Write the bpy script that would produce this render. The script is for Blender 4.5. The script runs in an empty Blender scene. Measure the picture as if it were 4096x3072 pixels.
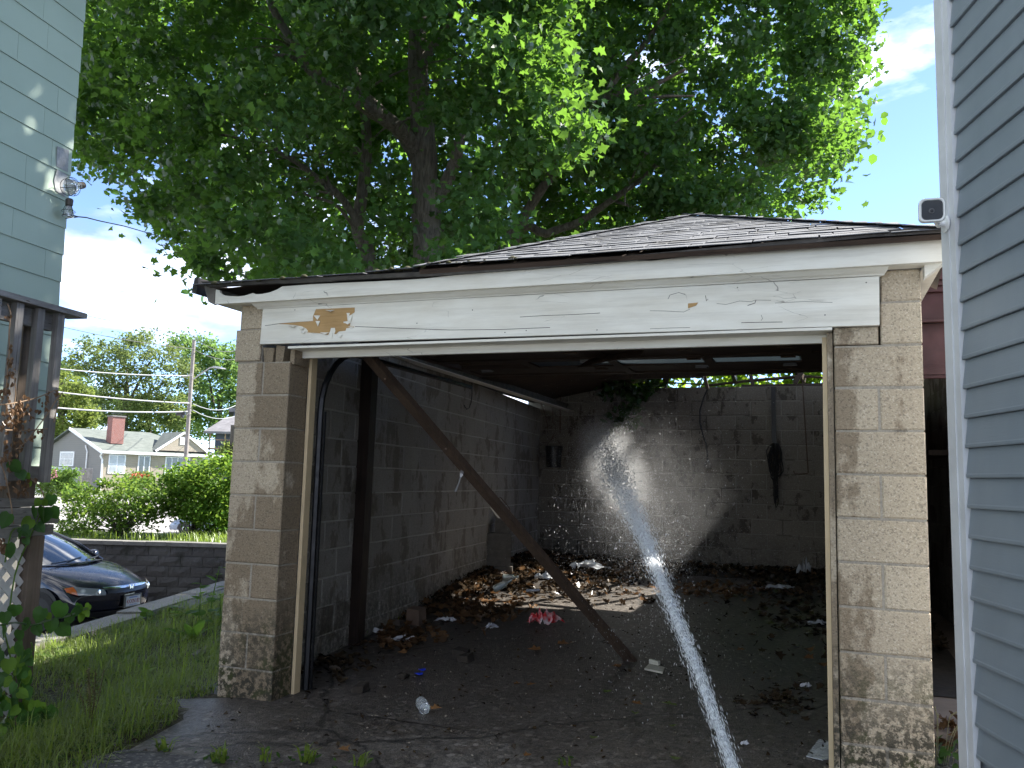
import bpy, math, random
import numpy as np
from mathutils import Vector, Matrix, Euler

rnd = random.Random(7)
rng = np.random.default_rng(11)
rad = math.radians
scene = bpy.context.scene
COL = scene.collection

# ------------------------------------------------------------------ camera, sky, sun, exposure
CAM = np.array([-0.0859, -4.2168, 1.3238])
YAW, PITCH, ROLL, FPX = 0.352046, 0.114636, 0.026736, 3315.95      # focal length for a 4096 px wide frame
_f = np.array([-math.sin(YAW) * math.cos(PITCH), math.cos(YAW) * math.cos(PITCH), math.sin(PITCH)])
_r0 = np.array([math.cos(YAW), math.sin(YAW), 0.0])
_u0 = np.cross(_r0, _f)
CR = _r0 * math.cos(ROLL) + _u0 * math.sin(ROLL)
CU = -_r0 * math.sin(ROLL) + _u0 * math.cos(ROLL)
CF = _f
cam_d = bpy.data.cameras.new('camera')
cam_d.sensor_width = 36.0
cam_d.lens = FPX / 4096 * 36.0
cam_d.clip_start = 0.05
cam_d.clip_end = 4000
cam = bpy.data.objects.new('camera', cam_d)
mw = Matrix.Identity(4)
for i in range(3):
    mw[i][0], mw[i][1], mw[i][2], mw[i][3] = CR[i], CU[i], -CF[i], CAM[i]
cam.matrix_world = mw
COL.objects.link(cam)
scene.camera = cam

SUN_AZ, SUN_EL = 45.0, 43.0            # azimuth to the right of the garage's depth axis (+Y)
sun_dir = Vector((math.sin(rad(SUN_AZ)) * math.cos(rad(SUN_EL)), math.cos(rad(SUN_AZ)) * math.cos(rad(SUN_EL)), math.sin(rad(SUN_EL))))
world = bpy.data.worlds.new('World')
scene.world = world
world.use_nodes = True
wt = world.node_tree
wt.nodes.clear()
def wn(t, **kw):
    n = wt.nodes.new(t)
    for k, v in kw.items():
        setattr(n, k, v)
    return n
w_out = wn('ShaderNodeOutputWorld')
w_bg = wn('ShaderNodeBackground')
w_bg.inputs['Strength'].default_value = 0.055
w_sky = wn('ShaderNodeTexSky', sky_type='NISHITA', sun_disc=False, sun_elevation=rad(SUN_EL), sun_rotation=rad(SUN_AZ),
           altitude=1500.0, air_density=0.5, dust_density=0.08, ozone_density=1.6)
w_tc = wn('ShaderNodeTexCoord')
w_map = wn('ShaderNodeMapping')
w_map.inputs['Scale'].default_value = (1.0, 1.0, 2.6)
w_map.inputs['Location'].default_value = (0.35, 0.2, 0.1)
w_noise = wn('ShaderNodeTexNoise')
w_noise.inputs['Scale'].default_value = 3.4
w_noise.inputs['Detail'].default_value = 9.0
w_noise.inputs['Roughness'].default_value = 0.56
w_noise.inputs['Distortion'].default_value = 0.25
# the cumulus bank stands low towards the street (left), thinning to wisps overhead and to the right
w_dot = wn('ShaderNodeVectorMath', operation='DOT_PRODUCT')
bank = -(CF * math.cos(rad(55)) + CR * math.sin(rad(55)))
w_dot.inputs[1].default_value = (bank[0], bank[1], -0.25)
w_mr = wn('ShaderNodeMapRange')
for k, v in (('From Min', -0.95), ('From Max', 0.2), ('To Min', -0.10), ('To Max', 0.08)):
    w_mr.inputs[k].default_value = v
w_add = wn('ShaderNodeMath', operation='ADD')
w_ramp = wn('ShaderNodeValToRGB')
w_ramp.color_ramp.elements[0].position = 0.47
w_ramp.color_ramp.elements[0].color = (0, 0, 0, 1)
w_ramp.color_ramp.elements[1].position = 0.66
w_ramp.color_ramp.elements[1].color = (1, 1, 1, 1)
w_n2 = wn('ShaderNodeTexNoise')
w_n2.inputs['Scale'].default_value = 7.0
w_n2.inputs['Detail'].default_value = 6.0
w_cr = wn('ShaderNodeValToRGB')
w_cr.color_ramp.elements[0].position = 0.40
w_cr.color_ramp.elements[0].color = (1.1, 1.3, 1.75, 1)
w_cr.color_ramp.elements[1].position = 0.72
w_cr.color_ramp.elements[1].color = (9.5, 9.5, 9.5, 1)
w_mix = wn('ShaderNodeMix', data_type='RGBA')
L = wt.links.new
L(w_tc.outputs['Generated'], w_map.inputs['Vector'])
L(w_map.outputs['Vector'], w_noise.inputs['Vector'])
L(w_map.outputs['Vector'], w_n2.inputs['Vector'])
L(w_tc.outputs['Generated'], w_dot.inputs[0])
L(w_dot.outputs['Value'], w_mr.inputs['Value'])
L(w_noise.outputs['Fac'], w_add.inputs[0])
L(w_mr.outputs['Result'], w_add.inputs[1])
L(w_add.outputs[0], w_ramp.inputs['Fac'])
L(w_n2.outputs['Fac'], w_cr.inputs['Fac'])
L(w_ramp.outputs['Color'], w_mix.inputs['Factor'])
L(w_sky.outputs['Color'], w_mix.inputs['A'])
L(w_cr.outputs['Color'], w_mix.inputs['B'])
L(w_mix.outputs['Result'], w_bg.inputs['Color'])
L(w_bg.outputs['Background'], w_out.inputs['Surface'])

sun_d = bpy.data.lights.new('sun', 'SUN')
sun_d.energy = 2.0
sun_d.angle = rad(0.53)
sun_d.color = (1.0, 0.95, 0.86)
sun = bpy.data.objects.new('sun', sun_d)
sun.rotation_euler = (-sun_dir).to_track_quat('-Z', 'Y').to_euler()
sun.location = (10, 10, 30)
COL.objects.link(sun)

scene.view_settings.view_transform = 'Standard'
scene.view_settings.look = 'None'
scene.view_settings.exposure = 3.3
scene.view_settings.gamma = 1.0
scene.view_settings.use_curve_mapping = False
scene.cycles.use_denoising = True
scene.cycles.max_bounces = 9
scene.cycles.diffuse_bounces = 5
scene.cycles.glossy_bounces = 3
scene.cycles.transmission_bounces = 6
scene.cycles.transparent_max_bounces = 24
scene.cycles.sample_clamp_indirect = 6.0
scene.cycles.volume_bounces = 1

# ------------------------------------------------------------------ photograph geometry helpers (pixel of the 4096x3072 photo -> point on a real plane)
def ray(x, y):
    return CF + CR * ((x - 2048) / FPX) - CU * ((y - 1536) / FPX)
def onY(x, y, Y):
    d = ray(x, y); return CAM + d * ((Y - CAM[1]) / d[1])
def onX(x, y, X):
    d = ray(x, y); return CAM + d * ((X - CAM[0]) / d[0])
def onZ(x, y, Z):
    d = ray(x, y); return CAM + d * ((Z - CAM[2]) / d[2])
def at(x, y, t):
    return CAM + ray(x, y) * t
def proj(P):
    d = np.asarray(P, float) - CAM
    z = d @ CF
    return 2048 + FPX * (d @ CR) / z, 1536 - FPX * (d @ CU) / z, z
def g(x, y):                     # pixel of the 2212 px wide view
    return x * 1.8517, y * 1.8517

# ------------------------------------------------------------------ objects
ORG = {}
def V3(p):
    return (float(p[0]), float(p[1]), float(p[2]))
def thing(name, label, cat, loc, group=None):
    o = bpy.data.objects.new(name, None)
    o.empty_display_size = 0.1
    o.location = V3(loc)
    COL.objects.link(o)
    ORG[o.name] = np.array(V3(loc))
    return tag(o, label, cat, group)
def tag(o, label=None, cat=None, group=None, kind=None):
    if label: o['label'] = label
    if cat: o['category'] = cat
    if group: o['group'] = group
    if kind: o['kind'] = kind
    return o
class MB:
    """collects faces in world coordinates and links them as one mesh"""
    def __init__(s):
        s.v = []; s.f = []; s.m = []
    def add(s, verts, faces, mi=0):
        b = len(s.v)
        s.v += [V3(p) for p in verts]
        s.f += [tuple(b + i for i in q) for q in faces]
        s.m += [mi] * len(faces)
        return s
    def hexa(s, p, mi=0):          # 8 corners: bottom ring then top ring
        return s.add(p, [(3, 2, 1, 0), (4, 5, 6, 7), (0, 1, 5, 4), (1, 2, 6, 5), (2, 3, 7, 6), (3, 0, 4, 7)], mi)
    def box(s, x0, x1, y0, y1, z0, z1, mi=0):
        return s.hexa([(x0, y0, z0), (x1, y0, z0), (x1, y1, z0), (x0, y1, z0), (x0, y0, z1), (x1, y0, z1), (x1, y1, z1), (x0, y1, z1)], mi)
    def bar(s, a, b, w, h, up=(0, 0, 1), mi=0, w2=None, h2=None):   # a rectangular bar from a to b
        a, b = np.array(a, float), np.array(b, float)
        d = b - a; d /= np.linalg.norm(d)
        sd = np.cross(d, np.array(up, float)); sd /= np.linalg.norm(sd)
        uu = np.cross(sd, d)
        w2 = w if w2 is None else w2; h2 = h if h2 is None else h2
        q = []
        for c, ww, hh in ((a, w, h), (b, w2, h2)):
            q += [c - sd * ww / 2 - uu * hh / 2, c + sd * ww / 2 - uu * hh / 2, c + sd * ww / 2 + uu * hh / 2, c - sd * ww / 2 + uu * hh / 2]
        return s.add(q, [(3, 2, 1, 0), (4, 5, 6, 7), (0, 1, 5, 4), (1, 2, 6, 5), (2, 3, 7, 6), (3, 0, 4, 7)], mi)
    def tube(s, pts, r, n=8, mi=0, cap=True):
        pts = [np.array(p, float) for p in pts]
        rs = r if hasattr(r, '__len__') else [r] * len(pts)
        b = len(s.v); prev = None
        for i, p in enumerate(pts):
            d = pts[min(i + 1, len(pts) - 1)] - pts[max(i - 1, 0)]
            d = d / (np.linalg.norm(d) + 1e-12)
            if prev is None:
                ref = np.array((0, 0, 1.0)) if abs(d[2]) < 0.9 else np.array((1.0, 0, 0))
                sd = np.cross(d, ref)
            else:
                sd = prev - d * (prev @ d)
            sd /= np.linalg.norm(sd) + 1e-12
            prev = sd
            uu = np.cross(sd, d)
            for k in range(n):
                a = 2 * math.pi * k / n
                s.v.append(V3(p + (sd * math.cos(a) + uu * math.sin(a)) * rs[i]))
        for i in range(len(pts) - 1):
            for k in range(n):
                k2 = (k + 1) % n
                s.f.append((b + i * n + k, b + i * n + k2, b + (i + 1) * n + k2, b + (i + 1) * n + k)); s.m.append(mi)
        if cap:
            s.f.append(tuple(b + k for k in range(n))[::-1]); s.m.append(mi)
            s.f.append(tuple(b + (len(pts) - 1) * n + k for k in range(n))); s.m.append(mi)
        return s
    def lathe(s, base, prof, n=16, axis=(0, 0, 1), mi=0):   # prof: (radius, distance along axis)
        ax = np.array(axis, float); ax /= np.linalg.norm(ax)
        ref = np.array((0, 0, 1.0)) if abs(ax[2]) < 0.9 else np.array((1.0, 0, 0))
        a1 = np.cross(ax, ref); a1 /= np.linalg.norm(a1); a2 = np.cross(ax, a1)
        b = len(s.v); base = np.array(base, float)
        for r, h in prof:
            for k in range(n):
                t = 2 * math.pi * k / n
                s.v.append(V3(base + ax * h + (a1 * math.cos(t) + a2 * math.sin(t)) * r))
        for i in range(len(prof) - 1):
            for k in range(n):
                k2 = (k + 1) % n
                s.f.append((b + i * n + k, b + i * n + k2, b + (i + 1) * n + k2, b + (i + 1) * n + k)); s.m.append(mi)
        s.f.append(tuple(b + k for k in range(n))[::-1]); s.m.append(mi)
        s.f.append(tuple(b + (len(prof) - 1) * n + k for k in range(n))); s.m.append(mi)
        return s
    def slab(s, poly, vec, mi=0):   # a flat outline given a thickness
        n = len(poly); poly = [np.array(p, float) for p in poly]; vec = np.array(vec, float)
        q = poly + [p + vec for p in poly]
        fs = [tuple(range(n))[::-1], tuple(range(n, 2 * n))] + [(i, (i + 1) % n, n + (i + 1) % n, n + i) for i in range(n)]
        return s.add(q, fs, mi)
    def build(s, name, mat, parent=None, smooth=False, org=None):
        if org is None:
            org = ORG[parent.name] if parent is not None else np.zeros(3)
        me = bpy.data.meshes.new(name)
        vv = np.array(s.v) - np.array(org)
        me.from_pydata(vv.tolist(), [], s.f)
        for mm in (mat if isinstance(mat, (list, tuple)) else [mat]):
            me.materials.append(mm)
        if isinstance(mat, (list, tuple)) and len(mat) > 1:
            me.polygons.foreach_set('material_index', s.m)
        if smooth:
            me.polygons.foreach_set('use_smooth', [True] * len(me.polygons))
        o = bpy.data.objects.new(name, me)
        COL.objects.link(o)
        ORG[o.name] = np.array(org, float)
        if parent is not None:
            o.parent = parent
        else:
            o.location = V3(org)
        return o
def raw_mesh(name, verts, counts_or_n, idx, mat, parent=None, org=None, smooth=False, col=None):
    """big numpy meshes: verts (N,3) world, faces all of n corners, idx (F,n)"""
    if org is None:
        org = ORG[parent.name] if parent is not None else np.zeros(3)
    me = bpy.data.meshes.new(name)
    nf, n = idx.shape
    me.vertices.add(len(verts)); me.loops.add(nf * n); me.polygons.add(nf)
    me.vertices.foreach_set('co', (np.asarray(verts) - org).astype(np.float32).ravel())
    me.loops.foreach_set('vertex_index', idx.astype(np.int32).ravel())
    me.polygons.foreach_set('loop_start', np.arange(0, nf * n, n, dtype=np.int32))
    me.polygons.foreach_set('loop_total', np.full(nf, n, dtype=np.int32))
    if smooth:
        me.polygons.foreach_set('use_smooth', np.ones(nf, dtype=bool))
    me.update(calc_edges=True)
    me.materials.append(mat)
    o = bpy.data.objects.new(name, me)
    COL.objects.link(o)
    ORG[o.name] = np.array(org, float)
    if parent is not None:
        o.parent = parent
    else:
        o.location = V3(org)
    return o
def inst(name, mesh, parent, loc, rot=(0, 0, 0), scale=(1, 1, 1)):
    """one more object on a shared mesh; loc in world coordinates"""
    o = bpy.data.objects.new(name, mesh)
    COL.objects.link(o)
    if parent is not None:
        o.parent = parent
        o.location = V3(np.array(V3(loc)) - ORG[parent.name])
    else:
        o.location = V3(loc)
    o.rotation_euler = rot
    o.scale = scale
    ORG[o.name] = np.array(V3(loc))
    return o

# ------------------------------------------------------------------ materials
class NT:
    def __init__(s, name):
        s.m = bpy.data.materials.new(name)
        s.m.use_nodes = True
        s.t = s.m.node_tree
        s.t.nodes.clear()
        s.out = s.t.nodes.new('ShaderNodeOutputMaterial')
    def n(s, typ, props=None, **ins):
        nd = s.t.nodes.new('ShaderNode' + typ)
        for k, v in (props or {}).items():
            setattr(nd, k, v)
        for k, v in ins.items():
            key = int(k[1:]) if k[0] == 'i' and k[1:].isdigit() else k.replace('_', ' ')
            sk = nd.inputs[key]
            if isinstance(v, bpy.types.NodeSocket):
                s.t.links.new(v, sk)
            else:
                if isinstance(v, tuple) and len(v) == 3 and sk.type == 'RGBA':
                    v = v + (1.0,)
                sk.default_value = v
        return nd
    def pos(s):
        return s.n('NewGeometry').outputs['Position']
    def objco(s):
        return s.n('TexCoord').outputs['Object']
    def mapped(s, vec, scale=(1, 1, 1), rot=(0, 0, 0)):
        return s.n('Mapping', Vector=vec, Scale=scale, Rotation=rot).outputs[0]
    def noise(s, vec, scale, detail=4.0, rough=0.55, dist=0.0):
        return s.n('TexNoise', Vector=vec, Scale=scale, Detail=detail, Roughness=rough, Distortion=dist).outputs['Fac']
    def voro(s, vec, scale, feat='F1', out='Distance'):
        return s.n('TexVoronoi', {'feature': feat}, Vector=vec, Scale=scale).outputs[out]
    def ramp(s, fac, *stops, interp='LINEAR'):
        nd = s.n('ValToRGB', Fac=fac)
        cr = nd.color_ramp
        cr.interpolation = interp
        while len(cr.elements) < len(stops):
            cr.elements.new(0.5)
        for e, (p, c) in zip(cr.elements, stops):
            e.position = p
            e.color = (c, c, c, 1) if isinstance(c, (int, float)) else tuple(c) + (1,)
        return nd.outputs['Color']
    def mix(s, fac, a, b, blend='MIX'):
        nd = s.n('Mix', {'data_type': 'RGBA', 'blend_type': blend})
        for key, v in (('Factor', fac), ('A', a), ('B', b)):
            sk = [i for i in nd.inputs if i.name == key and (i.type == 'RGBA' or key == 'Factor' and i.type == 'VALUE')][0]
            if isinstance(v, bpy.types.NodeSocket):
                s.t.links.new(v, sk)
            elif key == 'Factor':
                sk.default_value = v
            else:
                sk.default_value = tuple(v) + (1,)
        return [o for o in nd.outputs if o.type == 'RGBA'][0]
    def math(s, op, a, b=0.0, clamp=False):
        return s.n('Math', {'operation': op, 'use_clamp': clamp}, i0=a, i1=b).outputs[0]
    def bump(s, h, strength=0.3, dist=0.01, normal=None):
        nd = s.n('Bump', Height=h, Strength=strength, Distance=dist)
        if normal is not None:
            s.t.links.new(normal, nd.inputs['Normal'])
        return nd.outputs[0]
    def rand(s):
        return s.n('ObjectInfo').outputs['Random']
    def bsdf(s, color, rough=0.7, normal=None, **kw):
        nd = s.n('BsdfPrincipled', Base_Color=color, Roughness=rough, **kw)
        if normal is not None:
            s.t.links.new(normal, nd.inputs['Normal'])
        return nd.outputs[0]
    def done(s, sh):
        s.t.links.new(sh, s.out.inputs['Surface'])
        return s.m

def plain(name, color, rough=0.6, var=0.25, scale=6.0, bump=0.15, bscale=40.0, metal=0.0, spec=0.5, **kw):
    """painted / plastic / metal surfaces with a little dirt and unevenness"""
    t = NT(name)
    p = t.objco()
    nz = t.noise(p, scale, 5)
    dark = tuple(c * (1 - var) for c in color)
    lite = tuple(min(1, c * (1 + var * 0.5)) for c in color)
    col = t.ramp(nz, (0.3, dark), (0.7, lite))
    nr = t.bump(t.noise(p, bscale, 3), bump, 0.004)
    rr = t.ramp(t.noise(p, scale * 2.3, 3), (0.3, max(0.02, rough - 0.1)), (0.7, min(1, rough + 0.1)))
    nd = t.n('BsdfPrincipled', Base_Color=col, Roughness=rr, Metallic=metal, Specular_IOR_Level=spec, Normal=nr, **kw)
    return t.done(nd.outputs[0])

def block_mat(name, cols, wet=0.35, grime=0.0, moss=0.0, speck=1.0, wetcol=0.4, rough=0.9, streak=None, wscale=1.5, rjit=0.10):
    """concrete block: aggregate, damp blotches, mossy foot"""
    t = NT(name)
    p = t.pos()
    r = t.rand()
    big = t.noise(p, 1.3, 5, 0.6)
    base = t.mix(t.ramp(big, (0.32, 0.0), (0.68, 1.0)), cols[0], cols[1])
    base = t.mix(t.math('MULTIPLY', r, 0.55), base, cols[2])
    agg = t.voro(p, 150.0, 'F1', 'Color')
    ag = t.n('SeparateColor', Color=agg).outputs[0]
    base = t.mix(t.ramp(ag, (0.86, 0.0), (0.93, 0.55 * speck)), base, (0.75, 0.68, 0.55))
    base = t.mix(t.ramp(ag, (0.06, 0.75 * speck), (0.2, 0.0)), base, (0.09, 0.08, 0.07))
    fine = t.noise(p, 90.0, 3, 0.7)
    base = t.mix(t.ramp(fine, (0.3, 0.35), (0.6, 0.0)), base, tuple(c * 0.45 for c in cols[0]))
    # damp blotches with sharp drying edges
    wv = t.noise(t.mapped(p, (1.5, 1.5, 0.9)), wscale, 9, 0.68)
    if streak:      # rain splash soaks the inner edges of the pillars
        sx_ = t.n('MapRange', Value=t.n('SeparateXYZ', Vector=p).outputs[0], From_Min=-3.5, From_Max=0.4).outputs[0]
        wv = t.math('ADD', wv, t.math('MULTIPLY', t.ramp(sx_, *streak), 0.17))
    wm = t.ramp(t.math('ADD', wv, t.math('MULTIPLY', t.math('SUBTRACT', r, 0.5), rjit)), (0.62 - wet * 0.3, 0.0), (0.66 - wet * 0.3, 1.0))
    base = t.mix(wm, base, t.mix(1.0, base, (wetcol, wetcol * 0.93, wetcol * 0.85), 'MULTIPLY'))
    if grime or moss:
        z = t.n('SeparateXYZ', Vector=p).outputs[2]
        zz = t.math('ADD', z, t.math('MULTIPLY', t.noise(p, 3.2, 6, 0.65), 0.9))
        mk = t.ramp(t.n('MapRange', Value=zz, From_Min=0.2, From_Max=1.4, To_Min=1.0, To_Max=0.0).outputs[0], (0.25, 0.0), (0.65, 1.0))
        patch = t.ramp(t.noise(p, 26.0, 6, 0.7), (0.43, 0.0), (0.53, 1.0))
        mk2 = t.math('MULTIPLY', mk, patch)
        base = t.mix(t.math('MULTIPLY', mk2, grime), base, (0.025, 0.025, 0.018))
        if moss:
            gm = t.math('MULTIPLY', mk2, t.ramp(t.noise(p, 6.0, 4), (0.5, 0.0), (0.62, 1.0)))
            base = t.mix(t.math('MULTIPLY', gm, moss), base, (0.045, 0.055, 0.012))
    h = t.math('ADD', t.math('MULTIPLY', t.voro(p, 130.0), 0.8), t.noise(p, 260.0, 3))
    nr = t.bump(h, 0.55, 0.005)
    rg = t.ramp(wm, (0.0, rough), (1.0, 0.62))
    return t.done(t.bsdf(base, rg, nr, Specular_IOR_Level=0.35))

def wood_mat(name, c0, c1, axis=2, rough=0.75, grain=60.0, dark=0.4, var=1.0):
    t = NT(name)
    p = t.pos()
    sc = [grain, grain, grain]; sc[axis] = grain * 0.035
    v = t.mapped(p, tuple(sc))
    gr = t.noise(v, 1.0, 6, 0.65, 0.6)
    col = t.mix(t.ramp(gr, (0.3, 0.0), (0.7, 1.0)), c0, c1)
    col = t.mix(t.math('MULTIPLY', t.rand(), 0.3 * var), col, tuple(c * dark for c in c0))
    big = t.noise(p, 5.0, 5)
    col = t.mix(t.ramp(big, (0.4, 0.0), (0.75, 0.6 * var)), col, tuple(c * dark for c in c0))
    sc2 = [grain * 2.2] * 3; sc2[axis] = grain * 0.05
    crk = t.ramp(t.noise(t.mapped(p, tuple(sc2)), 1.0, 3), (0.3, 1.0), (0.36, 0.0))
    col = t.mix(t.math('MULTIPLY', crk, 0.7), col, tuple(c * 0.2 for c in c0))
    nr = t.bump(t.math('SUBTRACT', gr, crk), 0.5, 0.004)
    return t.done(t.bsdf(col, rough, nr, Specular_IOR_Level=0.3))

def leaf_mat(name, c0, c1, trans=(0.2, 0.35, 0.03), tf=0.5, gloss=0.1, rough=0.45):
    t = NT(name)
    p = t.pos()
    nz = t.noise(p, 1.1, 3)
    n2 = t.noise(p, 13.0, 2)
    col = t.mix(t.ramp(nz, (0.3, 0.0), (0.7, 1.0)), c0, c1)
    col = t.mix(t.ramp(n2, (0.35, 0.0), (0.7, 0.6)), col, tuple(c * 0.6 for c in c0))
    d = t.n('BsdfDiffuse', Color=col).outputs[0]
    tr = t.n('BsdfTranslucent', Color=t.mix(t.ramp(n2, (0.3, 0.0), (0.7, 0.5)), trans, tuple(c * 0.7 for c in trans))).outputs[0]
    a = t.n('MixShader', Fac=tf, i1=d, i2=tr).outputs[0]
    gl = t.n('BsdfGlossy', Color=(1, 1, 1), Roughness=rough).outputs[0]
    fr = t.math('MULTIPLY', t.n('LayerWeight', Blend=0.35).outputs['Fresnel'], gloss)
    return t.done(t.n('MixShader', Fac=fr, i1=a, i2=gl).outputs[0])

# ------------------------------------------------------------------ material library
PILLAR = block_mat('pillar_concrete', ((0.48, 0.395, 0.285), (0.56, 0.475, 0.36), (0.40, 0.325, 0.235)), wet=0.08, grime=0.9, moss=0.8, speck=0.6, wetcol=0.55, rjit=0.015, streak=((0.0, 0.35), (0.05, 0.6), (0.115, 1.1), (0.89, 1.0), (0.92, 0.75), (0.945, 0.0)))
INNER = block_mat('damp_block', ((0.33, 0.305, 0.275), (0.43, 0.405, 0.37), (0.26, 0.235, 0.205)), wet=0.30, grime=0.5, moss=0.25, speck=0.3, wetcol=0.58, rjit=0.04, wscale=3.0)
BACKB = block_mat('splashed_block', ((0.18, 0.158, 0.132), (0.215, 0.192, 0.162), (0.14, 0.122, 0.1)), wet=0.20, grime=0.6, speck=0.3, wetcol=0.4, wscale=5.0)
MORTAR = block_mat('mortar', ((0.36, 0.32, 0.26), (0.42, 0.39, 0.33), (0.33, 0.29, 0.24)), wet=0.1, grime=0.6, speck=0.2)
MORTAR_IN = block_mat('old_mortar', ((0.48, 0.45, 0.41), (0.55, 0.52, 0.48), (0.42, 0.39, 0.35)), wet=0.2, grime=0.5, speck=0.1)

def white_paint():
    t = NT('cracked_white_paint')
    p = t.pos()
    st = t.mapped(p, (2.0, 8.0, 9.0))
    base = t.ramp(t.noise(st, 1.6, 6, 0.6), (0.3, (0.70, 0.66, 0.57)), (0.7, (0.84, 0.815, 0.74)))
    dirt = t.ramp(t.noise(t.mapped(p, (0.6, 4.0, 14.0)), 2.0, 7, 0.7), (0.48, 0.0), (0.8, 0.6))
    base = t.mix(dirt, base, (0.45, 0.42, 0.36))
    zone = t.ramp(t.noise(p, 2.6, 5), (0.53, 0.0), (0.60, 1.0))
    crack = t.ramp(t.n('TexVoronoi', {'feature': 'DISTANCE_TO_EDGE'}, Vector=t.n('Mix', {'data_type': 'VECTOR'}, Factor=0.04, i4=t.mapped(p, (0.42, 1, 2.4)), i5=t.n('TexNoise', Vector=p, Scale=9.0).outputs['Color']).outputs[1], Scale=8.0).outputs['Distance'], (0.002, 1.0), (0.007, 0.0))
    ck = t.math('MULTIPLY', crack, zone)
    base = t.mix(t.math('MULTIPLY', ck, 0.8), base, (0.10, 0.085, 0.07))
    nr = t.bump(t.math('SUBTRACT', t.noise(t.mapped(p, (6, 60, 60)), 1.0, 4), ck), 0.25, 0.003)
    return t.done(t.bsdf(base, 0.55, nr))
WHITE = white_paint()
BARE = wood_mat('bare_pine', (0.46, 0.28, 0.115), (0.58, 0.38, 0.18), axis=0, dark=0.6)
JAMB = plain('tan_jamb_paint', (0.62, 0.48, 0.29), 0.55, 0.12, 5, 0.2, 60)
GREYBOARD = plain('weathered_grey_board', (0.16, 0.145, 0.125), 0.8, 0.4, 14, 0.4, 90)
DRIP = plain('rusty_drip_edge', (0.07, 0.062, 0.058), 0.45, 0.6, 9, 0.15, 60, metal=0.4)
DARKWOOD = wood_mat('wet_dark_timber', (0.06, 0.042, 0.034), (0.12, 0.086, 0.064), axis=2, rough=0.45, grain=45)
PROPWOOD = wood_mat('prop_timber', (0.05, 0.034, 0.027), (0.11, 0.075, 0.052), axis=2, rough=0.45, grain=45)
DOORWOOD = wood_mat('old_door_wood', (0.045, 0.028, 0.02), (0.09, 0.056, 0.038), axis=0, rough=0.7, grain=40)
BLACKMETAL = plain('black_steel', (0.022, 0.022, 0.024), 0.4, 0.3, 12, 0.1, 80, metal=0.6)
RUST = plain('rusty_wire', (0.09, 0.055, 0.035), 0.7, 0.4, 30, 0.2, 90, metal=0.3)
BLACKPL = plain('black_plastic', (0.014, 0.014, 0.015), 0.38, 0.3, 10, 0.1, 60)
GALV = plain('galvanised_steel', (0.35, 0.35, 0.36), 0.35, 0.3, 12, 0.1, 80, metal=0.8)

def shingle_mat():
    t = NT('asphalt_shingle')
    p = t.pos(); r = t.rand()
    base = t.mix(r, (0.07, 0.078, 0.1), (0.12, 0.13, 0.155))
    base = t.mix(t.ramp(t.noise(p, 300, 2), (0.4, 0.0), (0.62, 0.6)), base, (0.26, 0.26, 0.27))
    base = t.mix(t.ramp(t.noise(p, 3.5, 6, 0.65), (0.5, 0.0), (0.68, 0.7)), base, (0.05, 0.048, 0.045))
    lich = t.ramp(t.noise(p, 9.0, 7, 0.7), (0.60, 0.0), (0.66, 0.8))
    base = t.mix(t.math('MULTIPLY', lich, 0.5), base, (0.30, 0.30, 0.25))
    return t.done(t.bsdf(base, 0.9, t.bump(t.noise(p, 420, 2), 0.5, 0.003), Specular_IOR_Level=0.3))
SHINGLE = shingle_mat()
def moss_mat():
    t = NT('moss')
    p = t.pos()
    c = t.ramp(t.noise(p, 60, 5), (0.3, (0.03, 0.027, 0.015)), (0.7, (0.08, 0.08, 0.03)))
    return t.done(t.bsdf(c, 0.95, t.bump(t.noise(p, 180, 3), 0.8, 0.01)))
MOSS = moss_mat()

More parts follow.
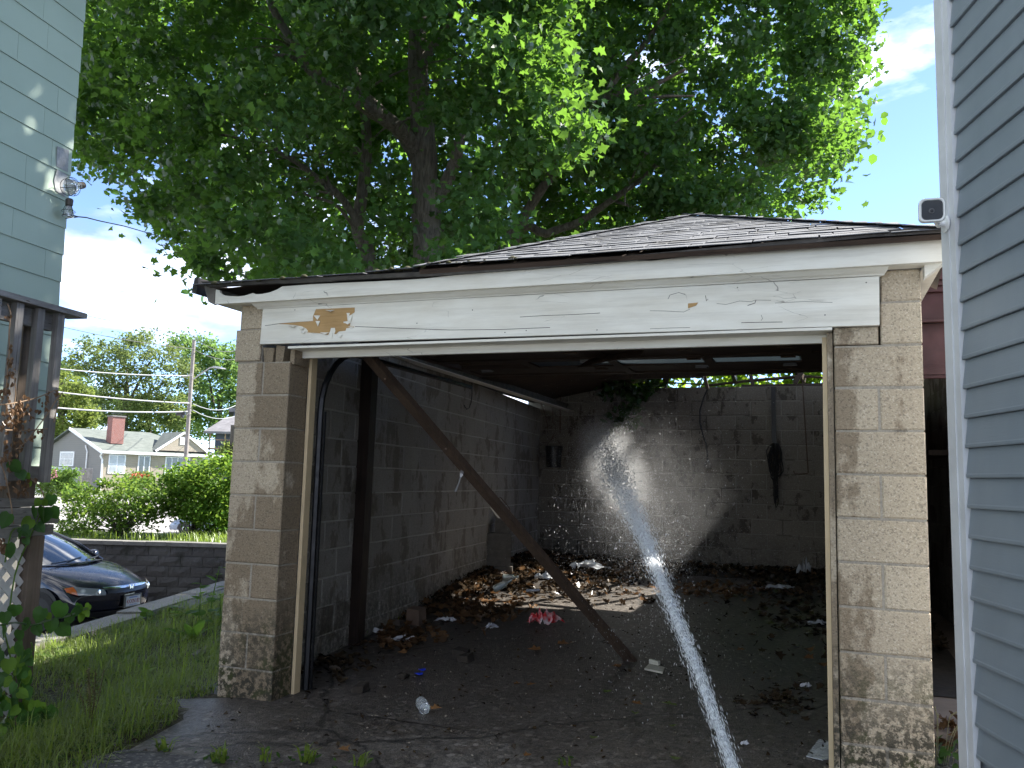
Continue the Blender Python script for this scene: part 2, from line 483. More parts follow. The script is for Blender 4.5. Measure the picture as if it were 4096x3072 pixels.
def asphalt_mat(name, wet, ywet=False, c0=(0.032, 0.03, 0.029), c1=(0.06, 0.057, 0.054), brown=0.3):
    t = NT(name)
    p = t.pos()
    base = t.mix(t.ramp(t.noise(p, 2.2, 6, 0.6), (0.3, 0.0), (0.7, 1.0)), c0, c1)
    base = t.mix(t.ramp(t.noise(p, 5.0, 8, 0.7), (0.5, 0.0), (0.7, brown)), base, (0.12, 0.088, 0.064))
    vc = t.n('SeparateColor', Color=t.voro(p, 70.0, 'F1', 'Color')).outputs[0]
    base = t.mix(t.ramp(vc, (0.70, 0.0), (0.97, 0.75)), base, (0.27, 0.25, 0.225))
    base = t.mix(t.ramp(t.noise(p, 26.0, 6, 0.75), (0.45, 0.0), (0.62, 0.75)), base, (0.022, 0.019, 0.017))
    v2 = t.n('SeparateColor', Color=t.voro(p, 34.0, 'F1', 'Color')).outputs[1]
    base = t.mix(t.ramp(v2, (0.93, 0.0), (0.97, 0.8)), base, (0.33, 0.30, 0.27))
    wn_ = t.noise(p, 0.9, 7, 0.62)
    if ywet:      # the hose has soaked the floor inside and the drive up to about the door line
        yv = t.n('MapRange', Value=t.n('SeparateXYZ', Vector=p).outputs[1], From_Min=-1.3, From_Max=0.9, To_Min=0.05, To_Max=0.30).outputs[0]
        wn_ = t.math('ADD', wn_, yv)
    wm = t.ramp(wn_, (0.56 - 0.3 * wet, 0.0), (0.78 - 0.3 * wet, 1.0))
    base = t.mix(wm, base, t.mix(1.0, base, (0.5, 0.485, 0.475), 'MULTIPLY'))
    rg = t.mix(wm, (0.85, 0.85, 0.85), (0.5, 0.5, 0.5))
    h = t.math('ADD', t.voro(p, 95.0), t.math('MULTIPLY', t.noise(p, 14.0, 5), 0.8))
    crk = t.ramp(t.n('TexVoronoi', {'feature': 'DISTANCE_TO_EDGE'}, Vector=t.n('Mix', {'data_type': 'VECTOR'}, Factor=0.25, i4=p, i5=t.n('TexNoise', Vector=p, Scale=2.5, Detail=6.0).outputs['Color']).outputs[1], Scale=0.55).outputs['Distance'], (0.002, 1.0), (0.006, 0.0))
    base = t.mix(t.math('MULTIPLY', crk, 0.8), base, (0.008, 0.008, 0.007))
    nr = t.bump(t.math('SUBTRACT', h, crk), 0.5, 0.006)
    return t.done(t.bsdf(base, rg, nr, Specular_IOR_Level=0.5))
ASPH = asphalt_mat('driveway_asphalt', 0.4, True, (0.13, 0.115, 0.10), (0.20, 0.18, 0.16), 0.8)
FLOORM = ASPH
ASPH2 = asphalt_mat('patch_asphalt', 0.2, False, (0.05, 0.05, 0.052), (0.085, 0.084, 0.086), 0.1)
LOWASPH = asphalt_mat('lower_asphalt', 0.1, False, (0.05, 0.05, 0.05), (0.08, 0.078, 0.075), 0.1)
def soil_mat():
    t = NT('soil')
    p = t.pos()
    c = t.ramp(t.noise(p, 4.0, 8, 0.7), (0.3, (0.025, 0.021, 0.014)), (0.55, (0.05, 0.045, 0.025)), (0.75, (0.045, 0.06, 0.02)))
    vc = t.n('SeparateColor', Color=t.voro(p, 60.0, 'F1', 'Color')).outputs[0]
    c = t.mix(t.ramp(vc, (0.9, 0.0), (0.97, 0.7)), c, (0.2, 0.19, 0.17))
    return t.done(t.bsdf(c, 0.95, t.bump(t.noise(p, 50, 5), 0.7, 0.02)))
SOIL = soil_mat()
def farground_mat():
    t = NT('far_lawn')
    p = t.pos()
    c = t.ramp(t.noise(p, 1.2, 8, 0.7), (0.3, (0.05, 0.085, 0.018)), (0.7, (0.10, 0.14, 0.03)))
    return t.done(t.bsdf(c, 0.95, t.bump(t.noise(p, 20, 5), 0.8, 0.05)))
FARLAWN = farground_mat()
CONC = block_mat('kerb_concrete', ((0.22, 0.21, 0.195), (0.30, 0.29, 0.27), (0.25, 0.24, 0.22)), wet=0.2, speck=0.7, wetcol=0.6)
PAVE = plain('pale_street', (0.30, 0.285, 0.28), 0.85, 0.2, 0.7, 0.2, 30)

# ------------------------------------------------------------------ terrain
def sstep(a):
    a = min(1.0, max(0.0, a)); return a * a * (3 - 2 * a)
def gz(x, y):
    return 0.02 * min(y, 0.0) - 0.03 * sstep((x + 3.42) / 0.2) * (1 if y < 0.3 else 0) - 0.2 * sstep((-3.35 - x) / 1.4) + 0.02 * math.sin(x * 3.1 + y * 2.3) * sstep((-3.6 - x) / 1.0)
KD = np.array([-0.28, 0.96]); KD /= np.linalg.norm(KD)          # kerb direction
KP = np.array([-6.11, 1.05])                                     # a point on its lawn-side edge
KN = np.array([-KD[1], KD[0]])                                   # towards the car
KW = 0.33
WP = np.array([-10.83, 9.164]); WD = np.array([0.938, 0.346]); WD /= np.linalg.norm(WD)   # retaining wall
WN = np.array([-WD[1], WD[0]])
LOWZ = -1.16
def grid_sheet(name, us, vs, fn, mat, kind='structure'):
    m = MB()
    vv = [fn(u, v) for u in us for v in vs]
    nv = len(vs)
    m.add(vv, [(i * nv + j, (i + 1) * nv + j, (i + 1) * nv + j + 1, i * nv + j + 1) for i in range(len(us) - 1) for j in range(nv - 1)])
    o = m.build(name, mat, smooth=True)
    o['kind'] = kind
    return o
def yard_pt(u, t):
    k = KP + KD * t
    x = k[0] + u
    return (x, k[1], gz(x, k[1]))
us = list(np.concatenate([np.linspace(0, 4.5, 40), np.linspace(4.7, 14, 30), [20, 30, 60, 120]]))
ts = list(np.concatenate([np.linspace(-14, -6, 10), np.linspace(-5.6, 4, 60), np.linspace(4.5, 16, 18), [25, 40, 80, 160]]))
grid_sheet('yard_ground', us, ts, yard_pt, SOIL)
grid_sheet('lower_driveway', [0, 10, 22, 40], [-16, -8, 0, 6.3, 12], lambda u, t: (KP[0] + KN[0] * (KW * 0.5 + u) + KD[0] * t, KP[1] + KN[1] * (KW * 0.5 + u) + KD[1] * t, LOWZ), LOWASPH)
def fz(q):
    for (a, za), (b, zb) in zip(FPROF, FPROF[1:]):
        if a <= q <= b:
            return za + (zb - za) * sstep((q - a) / (b - a))
    return FPROF[-1][1]
FPROF = [(0, -0.08), (2.6, -0.08), (13, -2.05), (40, -2.05), (53, -0.35), (90, 0.2), (400, 3)]
qs_a = [0.05, 0.6, 1.2, 1.9, 2.6, 4, 6, 8, 10, 12, 13.5]
ss = list(np.linspace(-70, 3.0, 40))
def far_pt(q, s):
    p = WP + WD * s + WN * q
    return (p[0], p[1], fz(q))
grid_sheet('far_lawn', qs_a, list(np.linspace(-30, 2.0, 40)), far_pt, FARLAWN)
grid_sheet('street', [13.5, 20, 30, 40, 43, 46, 49], list(np.linspace(-120, 60, 30)), far_pt, PAVE)
grid_sheet('far_ground', [49, 51, 53, 60, 75, 90, 150, 300, 900], list(np.linspace(-500, 400, 40)), far_pt, FARLAWN)

# driveway: one sheet with an irregular grassy edge on the left
edge = [onZ(*p, 0.0)[:2] for p in [(880, 2726), (800, 2745), (705, 2790), (735, 2868), (640, 2915), (547, 2955), (520, 2988)]]
m = MB()
left = [(-3.46, 0.0)] + [(e[0], e[1]) for e in edge] + [(-3.0, -1.35), (-2.7, -2.2), (-2.5, -4.0), (-2.4, -9.0)]
left.sort(key=lambda e: -e[1])
rows = []
for k in range(len(left) - 1):
    (xa, ya), (xb, yb) = left[k], left[k + 1]
    n = max(1, int(abs(yb - ya) / 0.12))
    for i in range(n):
        f = i / n
        jit = 0.025 * math.sin(37 * (ya + (yb - ya) * f)) + rnd.uniform(-0.02, 0.02)
        rows.append((xa + (xb - xa) * f + jit, ya + (yb - ya) * f))
NX = 24
vv = []
for (xl, y) in rows:
    for i in range(NX + 1):
        x = xl + (9.0 - xl) * (i / NX) ** 1.3
        vv.append((x, y, 0.004 + 0.02 * min(y, 0) + 0.012 * math.sin(2.1 * x + 1.3 * y) * math.sin(1.7 * y - 0.6) - (0.02 if i == 0 else 0)))
m.add(vv, [(i * (NX + 1) + j, i * (NX + 1) + j + 1, (i + 1) * (NX + 1) + j + 1, (i + 1) * (NX + 1) + j) for i in range(len(rows) - 1) for j in range(NX)])
m.f = [q[::-1] for q in m.f]
m.build('driveway', ASPH, smooth=True)['kind'] = 'structure'
# newer asphalt patch at the very bottom left
pp = [onZ(*p, 0.0) for p in [(300, 3085), (330, 3050), (385, 3020), (500, 2996), (650, 3008), (740, 3022), (815, 3040), (835, 3085), (850, 3200), (600, 3400), (250, 3250)]]
m = MB()
m.slab([(p[0], p[1], 0.02 * p[1] + 0.018) for p in pp][::-1], (0, 0, -0.04))
m.build('asphalt_patch', ASPH2)['kind'] = 'structure'
def fl(y):                      # garage floor height
    return 0.004 + 0.018 * max(y, 0.0)
m = MB()
us = np.linspace(0.0, 1.0, 36); vs = np.linspace(0.0, 7.8, 50)
vv = [(u, v, fl(v) + 0.006 * math.sin(3 * u + v) * math.sin(2.3 * v + 0.4 * u) * min(1, v)) for v in vs for u in [0]]
vv = [((-3.42 - 0.085 * max(v - 0.2, 0)) * (1 - t) + (0.3 + 0.085 * v) * t, v, 0) for t in us for v in vs]
vv = [(u, v, fl(v) + 0.006 * math.sin(3 * u + v) * math.sin(2.3 * v + 0.4 * u) * min(1, v)) for u, v, _ in vv]
m.add(vv, [(i * 50 + j, (i + 1) * 50 + j, (i + 1) * 50 + j + 1, i * 50 + j + 1) for i in range(35) for j in range(49)])
m.build('garage_floor', FLOORM, smooth=True)['kind'] = 'structure'

# ------------------------------------------------------------------ the garage
gar = thing('garage', 'run-down open garage of concrete block with sagging grey shingle roof and white header', 'garage', (-1.5, 0.0, 0.0))
H = 0.2032
_bm = {}
def block_mesh(w, d, h, mat, var=0):
    key = (round(w, 3), round(d, 3), round(h, 3), mat.name, var)
    if key in _bm:
        return _bm[key]
    r = random.Random(hash((key[0], key[2], var)) & 0xffff)
    b = 0.006
    gp = 0.005
    x0, x1, z0, z1 = gp, w - gp, gp, h - gp
    j = lambda: r.uniform(-0.0022, 0.0022)
    fr = [(x0 + b + j(), 0, z0 + b + j()), (x1 - b + j(), 0, z0 + b + j()), (x1 - b + j(), 0, z1 - b + j()), (x0 + b + j(), 0, z1 - b + j())]
    md = [(x0, b, z0), (x1, b, z0), (x1, b, z1), (x0, b, z1)]
    bk = [(x0, d, z0), (x1, d, z0), (x1, d, z1), (x0, d, z1)]
    me = bpy.data.meshes.new('block')
    fs = [(0, 1, 2, 3)]
    for a in (0, 4):
        for i in range(4):
            k = (i + 1) % 4
            fs.append((a + i, a + 4 + i, a + 4 + k, a + k))
    me.from_pydata(fr + md + bk, [], fs + [(11, 10, 9, 8)])
    me.materials.append(mat)
    _bm[key] = me
    return me
WALLB = []       # candidate wall blocks: (size in the photo, mesh args, parent, world loc, rot)
def lay(parent, org, th, cells, z, d, mat, h=H, pool=None):
    """one course: cells = [(start, width)] along the wall"""
    e = np.array([math.cos(th), math.sin(th), 0.0])
    nrm = np.array([math.sin(th), -math.cos(th), 0.0])
    for s, w in cells:
        off = rnd.uniform(-0.0015, 0.003)
        loc = np.array([org[0], org[1], z]) + e * s - nrm * off
        spec = (w, d, h, mat, rnd.randrange(4))
        if pool is None:
            o = inst('block', block_mesh(*spec), parent, loc, (0, 0, th))
        else:
            c = loc + e * w / 2 + np.array([0, 0, h / 2])
            px, py, zz = proj(c)
            seen = zz > 0.3 and -100 < px < 4200 and -100 < py < 3200
            size = (w * h / max(zz, 0.1) ** 2) * abs(np.dot(nrm, (c - CAM) / np.linalg.norm(c - CAM))) if seen else 0
            pool.append((size, spec, parent, loc, th))
# pillars (front faces on Y = 0, top joint at Z = 2.0)
PD = 0.19
def part_empty(name, parent, loc):
    o = bpy.data.objects.new(name, None)
    o.empty_display_size = 0.1
    COL.objects.link(o)
    o.parent = parent
    o.location = V3(np.array(V3(loc)) - ORG[parent.name])
    ORG[o.name] = np.array(V3(loc))
    return o
def core(parent, x0, x1, y0, y1, z0, z1, mat=None):
    m = MB(); m.box(x0, x1, y0, y1, z0, z1)
    return m.build('mortar', mat or MORTAR, parent)
pr = part_empty('pillar', gar, (0.2, 0, 0))
HW = 0.197
for k in range(10):
    z = 2.0 - (k + 1) * H
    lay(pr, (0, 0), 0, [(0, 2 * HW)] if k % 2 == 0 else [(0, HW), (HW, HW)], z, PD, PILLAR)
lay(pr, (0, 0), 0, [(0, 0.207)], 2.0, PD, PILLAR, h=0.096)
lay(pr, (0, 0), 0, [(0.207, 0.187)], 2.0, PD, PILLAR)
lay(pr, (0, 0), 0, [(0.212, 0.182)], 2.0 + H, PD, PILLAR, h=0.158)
core(pr, 0.0085, 0.3845, 0.0065, PD - 0.009, -0.1, 2.0)
core(pr, 0.216, 0.3845, 0.0065, PD - 0.004, 2.0, 2.358)
PXL = -3.463
pl = part_empty('pillar', gar, (-3.27, 0, 0))
for k in range(10):
    z = 2.0 - (k + 1) * H
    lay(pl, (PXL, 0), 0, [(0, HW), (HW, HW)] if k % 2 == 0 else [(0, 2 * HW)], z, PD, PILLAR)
core(pl, PXL + 0.0085, PXL + 0.3845, 0.0065, PD - 0.009, -0.1, 2.0)
# the broken course under the header's left end: shifted block, two cracked lumps and a leaning end piece
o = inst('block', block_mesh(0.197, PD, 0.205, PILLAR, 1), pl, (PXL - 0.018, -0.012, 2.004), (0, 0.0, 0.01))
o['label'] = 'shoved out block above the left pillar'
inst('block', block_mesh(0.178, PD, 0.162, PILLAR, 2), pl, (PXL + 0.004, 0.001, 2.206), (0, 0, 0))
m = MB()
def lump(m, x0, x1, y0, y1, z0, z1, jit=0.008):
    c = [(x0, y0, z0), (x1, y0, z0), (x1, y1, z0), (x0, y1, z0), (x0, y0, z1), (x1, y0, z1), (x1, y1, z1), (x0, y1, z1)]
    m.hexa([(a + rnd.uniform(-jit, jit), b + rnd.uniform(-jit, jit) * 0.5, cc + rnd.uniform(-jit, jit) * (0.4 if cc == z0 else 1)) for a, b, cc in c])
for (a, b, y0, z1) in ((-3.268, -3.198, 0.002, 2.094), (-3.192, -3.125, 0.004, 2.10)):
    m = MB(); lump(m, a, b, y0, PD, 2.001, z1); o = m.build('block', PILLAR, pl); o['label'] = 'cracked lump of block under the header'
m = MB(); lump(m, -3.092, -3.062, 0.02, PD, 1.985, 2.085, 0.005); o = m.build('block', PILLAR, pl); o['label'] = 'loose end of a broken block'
core(pl, -3.26, -3.08, 0.09, PD, 2.0, 2.085, DARKWOOD)
core(pl, PXL + 0.004, -3.285, 0.0065, PD - 0.004, 2.0, 2.36)
# side wall and back wall of the room inside
LWA, LWB = np.array([-3.36, 0.19]), np.array([-4.0, 7.715])
lw_len = float(np.linalg.norm(LWB - LWA)); lth = math.atan2(*(LWB - LWA)[::-1])
le = (LWB - LWA) / lw_len; ln = np.array([le[1], -le[0]])
wl = part_empty('side_wall', gar, (-3.7, 4, 0))
for k in range(-2, 10):
    z = 2.0 - (k + 1) * H
    st = 0.05 if k % 2 else -0.153
    cells = []
    while st < lw_len:
        a, b = max(st, 0), min(st + 0.4064, lw_len)
        if b - a > 0.05:
            cells.append((a, b - a))
        st += 0.4064
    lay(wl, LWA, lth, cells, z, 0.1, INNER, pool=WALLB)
m = MB()
c4 = [LWA - ln * 0.006, LWB - ln * 0.006, LWB - ln * 0.2, LWA - ln * 0.2]
m.hexa([(c[0], c[1], -0.1) for c in c4][::-1] + [(c[0], c[1], 2.40) for c in c4][::-1])
m.build('mortar', MORTAR_IN, wl)
MORTAR_BK = block_mat('grey_mortar', ((0.26, 0.24, 0.21), (0.31, 0.29, 0.255), (0.22, 0.2, 0.175)), wet=0.2, grime=0.5, speck=0.1)
wb = part_empty('back_wall', gar, (-1.5, 7.715, 0))
BY = 7.715
for k in range(13):
    z = 2.4987 - k * H
    st = -2.3426 - 0.4064 * 5 + (0.2032 if k % 2 else 0)
    cells = []
    while st < 1.0:
        a, b = max(st, -4.0), min(st + 0.4064, 1.0)
        if b - a > 0.05:
            cells.append((a, b - a))
        st += 0.4064
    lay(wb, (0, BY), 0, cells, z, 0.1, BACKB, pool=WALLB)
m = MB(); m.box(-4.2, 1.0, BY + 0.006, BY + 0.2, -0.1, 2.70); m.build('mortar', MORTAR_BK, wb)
WALLB.sort(key=lambda q: -q[0])
BLOCKS_AS_PARTS = 262
for size, spec, parent, loc, th in WALLB[:BLOCKS_AS_PARTS]:
    inst('block', block_mesh(*spec), parent, loc, (0, 0, th))
rest = MB()
for size, spec, parent, loc, th in WALLB[BLOCKS_AS_PARTS:]:
    me = block_mesh(*spec)
    c, s_ = math.cos(th), math.sin(th)
    rest.add([(loc[0] + v.co.x * c - v.co.y * s_, loc[1] + v.co.x * s_ + v.co.y * c, loc[2] + v.co.z) for v in me.vertices], [tuple(p.vertices) for p in me.polygons], 0 if spec[3] is INNER else 1)
o = rest.build('blockwork', [INNER, BACKB], gar); o['kind'] = 'stuff'
# right wall, hidden behind the right pillar but it closes the room
m = MB(); m.hexa([(0.2, 0.19, -0.1), (0.4, 0.19, -0.1), (1.05, 7.9, -0.1), (0.85, 7.9, -0.1), (0.2, 0.19, 2.36), (0.4, 0.19, 2.36), (1.05, 7.9, 2.36), (0.85, 7.9, 2.36)])
m.build('party_wall', INNER, gar)

# header board, crown moulding, fascia, soffit
m = MB(); m.hexa([(-3.279, -0.03, 2.108), (0.206, -0.03, 2.09), (0.206, -0.002, 2.09), (-3.279, -0.002, 2.108), (-3.272, -0.03, 2.326), (0.210, -0.03, 2.324), (0.210, -0.002, 2.324), (-3.272, -0.002, 2.326)])
hd = m.build('header_board', WHITE, gar)
CRK = plain('dark_crack_wood', (0.09, 0.075, 0.06), 0.9)  # dark tone for paint cracks and nail heads
for L_ in ([(2867, 1214), (2904, 1218), (2958, 1204), (3005, 1207), (3020, 1200), (3084, 1201)], [(2600, 1243), (2660, 1244), (2735, 1248), (2760, 1236)], [(2990, 1222), (3020, 1212), (3024, 1200)], [(2672, 1196), (2680, 1180), (2715, 1170), (2740, 1178)], [(2965, 1291), (3040, 1289), (3130, 1288)], [(2600, 1315), (2680, 1312), (2760, 1310)], [(1060, 1303), (1120, 1294), (1200, 1288), (1250, 1285)], [(1420, 1306), (1600, 1313), (1800, 1320), (2000, 1318), (2200, 1310)], [(2080, 1268), (2180, 1262), (2300, 1258), (2400, 1252)], [(2822, 1182), (2826, 1204), (2832, 1196)], [(3100, 1212), (3220, 1206), (3330, 1210)], [(3045, 1260), (3050, 1275), (3044, 1282)]):
    m = MB(); m.tube([onY(x, y, -0.0302) for x, y in L_], rnd.uniform(0.0009, 0.0017), 4); m.build('paint_crack', CRK, hd)
for x, y in ((1668, 1293), (2388, 1320), (1358, 1287), (3465, 1130), (3300, 1260), (2020, 1330), (2105, 1322), (1180, 1240), (1890, 1240), (2950, 1150)):
    m = MB(); m.lathe(onY(x, y, -0.0295), [(0.0035, 0), (0.003, 0.0015)], 8, (0, -1, 0)); m.build('nail', CRK, hd)
m = MB()
pts = [(crop[0] * 0.4521 + 700, crop[1] * 0.4521 + 900) for crop in [(905, 875), (1060, 862), (1222, 850), (1222, 805), (1248, 745), (1420, 738), (1590, 730), (1590, 772), (1555, 795), (1522, 808), (1527, 850), (1490, 855), (1490, 868), (1555, 872), (1545, 890), (1585, 897), (1585, 905), (1515, 912), (1510, 935), (1450, 942), (1425, 965), (1410, 965), (1420, 938), (1415, 910), (1380, 910), (1372, 940), (1355, 972), (1280, 958), (1165, 950), (1180, 940), (1160, 915), (1120, 895), (1060, 885), (1000, 880)]]
m.slab([onY(x, y, -0.031) for x, y in pts][::-1], (0, -0.0012, 0)); m.build('bare_patch', BARE, hd)
m = MB()
m.slab([onY(x, y, -0.031) for x, y in [(2752, 1214), (2793, 1210), (2785, 1222), (2752, 1234)]][::-1], (0, -0.0012, 0)); m.build('bare_patch', BARE, hd)
m = MB()
prof = [(-0.002, 2.327), (-0.034, 2.327), (-0.038, 2.334), (-0.05, 2.34), (-0.062, 2.35), (-0.07, 2.358), (-0.07, 2.366), (-0.002, 2.366)]
n = len(prof)
a = [(-3.29 - 0.6 * (-y) , y, z) for y, z in prof]; b = [(0.215 + 0.5 * (-y), y, z) for y, z in prof]
m.add(a + b, [tuple(range(n)), tuple(range(n, 2 * n))[::-1]] + [(i, n + i, n + (i + 1) % n, (i + 1) % n) for i in range(n)])
m.build('crown_moulding', WHITE, gar)
for i, (x_, y_, dx_, dy_) in enumerate(((1255, 1262, 26, 18), (1262, 1284, 18, 22), (1388, 1262, 22, 26), (1374, 1288, 30, 10), (1226, 1324, -26, 10), (1190, 1310, 30, 8), (1318, 1330, 14, 24), (1345, 1336, 26, 14), (1300, 1240, 40, 6), (1400, 1252, -14, 20), (1280, 1330, 36, 8), (1150, 1302, 40, 6), (1392, 1306, 24, 6))):
    a_ = onY(x_, y_, -0.0315); b_ = onY(x_ + dx_, y_, -0.0315); c_ = onY(x_ + dx_ * 0.55, y_ + dy_, -0.040 - 0.004 * (i % 3))
    m = MB(); m.slab([a_, b_, c_], (0, -0.001, 0)); m.build('paint_flake', WHITE, hd)
FY = -0.1
cr = lambda x, y: (700 + 0.4521 * x, 900 + 0.4521 * y)
top = [cr(*p) for p in [(343, 572), (390, 575), (402, 600), (432, 622), (480, 628), (560, 632), (620, 624), (690, 602), (710, 612), (770, 610), (845, 594), (905, 570), (950, 543), (1200, 524), (1450, 512), (1720, 500), (2000, 487), (2210, 474)]]
top += [(1900, 1092), (2150, 1066), (2400, 1041), (2606, 1043), (2900, 1010), (3150, 997), (3400, 975), (3600, 965), (3760, 958)]
tpts = [onY(x, y, FY) for x, y in top]
tpts = [(p[0], FY, min(p[2], 2.498)) for p in tpts]
bot = [(0.47, FY, 2.36), (-3.58, FY, 2.357)]
tpts[0] = (-3.58, FY, tpts[0][2])
tpts.append((0.47, FY, 2.482))
m = MB()
V = []
for p in tpts:
    f_ = (p[0] + 3.58) / 4.05
    V.append(((p[0], FY, 2.357 + 0.003 * f_), p))
vv = []
for b_, t_ in V:
    vv += [b_, t_, (b_[0], FY + 0.02, b_[2]), (t_[0], FY + 0.02, t_[2])]
fs = []
for i in range(len(V) - 1):
    k = 4 * i
    fs += [(k, k + 4, k + 5, k + 1), (k + 2, k + 3, k + 7, k + 6), (k + 1, k + 5, k + 7, k + 3), (k, k + 2, k + 6, k + 4)]
fs += [(0, 1, 3, 2), (4 * len(V) - 4, 4 * len(V) - 2, 4 * len(V) - 1, 4 * len(V) - 3)]
m.add(vv, fs)
m.build('fascia', WHITE, gar)
m = MB(); m.box(-3.56, 0.46, FY + 0.022, 0.0, 2.359, 2.366); m.box(-3.575, -3.467, 0.0, 7.9, 2.359, 2.366); m.box(0.398, 0.46, 0.0, 1.5, 2.359, 2.366)
m.build('soffit', WHITE, gar)
m = MB(); m.box(-3.60, -3.582, FY + 0.02, 7.9, 2.365, 2.48)
m.hexa([(-3.615, FY - 0.02, 2.37), (-3.582, FY - 0.004, 2.352), (-3.582, FY + 0.018, 2.352), (-3.615, FY + 0.0, 2.37), (-3.655, FY - 0.02, 2.475), (-3.582, FY - 0.004, 2.485), (-3.582, FY + 0.018, 2.485), (-3.655, FY, 2.475)])
m.build('rotten_board', GREYBOARD, gar)
m = MB(); m.box(0.462, 0.48, FY + 0.02, 3.0, 2.365, 2.50); m.build('rake_board', WHITE, gar)
m = MB(); m.hexa([(0.40, -0.06, 2.30), (0.48, -0.085, 2.36), (0.48, 0.02, 2.36), (0.40, 0.02, 2.30), (0.40, -0.06, 2.358), (0.485, -0.085, 2.365), (0.485, 0.02, 2.365), (0.40, 0.02, 2.358)])
m.build('soffit_return', WHITE, gar)
# under the header: two flat stops and the jamb boards
m = MB(); m.box(-3.075, -0.002, -0.028, 0.104, 2.075, 2.0885); m.build('header_soffit', WHITE, gar)
m = MB(); m.box(-3.075, -0.002, 0.105, 0.135, 2.035, 2.10); m.build('door_stop', WHITE, gar)
m = MB(); m.box(-3.068, -3.046, 0.192, 0.252, fl(0.2) - 0.004, 2.07); m.build('jamb_board', JAMB, gar)
m = MB(); m.box(-0.047, -0.026, 0.09, 0.19, 0.0, 2.06); m.build('jamb_board', JAMB, gar)
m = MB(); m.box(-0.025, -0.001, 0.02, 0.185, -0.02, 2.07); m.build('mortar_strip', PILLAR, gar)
# metal drip edge, curling away on the left
m = MB()
dtop = [onY(x, y, -0.14) for x, y in [(800, 1126), (1330, 1107), (1345, 1105), (1700, 1086), (2100, 1057), (2600, 1014), (3100, 967), (3499, 927), (3800, 902)]]
dbot = [onY(x, y, -0.135) for x, y in [(830, 1147), (1330, 1122), (1345, 1119), (1700, 1103), (2100, 1074), (2600, 1031), (3100, 985), (3499, 947), (3800, 929)]]
for i in range(8):
    a, b, c, d = dbot[i], dbot[i + 1], dtop[i + 1], dtop[i]
    bk = np.array([0, 0.03, 0])
    m.hexa([a, b, b + bk, a + bk, d, c, c + bk, d + bk])
m.hexa([(-3.735, -0.135, 2.43), (-3.70, -0.135, 2.42), (-3.70, 0.3, 2.43), (-3.735, 0.3, 2.43), (-3.72, -0.135, 2.525), (-3.69, -0.135, 2.525), (-3.69, 0.3, 2.525), (-3.72, 0.3, 2.525)])
m.build('drip_edge', DRIP, gar)
# roof: front slope of tabs, sagging boarded slopes behind, open rafters at the back
EZ, EY = float(dtop[5][2]) + 0.006, -0.16
PK = np.array([-1.0, 2.5, 3.52])
sl = np.array([0, PK[1] - EY, PK[2] - EZ]); SLEN = float(np.linalg.norm(sl)); sl /= SLEN
sn = np.cross((1, 0, 0), sl)
pitch = math.atan2(sl[2], sl[1])
m = MB()
m.slab([(-2.15, EY + 0.01, EZ - 0.012), (0.5, EY + 0.01, EZ - 0.012), tuple(PK - sn * 0.012)], -sn * 0.025)
roof = m.build('roof', DOORWOOD, gar)
def tab_mesh(var, w=0.302, l=0.19):
    r = random.Random(var)
    me = bpy.data.meshes.new('shingle')
    th = 0.0035
    j = lambda a: r.uniform(-a, a)
    n = 3
    vs_ = []
    for i in range(n + 1):
        x = 0.003 + (w - 0.006) * i / n
        vs_.append((x, -j(0.008) - 0.002, 0.0005 + abs(j(0.004))))
    top_ = [(w - 0.003, l, 0.0), (0.003, l, 0.0)]
    pl_ = vs_ + top_
    nn = len(pl_)
    q = pl_ + [(x, y, z + th) for x, y, z in pl_]
    me.from_pydata(q, [], [tuple(range(nn))[::-1], tuple(range(nn, 2 * nn))] + [(i, (i + 1) % nn, nn + (i + 1) % nn, nn + i) for i in range(nn)])
    me.materials.append(SHINGLE)
    return me
tabs = [tab_mesh(i) for i in range(8)]
EXPO = 0.127
for r_ in range(23):
    s0 = r_ * EXPO
    f_ = s0 / SLEN
    if f_ > 0.985: break
    xl = -2.12 + (PK[0] + 2.12) * f_; xr = 0.50 + (PK[0] - 0.50) * f_
    if r_ == 0: xl = -3.62
    x = xl - rnd.uniform(0, 0.15)
    while x < xr - 0.03:
        if x + 0.302 > xl + 0.03:
            w = min(0.302, xr + 0.03 - x)
            y_ = EY + sl[1] * s0; z_ = EZ + sl[2] * s0
            droop = -0.02 * max(0, min(1, (-2.1 - x) / 0.6)) if r_ == 0 else 0
            o = inst('shingle', tabs[rnd.randrange(8)], gar, np.array([x, y_, z_ + droop]) + sn * (0.006 + rnd.uniform(0, 0.002)),
                     (pitch - 0.019 + rnd.uniform(-0.006, 0.006) + (-0.2 if droop < -0.01 else 0), rnd.uniform(-0.01, 0.01), rnd.uniform(-0.008, 0.008)), (w / 0.302, 1, 1))
        x += 0.305
for a, b, n in (((0.5, EY, EZ), PK, 15), ((-2.12, EY, EZ), PK, 13)):
    a = np.array(a); d = (PK - a); Lh = np.linalg.norm(d); d /= Lh
    az = math.atan2(d[1], d[0])
    for i in range(n):
        p = a + d * (Lh * i / n)
        me = tabs[i % 8]
        ly = Vector(d); lx = Vector((d[1], -d[0], 0)).normalized(); lz = lx.cross(ly)
        M3 = Matrix((lx, ly, lz)).transposed()
        q = p - np.array(lx) * 0.09 + np.array(lz) * 0.008
        inst('shingle', me, gar, q, M3.to_euler(), (0.6, 1.25, 1))
m = MB()
